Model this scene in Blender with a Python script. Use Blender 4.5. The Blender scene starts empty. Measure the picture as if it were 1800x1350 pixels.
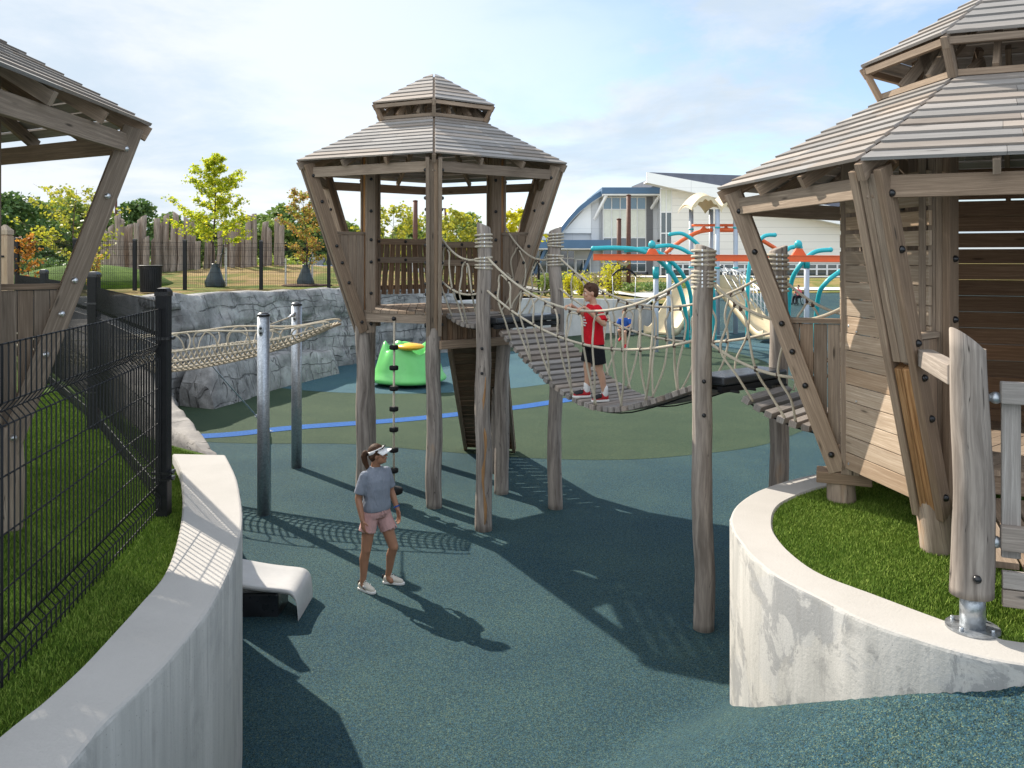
import bpy, math, random
import numpy as np
from mathutils import Vector, Matrix, Quaternion, noise as mnoise

scene = bpy.context.scene
COL = scene.collection
R = math.radians
rnd = random.Random(7)

# ------------------------------------------------------------------ camera, sky, sun, exposure
FPX, CX, HY, CAMH = 1450.0, 900.0, 455.0, 3.75
cam_data = bpy.data.cameras.new("camera")
cam_data.sensor_width = 36.0
cam_data.lens = FPX / 1800.0 * 36.0
cam_data.shift_y = -(675.0 - HY) / 1800.0
cam_data.clip_start = 0.05
cam_data.clip_end = 3000
cam = bpy.data.objects.new("camera", cam_data)
cam.location = (0, 0, CAMH)
cam.rotation_euler = (R(90), 0, 0)
COL.objects.link(cam)
scene.camera = cam

SUN_ELEV, SUN_AZ = 38.5, 43.0           # azimuth measured from +Y towards -X
scene.view_settings.view_transform = 'Standard'
scene.view_settings.look = 'None'
scene.view_settings.gamma = 1.0
scene.view_settings.exposure = 1.2
scene.render.film_transparent = False
scene.cycles.max_bounces = 6
scene.cycles.transparent_max_bounces = 8

world = bpy.data.worlds.new("World")
scene.world = world
world.use_nodes = True
wt = world.node_tree
for n in list(wt.nodes):
    wt.nodes.remove(n)
def wn(t, **k):
    n = wt.nodes.new(t)
    for a, b in k.items():
        setattr(n, a, b)
    return n
sky = wn('ShaderNodeTexSky')
sky.sky_type = 'NISHITA'
sky.sun_disc = False
sky.sun_elevation = R(SUN_ELEV)
sky.sun_rotation = R(-SUN_AZ)
sky.altitude = 50
sky.air_density = 1.0
sky.dust_density = 1.2
sky.ozone_density = 1.6
tc = wn('ShaderNodeTexCoord')
sep = wn('ShaderNodeSeparateXYZ')
wt.links.new(tc.outputs['Generated'], sep.inputs[0])
def wmath(op, a, b=None, clamp=False):
    n = wn('ShaderNodeMath', operation=op, use_clamp=clamp)
    for i, v in enumerate((a, b)):
        if v is None:
            continue
        if isinstance(v, (int, float)):
            n.inputs[i].default_value = v
        else:
            wt.links.new(v, n.inputs[i])
    return n.outputs[0]
zz = wmath('ADD', wmath('MAXIMUM', sep.outputs[2], 0.0), 0.16)
comb = wn('ShaderNodeCombineXYZ')
wt.links.new(wmath('DIVIDE', sep.outputs[0], zz), comb.inputs[0])
wt.links.new(wmath('DIVIDE', sep.outputs[1], zz), comb.inputs[1])
def wnoise(scale, detail, rough, off, dist=0.0):
    mp = wn('ShaderNodeMapping')
    mp.inputs['Location'].default_value = off
    wt.links.new(comb.outputs[0], mp.inputs[0])
    n = wn('ShaderNodeTexNoise')
    n.inputs['Scale'].default_value = scale
    n.inputs['Detail'].default_value = detail
    n.inputs['Roughness'].default_value = rough
    n.inputs['Distortion'].default_value = dist
    wt.links.new(mp.outputs[0], n.inputs['Vector'])
    return n.outputs['Fac']
def wramp(fac, a, b):
    m = wn('ShaderNodeMapRange', interpolation_type='SMOOTHSTEP')
    m.inputs['From Min'].default_value = a
    m.inputs['From Max'].default_value = b
    wt.links.new(fac, m.inputs['Value'])
    return m.outputs[0]
big = wramp(wnoise(0.85, 8, 0.62, (3.6, 1.9, 0), 0.35), 0.40, 0.60)
veil = wramp(wnoise(0.32, 4, 0.5, (7.0, 2.0, 3.0), 0.2), 0.30, 0.62)
wisps = wramp(wnoise(2.1, 6, 0.62, (1.0, 5.0, 2.0), 0.8), 0.45, 0.75)
cov = wmath('MAXIMUM', big, wmath('MULTIPLY', veil, 0.55))
side = wn('ShaderNodeMapRange', interpolation_type='SMOOTHSTEP')   # cloud thins out away from the sun
side.inputs['From Min'].default_value = -0.45
side.inputs['From Max'].default_value = 0.45
side.inputs['To Min'].default_value = 0.96
side.inputs['To Max'].default_value = 0.10
wt.links.new(sep.outputs[0], side.inputs['Value'])
cov = wmath('MAXIMUM', wmath('ADD', wmath('MULTIPLY', cov, 0.85), wmath('MULTIPLY', wisps, 0.15), True), side.outputs[0])
low = wn('ShaderNodeMapRange')          # the air whitens towards the horizon
low.inputs['From Min'].default_value = 0.0
low.inputs['From Max'].default_value = 0.10
low.inputs['To Min'].default_value = 0.75
low.inputs['To Max'].default_value = 0.0
wt.links.new(sep.outputs[2], low.inputs['Value'])
cov = wmath('MAXIMUM', cov, low.outputs[0])
tint = wn('ShaderNodeMix', data_type='RGBA')
tint.inputs['A'].default_value = (3.45, 4.05, 4.65, 1)
tint.inputs['B'].default_value = (4.75, 4.95, 5.2, 1)
wt.links.new(wramp(wnoise(1.0, 8, 0.6, (2.0, 8.0, 1.0), 0.3), 0.36, 0.62), tint.inputs['Factor'])
front = wn('ShaderNodeMapRange', interpolation_type='SMOOTHSTEP')   # cloud brightness raised out of view behind the viewer and overhead, added fill light
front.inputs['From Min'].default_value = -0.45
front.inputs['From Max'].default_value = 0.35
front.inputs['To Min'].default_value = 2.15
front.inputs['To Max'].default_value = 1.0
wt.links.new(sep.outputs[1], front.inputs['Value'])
fill_tint = wn('ShaderNodeVectorMath', operation='SCALE')
wt.links.new(tint.outputs['Result'], fill_tint.inputs[0])
wt.links.new(front.outputs[0], fill_tint.inputs['Scale'])
skygain = wn('ShaderNodeMix', data_type='RGBA', blend_type='MULTIPLY')
skygain.inputs['Factor'].default_value = 1.0
skygain.inputs['B'].default_value = (.92, 1.0, 1.12, 1)
wt.links.new(sky.outputs[0], skygain.inputs['A'])
mix = wn('ShaderNodeMix', data_type='RGBA')
wt.links.new(cov, mix.inputs['Factor'])
wt.links.new(skygain.outputs['Result'], mix.inputs['A'])
wt.links.new(fill_tint.outputs[0], mix.inputs['B'])
bg = wn('ShaderNodeBackground')
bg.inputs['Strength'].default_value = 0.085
wt.links.new(mix.outputs['Result'], bg.inputs['Color'])
wout = wn('ShaderNodeOutputWorld')
wt.links.new(bg.outputs[0], wout.inputs[0])

sun_data = bpy.data.lights.new("sun", 'SUN')
sun_data.energy = 3.4
sun_data.angle = R(0.5)
sun_data.color = (1.0, 0.93, 0.82)
sun = bpy.data.objects.new("sun", sun_data)
sv = Vector((-math.sin(R(SUN_AZ)) * math.cos(R(SUN_ELEV)), math.cos(R(SUN_AZ)) * math.cos(R(SUN_ELEV)), math.sin(R(SUN_ELEV))))
sun.rotation_euler = sv.to_track_quat('Z', 'Y').to_euler()
sun.location = sv * 60
COL.objects.link(sun)

# ------------------------------------------------------------------ helpers
def P(px, py, z=0.0):
    d = (CAMH - z) * FPX / (py - HY)
    return Vector(((px - CX) / FPX * d, d, z))
def Q(px, py, d):
    return Vector(((px - CX) / FPX * d, d, CAMH - (py - HY) / FPX * d))
def sstep(a, b, x):
    t = max(0.0, min(1.0, (x - a) / (b - a)))
    return t * t * (3 - 2 * t)
def lerp(a, b, t):
    return a + (b - a) * t
def fbm(p, o=4):
    return mnoise.fractal(Vector(p), 1.0, 2.0, o)

class MB:
    """collects shapes and links them as one mesh object"""
    def __init__(self):
        self.V, self.F, self.UV, self.S = [], [], [], []
    def pid(self):
        return rnd.randint(0, 900) * 10.0
    def face(self, idx, uv=None, smooth=False):
        self.F.append(tuple(idx))
        if uv is None:
            uv = [(0.0, 0.0)] * len(idx)
        self.UV.extend(uv)
        self.S.append(smooth)
    def poly(self, pts, uvid=None):
        b = len(self.V)
        self.V += [tuple(p) for p in pts]
        o = self.pid() if uvid is None else uvid
        self.face(range(b, b + len(pts)), [(p[0], p[1] + o) for p in pts])
    def hex8(self, a4, b4, caps=True):
        """solid between two quads; the grain runs from a4 to b4"""
        b = len(self.V)
        a4 = [Vector(p) for p in a4]
        b4 = [Vector(p) for p in b4]
        self.V += [tuple(p) for p in a4 + b4]
        u0 = rnd.uniform(0, 50)
        o = self.pid() + rnd.uniform(0.5, 4)
        L = ((b4[0] + b4[2]) * .5 - (a4[0] + a4[2]) * .5).length
        v = 0.0
        for i in range(4):
            j = (i + 1) % 4
            w = (a4[j] - a4[i]).length
            self.face((b + i, b + j, b + 4 + j, b + 4 + i), [(u0, o + v), (u0, o + v + w), (u0 + L, o + v + w), (u0 + L, o + v)])
            v += w
        if caps:
            w1 = (a4[1] - a4[0]).length
            w2 = (a4[2] - a4[1]).length
            self.face((b + 3, b + 2, b + 1, b), [(u0, o), (u0, o + w1), (u0 + .15 * w2, o + w1), (u0 + .15 * w2, o)])
            self.face((b + 4, b + 5, b + 6, b + 7), [(u0, o), (u0, o + w1), (u0 + .15 * w2, o + w1), (u0 + .15 * w2, o)])
    def bar(self, p, q, w, h, up=(0, 0, 1)):
        """beam from p to q, w wide sideways, h high along up"""
        p, q, up = Vector(p), Vector(q), Vector(up)
        ax = (q - p).normalized()
        s = ax.cross(up)
        if s.length < 1e-4:
            s = ax.cross(Vector((1, 0, 0)))
        s.normalize()
        u = s.cross(ax).normalized()
        s, u = s * (w / 2), u * (h / 2)
        self.hex8([p - s - u, p + s - u, p + s + u, p - s + u], [q - s - u, q + s - u, q + s + u, q - s + u])
    def box(self, c, size, rz=0.0):
        c = Vector(c)
        d = Vector((math.cos(rz), math.sin(rz), 0)) * (size[0] / 2)
        self.bar(c - d, c + d, size[1], size[2])
    def boxr(self, x0, x1, y0, y1, z0, z1):
        self.box(((x0 + x1) / 2, (y0 + y1) / 2, (z0 + z1) / 2), (x1 - x0, y1 - y0, z1 - z0))
    def rings(self, rings, closed=True, smooth=True, cap=True, uvs=None):
        b = len(self.V)
        n = len(rings[0])
        u0, o = rnd.uniform(0, 50), self.pid() + 1
        us = [0.0]
        for k in range(1, len(rings)):
            us.append(us[-1] + (Vector(rings[k][0]) - Vector(rings[k - 1][0])).length)
        vs = [0.0]
        for i in range(n):
            vs.append(vs[-1] + (Vector(rings[len(rings) // 2][(i + 1) % n]) - Vector(rings[len(rings) // 2][i])).length)
        for r in rings:
            self.V += [tuple(p) for p in r]
        for k in range(len(rings) - 1):
            for i in range(n if closed else n - 1):
                j = (i + 1) % n
                self.face((b + k * n + i, b + k * n + j, b + (k + 1) * n + j, b + (k + 1) * n + i),
                          [(u0 + us[k], o + vs[i]), (u0 + us[k], o + vs[i + 1]), (u0 + us[k + 1], o + vs[i + 1]), (u0 + us[k + 1], o + vs[i])], smooth)
        if cap and closed:
            e = b + (len(rings) - 1) * n
            self.face(tuple(b + i for i in reversed(range(n))), [(u0, o + 0.01 * i) for i in range(n)], False)
            self.face(tuple(e + i for i in range(n)), [(u0, o + 0.01 * i) for i in range(n)], False)
    def tube(self, pts, r, n=8, cap=True, smooth=True, closed_loop=False, flat=None):
        pts = [Vector(p) for p in pts]
        m = len(pts)
        rr = [r] * m if isinstance(r, (int, float)) else list(r)
        t = (pts[1] - pts[0]).normalized()
        a = t.orthogonal().normalized()
        if abs(t.z) < 0.95:
            a = t.cross(Vector((0, 0, 1))).normalized()
        rings = []
        for k in range(m):
            if k == 0:
                tk = (pts[1] - pts[0])
            elif k == m - 1:
                tk = (pts[-1] - pts[-2])
            else:
                tk = (pts[k + 1] - pts[k - 1])
            if closed_loop:
                tk = pts[(k + 1) % m] - pts[(k - 1) % m]
            tk = tk.normalized() if tk.length > 1e-9 else t
            a = (a - tk * a.dot(tk))
            a = a.normalized() if a.length > 1e-6 else tk.orthogonal().normalized()
            bb = tk.cross(a)
            f = flat if flat else 1.0
            rings.append([pts[k] + a * (rr[k] * math.cos(2 * math.pi * i / n)) + bb * (rr[k] * f * math.sin(2 * math.pi * i / n)) for i in range(n)])
        if closed_loop:
            rings.append(rings[0])
            cap = False
        self.rings(rings, True, smooth, cap)
    def capsule(self, p, q, r0, r1, n=12, m=4):
        p, q = Vector(p), Vector(q)
        ax = (q - p).normalized() if (q - p).length > 1e-6 else Vector((0, 0, 1))
        pts, rr = [], []
        for i in range(m + 1):
            a = math.pi / 2 * (1 - i / m)
            pts.append(p - ax * r0 * math.sin(a)); rr.append(max(r0 * math.cos(a), 0.0008))
        for i in range(m + 1):
            a = math.pi / 2 * (i / m)
            pts.append(q + ax * r1 * math.sin(a)); rr.append(max(r1 * math.cos(a), 0.0008))
        self.tube(pts, rr, n)
    def ellipsoid(self, c, r, n=16, m=10, M=None):
        c = Vector(c)
        rings = []
        for k in range(m + 1):
            a = -math.pi / 2 + math.pi * k / m
            a = max(-1.55, min(1.55, a))
            ring = []
            for i in range(n):
                b = 2 * math.pi * i / n
                v = Vector((r[0] * math.cos(a) * math.cos(b), r[1] * math.cos(a) * math.sin(b), r[2] * math.sin(a)))
                if M is not None:
                    v = M @ v
                ring.append(c + v)
            rings.append(ring)
        self.rings(rings)
    def lathe(self, prof, c, n=24, mod=None, smooth=True, cap=True):
        c = Vector(c)
        rings = []
        for (r, z) in prof:
            ring = []
            for i in range(n):
                a = 2 * math.pi * i / n
                rr, zz = (r, z) if mod is None else mod(r, z, a)
                ring.append(c + Vector((rr * math.cos(a), rr * math.sin(a), zz)))
            rings.append(ring)
        self.rings(rings, True, smooth, cap)
    def prism(self, poly, z0, z1, smooth=False):
        b = len(self.V)
        n = len(poly)
        z0s = z0 if isinstance(z0, (list, tuple)) else [z0] * n
        z1s = z1 if isinstance(z1, (list, tuple)) else [z1] * n
        o = self.pid() + 1
        self.V += [(p[0], p[1], z0s[i]) for i, p in enumerate(poly)]
        self.V += [(p[0], p[1], z1s[i]) for i, p in enumerate(poly)]
        self.face(tuple(b + i for i in reversed(range(n))), [(poly[i][0], poly[i][1] + o) for i in reversed(range(n))])
        self.face(tuple(b + n + i for i in range(n)), [(p[0], p[1] + o) for p in poly])
        v = 0
        for i in range(n):
            j = (i + 1) % n
            w = math.hypot(poly[j][0] - poly[i][0], poly[j][1] - poly[i][1])
            self.face((b + i, b + j, b + n + j, b + n + i), [(z0s[i], o + v), (z0s[j], o + v + w), (z1s[j], o + v + w), (z1s[i], o + v)], smooth)
            v += w
    def extrude_poly(self, pts, nrm, th):
        """planar polygon (3D points) given thickness along nrm, centred"""
        n = len(pts)
        d = Vector(nrm).normalized() * (th / 2)
        b = len(self.V)
        u0, o = rnd.uniform(0, 40), self.pid() + 1
        self.V += [tuple(Vector(p) - d) for p in pts] + [tuple(Vector(p) + d) for p in pts]
        def uv(p):
            p = Vector(p)
            return (u0 + p.z, o + math.hypot(p.x - pts[0][0], p.y - pts[0][1]))
        self.face(tuple(b + i for i in reversed(range(n))), [uv(pts[i]) for i in reversed(range(n))])
        self.face(tuple(b + n + i for i in range(n)), [uv(p) for p in pts])
        for i in range(n):
            j = (i + 1) % n
            self.face((b + i, b + j, b + n + j, b + n + i), [uv(pts[i]), uv(pts[j]), uv(pts[j]), uv(pts[i])])
    def grid(self, fn, nu, nv, smooth=True, uvs=1.0):
        b = len(self.V)
        for j in range(nv):
            for i in range(nu):
                self.V.append(tuple(fn(i / (nu - 1), j / (nv - 1))))
        for j in range(nv - 1):
            for i in range(nu - 1):
                self.face((b + j * nu + i, b + j * nu + i + 1, b + (j + 1) * nu + i + 1, b + (j + 1) * nu + i),
                          [(i / nu, j / nv), ((i + 1) / nu, j / nv), ((i + 1) / nu, (j + 1) / nv), (i / nu, (j + 1) / nv)], smooth)
    def log(self, p, q, r0, r1, n=12, seg=14, wig=0.02, bump=0.12, slant=0.0, sd=None, top_round=0.0):
        """a debarked natural trunk: wandering centre, uneven girth"""
        p, q = Vector(p), Vector(q)
        sd = rnd.uniform(0, 100) if sd is None else sd
        ax = (q - p).normalized()
        a = ax.orthogonal().normalized()
        if abs(ax.z) > .9:
            a = (Vector((1, 0, 0)) - ax * ax.x).normalized()
        bb = ax.cross(a)
        L = (q - p).length
        rings = []
        for k in range(seg + 1):
            t = k / seg
            c = p.lerp(q, t)
            fade = min(1, t * 6)
            c = c + a * (wig * fade * mnoise.noise(Vector((t * L * .9, sd, 0))) * 2) + bb * (wig * fade * mnoise.noise(Vector((t * L * .9, sd, 9))) * 2)
            r = lerp(r0, r1, t)
            ring = []
            for i in range(n):
                an = 2 * math.pi * i / n
                rr = r * (1 + bump * mnoise.noise(Vector((math.cos(an) * .8 + sd, math.sin(an) * .8, t * L * 1.3))) + bump * .5 * mnoise.noise(Vector((math.cos(an) * 1.7, math.sin(an) * 1.7 + sd, t * L * 4))))
                v = c + a * (rr * math.cos(an)) + bb * (rr * math.sin(an))
                if k == seg and slant:
                    v = v + ax * (slant * math.cos(an))
                ring.append(v)
            rings.append(ring)
        if top_round:
            last = rings[-1]
            c = sum(last, Vector()) / n
            rings.append([c + (v - c) * .8 + ax * top_round for v in last])
        self.rings(rings)
    def build(self, name, mat, parent=None, bevel=0.0, mods=None):
        me = bpy.data.meshes.new(name)
        base = Vector((0, 0, 0))
        if parent is not None:
            base = world_of(parent)
        arr = np.array(self.V, dtype=np.float64).reshape(-1, 3) - np.array(base)
        me.from_pydata(arr.tolist(), [], self.F)
        uv = me.uv_layers.new(name="UVMap")
        uv.data.foreach_set("uv", np.array(self.UV, dtype=np.float32).reshape(-1))
        me.polygons.foreach_set("use_smooth", self.S)
        me.materials.append(mat)
        me.update()
        o = bpy.data.objects.new(name, me)
        COL.objects.link(o)
        if parent is not None:
            o.parent = parent
        if bevel:
            b = o.modifiers.new("bevel", 'BEVEL')
            b.width = bevel
            b.segments = 2
            b.limit_method = 'ANGLE'
            b.angle_limit = R(40)
        return o

def world_of(o):
    v = Vector((0, 0, 0))
    while o is not None:
        v = v + Vector(o.location)
        o = o.parent
    return v
def tag(o, label=None, cat=None, group=None, kind=None):
    if label: o["label"] = label
    if cat: o["category"] = cat
    if group: o["group"] = group
    if kind: o["kind"] = kind
    return o
def thing(name, loc, label, cat, group=None):
    o = bpy.data.objects.new(name, None)
    o.empty_display_size = 0.2
    o.location = loc
    COL.objects.link(o)
    return tag(o, label, cat, group)
def remesh(o, voxel, smooth_iter=3, fac=0.5):
    m = o.modifiers.new("remesh", 'REMESH')
    m.mode = 'VOXEL'
    m.voxel_size = voxel
    m.use_smooth_shade = True
    if smooth_iter:
        s = o.modifiers.new("smooth", 'SMOOTH')
        s.factor = fac
        s.iterations = smooth_iter
    return o
def copy_tree(o, parent=None):
    c = o.copy()
    COL.objects.link(c)
    if parent is not None:
        c.parent = parent
    for ch in list(o.children):
        copy_tree(ch, c)
    return c

# ------------------------------------------------------------------ materials
class NT:
    def __init__(self, name, rough=0.8, spec=0.3, metal=0.0):
        self.m = bpy.data.materials.new(name)
        self.m.use_nodes = True
        self.t = self.m.node_tree
        for n in list(self.t.nodes):
            self.t.nodes.remove(n)
        self.out = self.t.nodes.new('ShaderNodeOutputMaterial')
        self.b = self.t.nodes.new('ShaderNodeBsdfPrincipled')
        self.b.inputs['Roughness'].default_value = rough
        self.b.inputs['Specular IOR Level'].default_value = spec
        self.b.inputs['Metallic'].default_value = metal
        self.t.links.new(self.b.outputs[0], self.out.inputs[0])
        self._tc = None
    def n(self, t, **k):
        n = self.t.nodes.new(t)
        for a, b in k.items():
            setattr(n, a, b)
        return n
    def L(self, a, b):
        self.t.links.new(a, b)
    def set(self, sock, v):
        if v is None:
            return
        if isinstance(v, (int, float, tuple, list)):
            sock.default_value = v
        else:
            self.L(v, sock)
    def coord(self, kind='Object'):
        if self._tc is None:
            self._tc = self.n('ShaderNodeTexCoord')
        return self._tc.outputs[kind]
    def geo(self, what='Position'):
        return self.n('ShaderNodeNewGeometry').outputs[what]
    def map(self, vec, scale=(1, 1, 1), loc=(0, 0, 0)):
        m = self.n('ShaderNodeMapping')
        m.inputs['Scale'].default_value = scale
        m.inputs['Location'].default_value = loc
        self.L(vec, m.inputs[0])
        return m.outputs[0]
    def noise(self, vec, scale=1, detail=4, rough=.55, dist=0.0, out='Fac'):
        n = self.n('ShaderNodeTexNoise')
        n.inputs['Scale'].default_value = scale
        n.inputs['Detail'].default_value = detail
        n.inputs['Roughness'].default_value = rough
        n.inputs['Distortion'].default_value = dist
        self.L(vec, n.inputs['Vector'])
        return n.outputs[out]
    def voro(self, vec, scale=1, feature='F1', out='Distance', rand=1.0):
        n = self.n('ShaderNodeTexVoronoi', feature=feature)
        n.inputs['Scale'].default_value = scale
        n.inputs['Randomness'].default_value = rand
        self.L(vec, n.inputs['Vector'])
        return n.outputs[out]
    def white(self, v, dim='1D', out='Value'):
        n = self.n('ShaderNodeTexWhiteNoise', noise_dimensions=dim)
        self.set(n.inputs['W'] if dim == '1D' else n.inputs['Vector'], v)
        return n.outputs[out]
    def math(self, op, a, b=None, clamp=False):
        n = self.n('ShaderNodeMath', operation=op, use_clamp=clamp)
        self.set(n.inputs[0], a)
        self.set(n.inputs[1], b)
        return n.outputs[0]
    def ramp(self, fac, stops, interp='LINEAR'):
        n = self.n('ShaderNodeValToRGB')
        n.color_ramp.interpolation = interp
        e = n.color_ramp.elements
        while len(e) < len(stops):
            e.new(0.5)
        for i, (p, c) in enumerate(stops):
            e[i].position = p
            e[i].color = (c[0], c[1], c[2], 1) if isinstance(c, (tuple, list)) else (c, c, c, 1)
        self.L(fac, n.inputs[0])
        return n.outputs[0]
    def step(self, fac, a, b, lo=0.0, hi=1.0):
        n = self.n('ShaderNodeMapRange', interpolation_type='SMOOTHSTEP')
        n.inputs['From Min'].default_value = a
        n.inputs['From Max'].default_value = b
        n.inputs['To Min'].default_value = lo
        n.inputs['To Max'].default_value = hi
        self.L(fac, n.inputs['Value'])
        return n.outputs[0]
    def mix(self, f, a, b, blend='MIX'):
        n = self.n('ShaderNodeMix', data_type='RGBA', blend_type=blend)
        def cset(s, v):
            if isinstance(v, (tuple, list)):
                s.default_value = (v[0], v[1], v[2], 1)
            elif isinstance(v, (int, float)):
                s.default_value = (v, v, v, 1)
            else:
                self.L(v, s)
        self.set(n.inputs['Factor'], f)
        cset(n.inputs['A'], a)
        cset(n.inputs['B'], b)
        return n.outputs['Result']
    def sep(self, v):
        n = self.n('ShaderNodeSeparateXYZ')
        self.L(v, n.inputs[0])
        return n.outputs
    def comb(self, x=0.0, y=0.0, z=0.0):
        n = self.n('ShaderNodeCombineXYZ')
        for i, v in enumerate((x, y, z)):
            self.set(n.inputs[i], v)
        return n.outputs[0]
    def color(self, c):
        if isinstance(c, (tuple, list)):
            self.b.inputs['Base Color'].default_value = (c[0], c[1], c[2], 1)
        else:
            self.L(c, self.b.inputs['Base Color'])
    def bump(self, h, strength=.3, dist=.01):
        n = self.n('ShaderNodeBump')
        n.inputs['Strength'].default_value = strength
        n.inputs['Distance'].default_value = dist
        self.L(h, n.inputs['Height'])
        self.L(n.outputs[0], self.b.inputs['Normal'])
    def rough(self, v):
        self.set(self.b.inputs['Roughness'], v)

def plain(name, c, rough=.5, spec=.4, metal=0.0, var=0.12, scale=6.0, bump=0.0):
    m = NT(name, rough, spec, metal)
    p = m.geo()
    f = m.noise(p, scale, 5, .6)
    m.color(m.mix(m.step(f, .3, .7), tuple(x * (1 - var) for x in c), tuple(min(1, x * (1 + var)) for x in c)))
    m.rough(m.step(m.noise(p, scale * 3, 3), .2, .8, max(0.05, rough - .08), min(1, rough + .1)))
    if bump:
        m.bump(m.noise(p, scale * 12, 3), bump, .01)
    return m.m

def wood(name, dark, mid, light, grain=1.0, blotch=1.0, bump=.35):
    m = NT(name, .82, .18)
    u, v, _ = m.sep(m.coord('UV'))
    pid = m.math('FLOOR', m.math('DIVIDE', v, 10.0))
    r1 = m.white(pid)
    r2 = m.white(m.math('ADD', pid, 77.7))
    base = m.comb(u, v, m.math('MULTIPLY', pid, 3.17))
    warp = m.noise(m.map(base, (1.1, 5, 1)), 1.0, 3, .5)
    v2 = m.math('ADD', v, m.math('MULTIPLY', warp, .05))
    g = m.noise(m.map(m.comb(u, v2, pid), (1.3, 55, 1)), 1.0, 5, .62, .2)
    fine = m.noise(m.map(m.comb(u, v2, pid), (5, 260, 1)), 1.0, 2, .6)
    bl = m.noise(m.map(base, (1.4, 4, 1)), 1.0, 4, .6)
    f = m.math('ADD', m.math('MULTIPLY', g, .62 * grain), m.math('MULTIPLY', fine, .38 * grain))
    col = m.ramp(m.step(f, .30 , .72), [(0, dark), (.45, mid), (1, light)])
    tone = m.math('ADD', m.math('MULTIPLY', r1, .42), .78)
    col = m.mix(1.0, col, m.comb(tone, tone, tone), 'MULTIPLY')
    col = m.mix(m.math('MULTIPLY', m.step(r2, .25, 1.0), .5), col, m.mix(1.0, col, (1.14, .93, .74), 'MULTIPLY'))
    col = m.mix(m.math('MULTIPLY', m.step(bl, .52, .80), .55 * blotch), col, m.mix(1.0, col, (.50, .47, .46), 'MULTIPLY'))
    # knots
    kn = m.voro(m.map(base, (1.6, 9, 1)), 1.0, 'F1', 'Distance')
    col = m.mix(m.step(kn, .13, .03), col, tuple(x * .35 for x in dark))
    m.color(col)
    m.bump(m.math('ADD', g, m.math('MULTIPLY', fine, .5)), bump, .006)
    return m.m

M = {}
M['wood'] = wood('weathered_wood', (0.215, 0.163, 0.120), (0.395, 0.308, 0.230), (0.56, 0.462, 0.362), .75)
M['wood_roof'] = wood('roof_board_wood', (0.255, 0.238, 0.222), (0.40, 0.38, 0.357), (0.54, 0.515, 0.485), .7)
M['wood_warm'] = wood('raw_brown_wood', (0.156, 0.074, 0.030), (0.360, 0.192, 0.082), (0.528, 0.324, 0.168))
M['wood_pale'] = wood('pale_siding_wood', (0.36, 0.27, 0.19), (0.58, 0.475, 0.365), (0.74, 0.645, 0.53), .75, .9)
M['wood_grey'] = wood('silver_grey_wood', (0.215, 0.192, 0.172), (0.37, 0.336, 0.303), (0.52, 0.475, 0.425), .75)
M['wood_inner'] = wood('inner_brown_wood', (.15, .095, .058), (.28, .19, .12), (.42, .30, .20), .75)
M['wood_dark'] = wood('dark_wood', (0.074, 0.047, 0.030), (0.162, 0.108, 0.070), (0.284, 0.203, 0.135))
def logmat(name, dark, mid, light, raw):
    m = NT(name, .85, .15)
    u, v, _ = m.sep(m.coord('UV'))
    base = m.comb(u, v, 0.0)
    warp = m.noise(m.map(base, (1.5, 4, 1)), 1.0, 3, .5)
    v2 = m.math('ADD', v, m.math('MULTIPLY', warp, .12))
    g = m.noise(m.map(m.comb(u, v2, 0.0), (1.3, 19, 1)), 1.0, 7, .62, .3)
    bl = m.noise(m.map(base, (1.2, 3, 1)), 1.0, 4, .6)
    col = m.ramp(m.step(g, .28, .74), [(0, dark), (.5, mid), (1, light)])
    col = m.mix(m.step(bl, .60, .72), col, m.mix(1.0, col, raw, 'MULTIPLY'))
    col = m.mix(m.math('MULTIPLY', m.step(bl, .42, .25), .5), col, m.mix(1.0, col, (.62, .62, .64), 'MULTIPLY'))
    crack = m.noise(m.map(m.comb(u, v2, 0.0), (.5, 14, 1)), 1.0, 2, .5)
    col = m.mix(m.step(m.math('ABSOLUTE', m.math('SUBTRACT', crack, .56)), .006, .0), col, tuple(x * .4 for x in dark))
    m.color(col)
    m.bump(m.math('ADD', g, m.math('MULTIPLY', bl, .6)), .35, .008)
    return m.m
M['log'] = logmat('debarked_log', (.155, .128, .108), (.265, .224, .19), (.385, .33, .28), (1.2, 1.0, .8))
M['log_brown'] = logmat('brown_log', (.20, .15, .112), (.32, .245, .185), (.43, .345, .265), (1.2, .97, .75))
M['log_far'] = logmat('grey_brown_log', (.175, .135, .108), (.29, .23, .185), (.39, .32, .265), (1.05, 1, .95))

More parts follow.
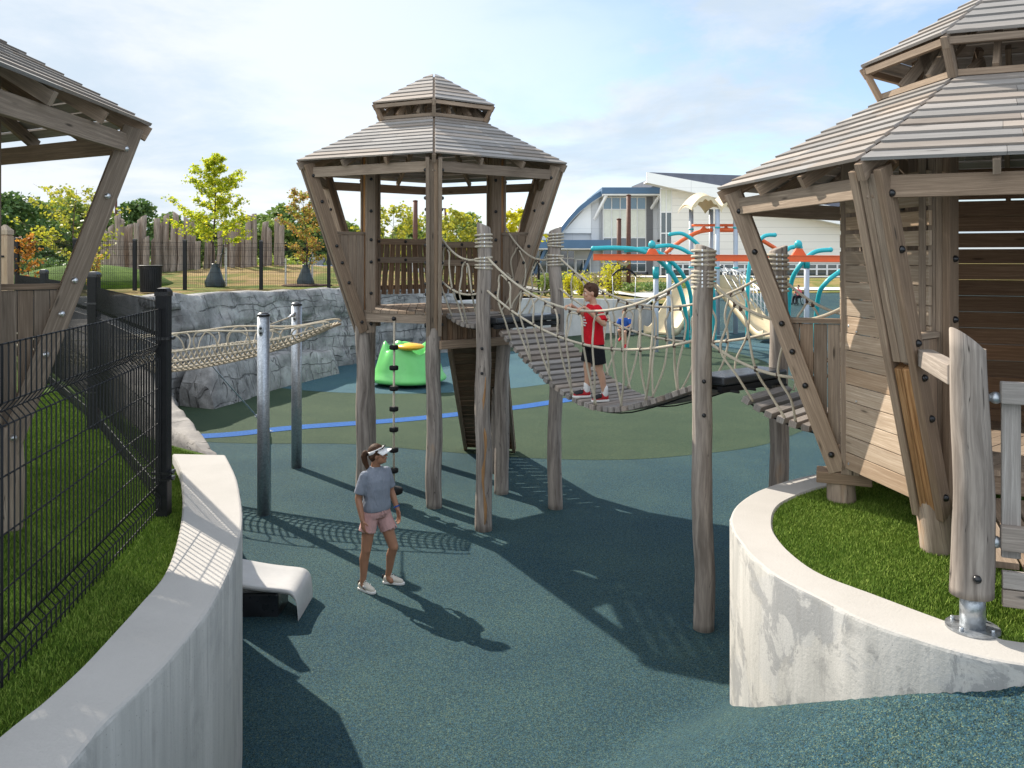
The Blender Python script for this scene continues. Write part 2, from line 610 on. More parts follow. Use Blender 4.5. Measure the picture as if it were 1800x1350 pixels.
# concrete
def concrete(name, stain):
    m = NT(name, .85, .2)
    p = m.geo()
    nz = m.sep(m.geo('True Normal'))[2]
    top = m.step(nz, .5, .8)
    sx = m.noise(m.map(p, (7, 7, .55)), 1.0, 6, .65, .4)
    pat = m.noise(m.map(p, (1.1, 1.1, 1.3), (3.1, 0, 7)), 1.0, 7, .62, .7)
    fl = m.noise(m.map(p, (3.6, 3.6, 3.0)), 1.0, 9, .72, .7)
    face = m.mix(m.step(sx, .3, .7), (.38, .365, .335), (.50, .475, .435))
    edge = m.math('MULTIPLY', m.step(fl, .475, .53), m.step(pat, .40, .54))
    face = m.mix(m.math('MULTIPLY', edge, .66 * stain), face, (.17, .17, .165))
    face = m.mix(m.math('MULTIPLY', m.step(pat, .49, .53), .30 * stain), face, (.36, .36, .36))
    pit = m.voro(p, 26, 'F1', 'Distance')
    face = m.mix(m.math('MULTIPLY', m.step(pit, .10, .05), .7), face, (.13, .13, .125))
    zz_ = m.sep(p)[2]
    drip = m.math('MULTIPLY', m.step(m.noise(m.map(p, (11, 11, .25)), 1.0, 3, .6), .55, .66), m.step(m.noise(p, 1.3, 3), .45, .6))
    face = m.mix(m.math('MULTIPLY', drip, .4), face, (.21, .20, .185))
    face = m.mix(m.math('MULTIPLY', m.step(m.noise(m.map(p, (22, 22, .8)), 1.0, 4, .6), .57, .74), .45), face, (.24, .235, .225))
    cap = m.mix(m.noise(p, 2.2, 6, .6), (.36, .338, .307), (.47, .44, .405))
    cap = m.mix(m.math('MULTIPLY', m.step(m.noise(p, 9, 5, .65), .55, .75), .35), cap, (.42, .39, .355))
    cap = m.mix(m.math('MULTIPLY', m.step(m.noise(p, 60, 2, .5), .62, .72), .3), cap, (.36, .34, .31))
    m.color(m.mix(top, face, cap))
    m.bump(m.math('ADD', m.noise(p, 55, 4, .6), m.math('MULTIPLY', fl, .8)), .28, .01)
    return m.m
M['concrete'] = concrete('cast_concrete', 1.05)
M['concrete_clean'] = concrete('brushed_concrete', .32)

M['concrete_plain'] = plain('planter_concrete', (.52, .50, .47), .85, .2, 0, .13, 1.4, .15)
M['pavement'] = plain('pale_pavement', (.55, .52, .47), .9, .2, 0, .06, 1.5)

# poured rubber safety surface: coloured crumbs
def rubber(name, crumbs, tint):
    m = NT(name, .9, .12)
    p = m.geo()
    c1 = m.white(m.voro(m.map(p, (1, 1, 1)), 210, 'F1', 'Color'), '3D')
    c2 = m.white(m.voro(m.map(p, (1, 1, 1)), 150, 'F1', 'Color'), '3D')
    a = m.ramp(c1, [(0, crumbs[0]), (.30, crumbs[1]), (.58, crumbs[2]), (.80, crumbs[3]), (.93, crumbs[4])], 'CONSTANT')
    b = m.ramp(c2, [(0, crumbs[0]), (.34, crumbs[1]), (.62, crumbs[2]), (.86, crumbs[3]), (.95, crumbs[4])], 'CONSTANT')
    col = m.mix(.5, a, b)
    lowf = m.noise(p, 35, 3, .7)
    col = m.mix(1.0, col, m.ramp(m.step(lowf, .25, .75), [(0, .72), (1, 1.28)]), 'MULTIPLY')
    wear = m.noise(p, .55, 5, .6)
    col = m.mix(m.step(wear, .3, .7), m.mix(1.0, col, tint[0], 'MULTIPLY'), m.mix(1.0, col, tint[1], 'MULTIPLY'))
    stain = m.noise(p, 2.6, 6, .65)
    col = m.mix(m.math('MULTIPLY', m.step(stain, .60, .78), .35), col, m.mix(1.0, col, (.6, .62, .65), 'MULTIPLY'))
    m.color(col)
    m.bump(m.noise(p, 160, 2, .6), .5, .006)
    return m.m
M['rubber'] = rubber('teal_rubber', [(.009, .020, .023), (.026, .060, .066), (.046, .090, .090), (.022, .074, .130), (.15, .18, .10)], [(.82, .88, .95), (1.16, 1.12, 1.06)])
M['rubber_green'] = rubber('olive_rubber', [(.015, .026, .018), (.038, .062, .034), (.058, .082, .046), (.030, .064, .052), (.14, .15, .08)], [(.85, .9, .88), (1.12, 1.1, 1.04)])
M['rubber_teal2'] = rubber('pale_teal_rubber', [(.025, .05, .06), (.045, .10, .12), (.065, .13, .145), (.04, .11, .17), (.14, .19, .17)], [(.95, .97, 1), (1.1, 1.1, 1.05)])
M['rubber_blue'] = rubber('blue_rubber', [(0.0173, 0.0578, 0.1850), (0.0231, 0.0925, 0.2774), (0.0347, 0.1156, 0.3179), (0.0289, 0.0983, 0.2890), (0.0867, 0.1850, 0.3584)], [(.95, .97, 1), (1.1, 1.1, 1.05)])

# artificial rock
m = NT('carved_rock', .88, .2)
p = m.coord('UV')
w3 = m.noise(m.map(p, (1, 1, 1)), .8, 3, .5, 0, 'Color')
wv = m.n('ShaderNodeVectorMath', operation='MULTIPLY_ADD')
m.L(w3, wv.inputs[0]); wv.inputs[1].default_value = (.75, .55, 0); m.L(p, wv.inputs[2])
pw = wv.outputs[0]
def brick(scale, bw, rh, off, ms, loc):
    b = m.n('ShaderNodeTexBrick', offset=off, squash=1.35, squash_frequency=3)
    b.inputs['Scale'].default_value = scale
    b.inputs['Brick Width'].default_value = bw
    b.inputs['Row Height'].default_value = rh
    b.inputs['Mortar Size'].default_value = ms
    b.inputs['Mortar Smooth'].default_value = .6
    b.inputs['Color1'].default_value = (.72, .72, .72, 1)
    b.inputs['Color2'].default_value = (1.12, 1.12, 1.12, 1)
    b.inputs['Mortar'].default_value = (1, 1, 1, 1)
    m.L(m.map(pw, (1, 1, 1), loc), b.inputs['Vector'])
    return b
b1 = brick(1.0, 1.15, .62, .37, .022, (0, 0, 0))
b2 = brick(1.0, .62, .36, .58, .014, (.3, .21, 0))
gp = m.geo()
k1 = m.step(m.noise(p, 1.3, 3), .38, .50)
k2 = m.math('MULTIPLY', m.step(m.noise(p, .8, 3), .50, .58), .75)
dg = m.noise(m.map(pw, (1.5, .55, 1), (4, 4, 0)), 1.0, 3, .5, .3)
diag = m.math('MULTIPLY', m.step(m.math('ABSOLUTE', m.math('SUBTRACT', dg, .5)), .014, .0), m.step(m.noise(p, 1.1, 2), .45, .55))
crack = m.math('MAXIMUM', m.math('MAXIMUM', m.math('MULTIPLY', b1.outputs['Fac'], k1), m.math('MULTIPLY', b2.outputs['Fac'], k2)), diag)
col = m.mix(m.step(m.noise(gp, 2.0, 7, .65), .3, .7), (.20, .192, .182), (.43, .412, .388))
col = m.mix(m.math('MULTIPLY', m.step(m.noise(gp, 7, 6, .7), .5, .75), .55), col, (.155, .148, .140))
col = m.mix(.75, col, m.mix(1.0, col, b1.outputs['Color'], 'MULTIPLY'))
m.color(m.mix(m.math('MULTIPLY', crack, m.step(m.noise(gp, 3.5, 4, .6), .25, .75, .25, .95)), col, (.055, .052, .05)))
h = m.math('ADD', m.math('SUBTRACT', 1.0, crack), m.math('MULTIPLY', m.noise(gp, 7, 7, .7), .9))
m.bump(h, .8, .06)
M['rock'] = m.m
m = NT('smooth_rock', .88, .2)
gp = m.geo()
col = m.mix(m.step(m.noise(gp, 2.4, 7, .65), .3, .7), (.19, .175, .16), (.31, .285, .26))
col = m.mix(m.math('MULTIPLY', m.step(m.noise(gp, 11, 6, .7), .5, .75), .45), col, (.19, .175, .165))
ck = m.noise(m.map(gp, (1.5, 1.5, 5)), 1.0, 4, .5, .3)
col = m.mix(m.step(m.math('ABSOLUTE', m.math('SUBTRACT', ck, .5)), .012, .0), col, (.07, .065, .06))
m.color(col)
m.bump(m.math('ADD', m.math('MULTIPLY', m.noise(gp, 24, 5, .7), .5), m.noise(gp, 3, 4)), .45, .03)
M['rock_smooth'] = m.m

# turf and grass
def turf(name, a, b, c, tr=.25):
    m = NT(name, .7, .15)
    u, v, _ = m.sep(m.coord('UV'))
    r = m.white(m.math('FLOOR', u))
    gp = m.geo()
    lf = m.noise(gp, 1.7, 4, .6)
    f = m.math('ADD', m.math('MULTIPLY', r, .6), m.math('MULTIPLY', lf, .4))
    m.color(m.ramp(f, [(.15, a), (.5, b), (.9, c)]))
    return m.m
M['turf_blade'] = turf('turf_blades', (.045, .095, .010), (.125, .205, .022), (.29, .36, .075))
m = NT('turf_base', .9, .1)
gp = m.geo()
f = m.math('ADD', m.math('MULTIPLY', m.noise(gp, 190, 2, .7), .7), m.math('MULTIPLY', m.noise(gp, 1.7, 4), .3))
m.color(m.ramp(m.step(f, .3, .7), [(0, (.022, .048, .006)), (.5, (.065, .12, .013)), (1, (.13, .20, .028))]))
m.bump(m.noise(gp, 150, 2, .7), 1.0, .02)
M['turf'] = m.m
m = NT('dry_meadow', .95, .1)
gp = m.geo()
f = m.noise(gp, .42, 6, .62, .4)
col = m.ramp(m.step(f, .28, .75), [(0, (.10, .155, .030)), (.38, (.20, .19, .055)), (.62, (.34, .235, .10)), (1, (.42, .29, .15))])
col = m.mix(m.math('MULTIPLY', m.noise(gp, 9, 5, .75), .6), col, m.mix(1.0, col, (.5, .55, .42), 'MULTIPLY'))
m.color(col)
m.bump(m.noise(gp, 14, 5, .8), .9, .08)
M['meadow'] = m.m
M['mulch'] = plain('bark_mulch', (.075, .045, .03), .95, .1, 0, .5, 9, .6)

def leafmat(name, cols, trans=.35):
    m = NT(name, .55, .25)
    u, v, _ = m.sep(m.coord('UV'))
    r = m.white(m.math('FLOOR', u))
    col = m.ramp(r, [(i / (len(cols) - 1) * .999, c) for i, c in enumerate(cols)])
    m.color(col)
    tr = m.n('ShaderNodeBsdfTranslucent')
    m.L(m.mix(1.0, col, (1.5, 1.5, .9), 'MULTIPLY'), tr.inputs[0])
    mx = m.n('ShaderNodeMixShader')
    mx.inputs[0].default_value = trans
    m.L(m.b.outputs[0], mx.inputs[1])
    m.L(tr.outputs[0], mx.inputs[2])
    m.L(mx.outputs[0], m.out.inputs[0])
    return m.m
M['leaf_lime'] = leafmat('lime_leaves', [(0.162, 0.230, 0.016), (0.324, 0.392, 0.027), (0.459, 0.486, 0.041), (0.621, 0.540, 0.047)], .5)
M['leaf_rust'] = leafmat('rust_leaves', [(.13, .19, .04), (.30, .29, .06), (.46, .21, .08), (.22, .25, .05), (.36, .16, .07), (.34, .32, .07)], .45)
M['leaf_orange'] = leafmat('orange_leaves', [(.45, .17, .04), (.5, .24, .05), (.28, .10, .03), (.20, .22, .05)], .4)
M['leaf_sparse'] = leafmat('yellow_green_leaves', [(0.140, 0.196, 0.035), (0.280, 0.294, 0.049), (0.462, 0.420, 0.056), (0.224, 0.238, 0.042)], .4)
M['leaf_dark'] = leafmat('dark_green_leaves', [(0.041, 0.085, 0.027), (0.071, 0.133, 0.041), (0.111, 0.187, 0.058), (0.153, 0.221, 0.076)], .2)
M['leaf_mid'] = leafmat('mid_green_leaves', [(0.070, 0.127, 0.034), (0.121, 0.194, 0.050), (0.186, 0.264, 0.070), (0.248, 0.295, 0.085)], .25)
M['leaf_light'] = leafmat('light_green_leaves', [(0.119, 0.175, 0.042), (0.182, 0.252, 0.056), (0.266, 0.322, 0.077), (0.350, 0.364, 0.084)], .3)
M['leaf_yellow'] = leafmat('yellow_leaves', [(.35, .33, .02), (.48, .44, .025), (.55, .50, .04), (.26, .30, .03)], .45)
M['leaf_pink'] = leafmat('pink_grass_heads', [(.32, .20, .18), (.26, .22, .11), (.15, .19, .05), (.36, .27, .2)], .3)
M['bark'] = plain('bark', (.12, .085, .065), .9, .1, 0, .3, 8, .5)
M['bark_dark'] = plain('dark_bark', (.075, .055, .045), .9, .1, 0, .3, 8, .5)

# metals, plastics, paints, rope
M['black_metal'] = plain('black_powder_coat', (.007, .007, .008), .5, .3, 0, .2, 30)
M['black_cap'] = plain('black_plastic_cap', (.010, .010, .011), .3, .5, 0, .1, 10)
M['black_plastic'] = plain('black_plastic', (.020, .022, .025), .32, .5, 0, .3, 5)
M['rubber_disc'] = plain('black_rubber', (.012, .012, .012), .8, .25, 0, .3, 30)
m = NT('galvanised_steel', .42, .5, .85)
gp = m.geo()
sp = m.white(m.voro(gp, 60, 'F1', 'Color'), '3D')
col = m.mix(sp, (.34, .36, .38), (.50, .52, .54))
col = m.mix(m.math('MULTIPLY', m.step(m.noise(m.map(gp, (6, 6, .7)), 1.0, 5, .6), .5, .75), .5), col, (.26, .27, .285))
m.color(col)
m.rough(m.step(m.noise(gp, 20, 4), .2, .8, .32, .55))
M['steel'] = m.m
M['bright_steel'] = plain('bright_steel', (.62, .62, .62), .3, .5, .9, .1, 20)
m = NT('beige_rope', .9, .15)
u, v, _ = m.sep(m.coord('UV'))
st = m.n('ShaderNodeTexWave', wave_type='BANDS', bands_direction='DIAGONAL')
st.inputs['Scale'].default_value = 1.0
st.inputs['Distortion'].default_value = 1.0
m.L(m.map(m.coord('UV'), (60, 60, 1)), st.inputs['Vector'])
cc = m.mix(st.outputs['Fac'], (.42, .36, .265), (.68, .60, .47))
m.color(m.mix(m.math('MULTIPLY', m.noise(m.geo(), 4, 4), .35), cc, (.32, .28, .22)))
m.bump(st.outputs['Fac'], .5, .004)
M['rope'] = m.m
M['rope_tie'] = plain('dark_rope_clamp', (.09, .06, .045), .5, .4, .3, .2, 30)
M['green_plastic'] = plain('green_plastic', (.16, .55, .15), .34, .45, 0, .06, 2)
M['yellow_plastic'] = plain('yellow_plastic', (.80, .42, .02), .34, .45, 0, .06, 2)
M['teal_paint'] = plain('teal_paint', (.025, .40, .44), .34, .45, 0, .06, 2)
M['orange_paint'] = plain('orange_paint', (.70, .115, .025), .36, .45, 0, .06, 2)
M['grey_paint'] = plain('pale_grey_paint', (.40, .44, .50), .4, .4, 0, .05, 3)
M['beige_plastic'] = plain('beige_plastic', (.56, .45, .28), .45, .35, 0, .06, 2)
M['white_paint'] = plain('white_paint', (.75, .74, .72), .5, .35, 0, .03, 3)
M['slide_plastic'] = plain('greyish_white_plastic', (.50, .48, .455), .38, .45, 0, .06, 4)
M['bag'] = plain('dark_green_plastic_bag', (.020, .034, .036), .38, .5, 0, .3, 4, .2)
M['brown_metal'] = plain('brown_metal', (.10, .04, .025), .6, .35, 0, .2, 5)
M['stake_white'] = plain('pale_stake', (.58, .56, .52), .7, .3, 0, .1, 5)
# building
m = NT('horizontal_siding', .6, .3)
z = m.sep(m.geo())[2]
fr = m.math('FRACT', m.math('DIVIDE', z, 1.02))
line = m.step(fr, .06, .0)
c = m.mix(m.noise(m.geo(), .12, 3), (.74, .70, .63), (.80, .76, .69))
m.color(m.mix(line, c, (.36, .335, .30)))
m.bump(fr, .3, .1)
M['siding'] = m.m
def panelmat(name, c, line, sxy, sz):
    m = NT(name, .5, .35)
    x, y, z = m.sep(m.geo())
    l1 = m.step(m.math('FRACT', m.math('DIVIDE', z, sz)), .03, .0)
    l2 = m.step(m.math('FRACT', m.math('DIVIDE', m.math('ADD', x, y), sxy)), .02, .0)
    cc = m.mix(m.noise(m.geo(), .3, 3), tuple(q * .94 for q in c), c)
    m.color(m.mix(m.math('MAXIMUM', l1, l2), cc, line))
    return m.m
M['panel_white'] = panelmat('white_metal_panel', (.84, .84, .82), (.60, .60, .60), 6.0, 2.7)
M['panel_grey'] = panelmat('light_grey_panel', (.58, .585, .59), (.38, .39, .40), 3.0, 2.7)
M['panel_dark'] = panelmat('dark_grey_panel', (.15, .15, .155), (.09, .09, .09), 3.0, 2.0)
M['brick_dark'] = plain('dark_grey_brick', (.12, .12, .125), .85, .2, 0, .2, 3)
M['blue_fascia'] = plain('blue_fascia', (.065, .13, .22), .4, .4, 0, .06, .5)
M['roof_dark'] = plain('dark_metal_roof', (.10, .105, .13), .5, .35, 0, .1, 1)
M['soffit'] = plain('white_soffit', (.82, .80, .77), .6, .3, 0, .04, 1)
def glass(name, c):
    m = NT(name, .06, .5, 0)
    m.b.inputs['IOR'].default_value = 1.9
    cc = m.mix(m.noise(m.geo(), .35, 2), tuple(q * .6 for q in c), c)
    m.color(cc)
    return m.m
M['glass'] = glass('window_glass', (.045, .065, .075))
M['glass_blue'] = glass('blue_window_glass', (.06, .16, .25))
M['blind'] = plain('pale_window_blind', (.70, .70, .60), .25, .5, 0, .05, .4)
M['carpaint_silver'] = plain('silver_car_paint', (.45, .47, .50), .25, .5, .3, .03, 1)
M['carpaint_red'] = plain('dark_red_car_paint', (.22, .03, .03), .25, .5, 0, .03, 1)
M['carpaint_white'] = plain('white_car_paint', (.7, .7, .7), .25, .5, 0, .03, 1)
M['tyre'] = plain('tyre_rubber', (.015, .015, .015), .85, .2, 0, .1, 10)
# people
def skin(name, c):
    m = NT(name, .5, .35)
    m.b.inputs['Subsurface Weight'].default_value = .12
    m.b.inputs['Subsurface Radius'].default_value = (.02, .008, .004)
    m.color(m.mix(m.noise(m.geo(), 14, 4), tuple(q * .88 for q in c), tuple(q * 1.08 for q in c)))
    return m.m
M['skin_tan'] = skin('tanned_skin', (.34, .165, .095))
M['skin_fair'] = skin('fair_skin', (.50, .285, .19))
def cloth(name, c, wr=.5):
    m = NT(name, .9, .15)
    gp = m.geo()
    f = m.noise(m.map(gp, (7, 7, 3)), 1.0, 4, .55, .9)
    m.color(m.mix(m.noise(gp, 160, 2, .7), tuple(q * .85 for q in c), tuple(min(1, q * 1.12) for q in c)))
    fold = m.noise(m.map(gp, (14, 14, 4.5), (2, 1, 4)), 1.0, 3, .5, 1.4)
    m.bump(m.math('ADD', m.math('ADD', f, m.math('MULTIPLY', fold, .6)), m.math('MULTIPLY', m.noise(gp, 300, 2), .05)), wr * 1.7, .04)
    return m.m
M['cloth_grey'] = cloth('heather_grey_jersey', (.225, .245, .285))
M['cloth_pink'] = cloth('dusty_pink_cloth', (.52, .31, .285))
M['cloth_red'] = cloth('red_jersey', (.55, .012, .022))
M['cloth_black'] = cloth('black_cloth', (.012, .012, .015))
M['cloth_white'] = cloth('white_cloth', (.72, .70, .68), .2)
M['cloth_blue'] = cloth('blue_jersey', (.03, .09, .32))
M['cloth_pinkred'] = cloth('pink_red_jersey', (.55, .10, .13))
m = NT('brown_hair', .6, .15)
gp = m.geo()
m.color(m.mix(m.noise(m.map(gp, (60, 60, 12)), 1.0, 3, .7), (.024, .011, .007), (.11, .055, .030)))
m.bump(m.noise(m.map(gp, (90, 90, 15)), 1.0, 3), .6, .01)
M['hair'] = m.m
m = NT('streaked_hair', .6, .15)
gp = m.geo()
m.color(m.mix(m.noise(m.map(gp, (60, 60, 10)), 1.0, 3, .7), (.020, .010, .006), (.105, .052, .027)))
m.bump(m.noise(m.map(gp, (90, 90, 15)), 1.0, 3), .6, .01)
M['hair_light'] = m.m
M['shoe_cream'] = plain('cream_shoe', (.62, .56, .47), .7, .3, 0, .06, 20)
M['shoe_sole'] = plain('white_sole', (.72, .70, .66), .6, .3, 0, .05, 20)
M['shoe_red'] = plain('red_shoe', (.42, .02, .025), .6, .3, 0, .1, 20)
M['shoe_black'] = plain('black_shoe', (.02, .02, .022), .6, .3, 0, .1, 20)
M['eye_dark'] = plain('dark_eye', (.012, .009, .008), .2, .5)
M['eye_white'] = plain('eye_white', (.6, .58, .55), .3, .5)
M['lips'] = plain('lips', (.38, .13, .10), .5, .4)
# ------------------------------------------------------------------ setting: ground, lawns, walls
WX = [(0.0, 3.3), (4.0, 3.25), (4.37, 2.7), (4.65, 2.24), (4.95, 2.05), (5.33, 1.84), (5.67, 1.76), (6.24, 1.72), (7.0, 1.83), (99, 1.83)]
WY_S = np.arange(0, 20, .05)
_w = np.interp(WY_S, [a for a, b in WX], [b for a, b in WX])
_k = np.exp(-np.linspace(-2, 2, 17) ** 2); _k /= _k.sum()
WX_S = np.convolve(np.pad(_w, 8, mode='edge'), _k, mode='valid')
def mound(x, y):
    xw = float(np.interp(y, WY_S, WX_S))
    xw += .0
    dx = x - xw
    t = (7.0 - y) + (.12 * dx if dx > 0 else .95 * dx)
    if t <= -.35:
        return 0.0
    if t < .35:
        s = (t + .35) / .7
        return .165 * s * s
    return min(.45 * t + .045 * t * t, 2.0)
def ground_z(x, y):
    z = mound(x, y)
    return z + 1.2 * sstep(43, 62, y)

mb = MB()
xs = np.concatenate([np.arange(-16, .6, .4), np.arange(.6, 3.6, .045), np.arange(3.6, 8, .4), np.arange(8, 60, 2.0)])
ys = np.concatenate([np.arange(-4, 3.4, .3), np.arange(3.4, 7.6, .045), np.arange(7.6, 12, .4), np.arange(12, 66, 1.2)])
b0 = 0
for y in ys:
    for x in xs:
        mb.V.append((x, y, ground_z(x, y)))
nx = len(xs)
for j in range(len(ys) - 1):
    for i in range(nx - 1):
        mb.face((j * nx + i, j * nx + i + 1, (j + 1) * nx + i + 1, (j + 1) * nx + i), None, True)
tag(mb.build('ground', M['rubber']), kind='structure')

def smooth_line(pts, n):
    """Catmull-Rom through 2D/3D points, n samples per span"""
    pts = [Vector(p) for p in pts]
    out = []
    for i in range(len(pts) - 1):
        p0 = pts[max(i - 1, 0)]; p1 = pts[i]; p2 = pts[i + 1]; p3 = pts[min(i + 2, len(pts) - 1)]
        for k in range(n):
            t = k / n
            out.append(.5 * ((2 * p1) + (-p0 + p2) * t + (2 * p0 - 5 * p1 + 4 * p2 - p3) * t * t + (-p0 + 3 * p1 - 3 * p2 + p3) * t ** 3))
    out.append(pts[-1])
    return out
def sheet(name, pts, z, mat):
    me = MB()
    me.poly([(p[0], p[1], z) for p in pts])
    return tag(me.build(name, mat), kind='structure')
# coloured areas of the poured surface, each a thin sheet over the one below
front = smooth_line([(-9.5, 17.6), (-5.8, 16.8), (-3.3, 16.7), (-1.56, 16.1), (.43, 15.5), (2.1, 15.4), (3.5, 15.8), (4.9, 16.5), (6.1, 17.7), (7.3, 19.3), (8.3, 22.5), (8.8, 27), (9.2, 31), (8.2, 36), (7.2, 41)], 6)
back = smooth_line([(3.0, 42.2), (-1, 36), (-4, 33), (-9, 27), (-11, 20)], 4)
sheet('rubber_surface_green', list(front) + list(back), .004, M['rubber_green'])
el = [(-3.3 + 6.0 * math.cos(2 * math.pi * k / 48), 28.6 + 5.7 * math.sin(2 * math.pi * k / 48)) for k in range(48)]
sheet('rubber_surface_teal', el, .008, M['rubber_teal2'])
cl = smooth_line([(-8.5, 17.0), (-6.2, 17.5), (-4.8, 18.3), (-2.4, 19.25), (0, 20.7), (1.0, 21.5), (1.75, 22.1)], 8)
lf, rt = [], []
for i, c in enumerate(cl):
    t = (cl[min(i + 1, len(cl) - 1)] - cl[max(i - 1, 0)]).normalized()
    nrm = Vector((-t.y, t.x))
    lf.append(c + nrm * .24); rt.append(c - nrm * .24)
sheet('painted_blue_line', lf + rt[::-1], .012, M['rubber_blue'])
# lighter round patch by the planter
sheet('rubber_surface_pale', [(11.5 + 3.2 * math.cos(a), 38 + 5 * math.sin(a)) for a in [2 * math.pi * k / 32 for k in range(32)]], .008, M['rubber_teal2'])

# ---- left concrete wall
ZL = 1.75
LO = [(397, 800), (415, 837), (424, 881), (426, 922), (417, 967), (399, 1012), (367, 1073), (310, 1146), (261, 1199), (183, 1272), (122, 1346)]
LI = [(303, 798), (317, 829), (321, 881), (314, 938), (291, 1004), (244, 1061), (196, 1114), (138, 1175), (61, 1244), (0, 1291)]
def to2(pl, z):
    return [Vector((P(a, b, z).x, P(a, b, z).y)) for a, b in pl]
def resample(pts, n):
    pts = smooth_line(pts, 12)
    L = [0]
    for i in range(1, len(pts)):
        L.append(L[-1] + (pts[i] - pts[i - 1]).length)
    out = []
    j = 0
    for k in range(n):
        s = L[-1] * k / (n - 1)
        while j < len(L) - 2 and L[j + 1] < s:
            j += 1
        f = (s - L[j]) / max(L[j + 1] - L[j], 1e-9)
        out.append(pts[j].lerp(pts[j + 1], f))
    return out
lo = resample(to2(LO, ZL) + [Vector((-1.78, 2.3)), Vector((-1.9, 1.4))], 90)
li = resample(to2(LI, ZL) + [Vector((-2.24, 2.3)), Vector((-2.36, 1.4))], 90)
def strip_wall(name, outer, inner, ztop, zout, zin, label, mat):
    m_ = MB()
    rows = []
    for k, (o, i) in enumerate(zip(outer, inner)):
        d = (i - o).normalized()
        w = .006 * mnoise.noise(Vector((k * .6, 3.3, 0)))
        rows.append([Vector((o.x, o.y, zout)), Vector((o.x, o.y, (zout + ztop) * .5)), Vector((o.x - d.x * w, o.y - d.y * w, ztop - .022)),
                     Vector((o.x + d.x * .007, o.y + d.y * .007, ztop - .007)), Vector((o.x + d.x * .022, o.y + d.y * .022, ztop)),
                     Vector((i.x - d.x * .015, i.y - d.y * .015, ztop)), Vector((i.x, i.y, ztop - .015)), Vector((i.x, i.y, zin))])
    m_.rings(rows, closed=False, smooth=False)
    # ends
    for r in (rows[0], rows[-1]):
        m_.poly(r)
    o = m_.build(name, mat)
    for k, pl in enumerate(o.data.polygons):
        pl.use_smooth = abs(pl.normal.z) < .3
    return tag(o, label, 'wall')
strip_wall('concrete_wall', lo, li, ZL, -.3, 1.2, 'curved pale concrete retaining wall beside the black mesh fence', M['concrete_clean'])

# ---- right concrete wall
ZR = 1.6
RO = [(1450, 829), (1395, 841), (1355, 853), (1322, 867), (1294, 888), (1283, 910), (1288, 934), (1303, 956), (1318, 975), (1363, 1012), (1440, 1052), (1514, 1089), (1607, 1122), (1689, 1146), (1800, 1169)]
RI = [(1462, 852), (1420, 863), (1379, 881), (1363, 896), (1358, 916), (1363, 938), (1391, 971), (1444, 1008), (1538, 1044), (1648, 1085), (1734, 1114), (1799, 1128)]
ro = resample([Vector((6.6, 9.6)), Vector((5.0, 9.35)), Vector((4.0, 8.85))] + to2(RO, ZR) + [Vector((3.3, 4.22)), Vector((4.2, 4.1))], 110)
ri = resample([Vector((6.5, 9.15)), Vector((5.1, 8.9)), Vector((4.15, 8.45))] + to2(RI, ZR) + [Vector((3.4, 4.55)), Vector((4.25, 4.45))], 110)
strip_wall('concrete_wall', ro, ri, ZR, -.3, 1.2, 'curved pale concrete retaining wall under the roofed tower on the right', M['concrete'])

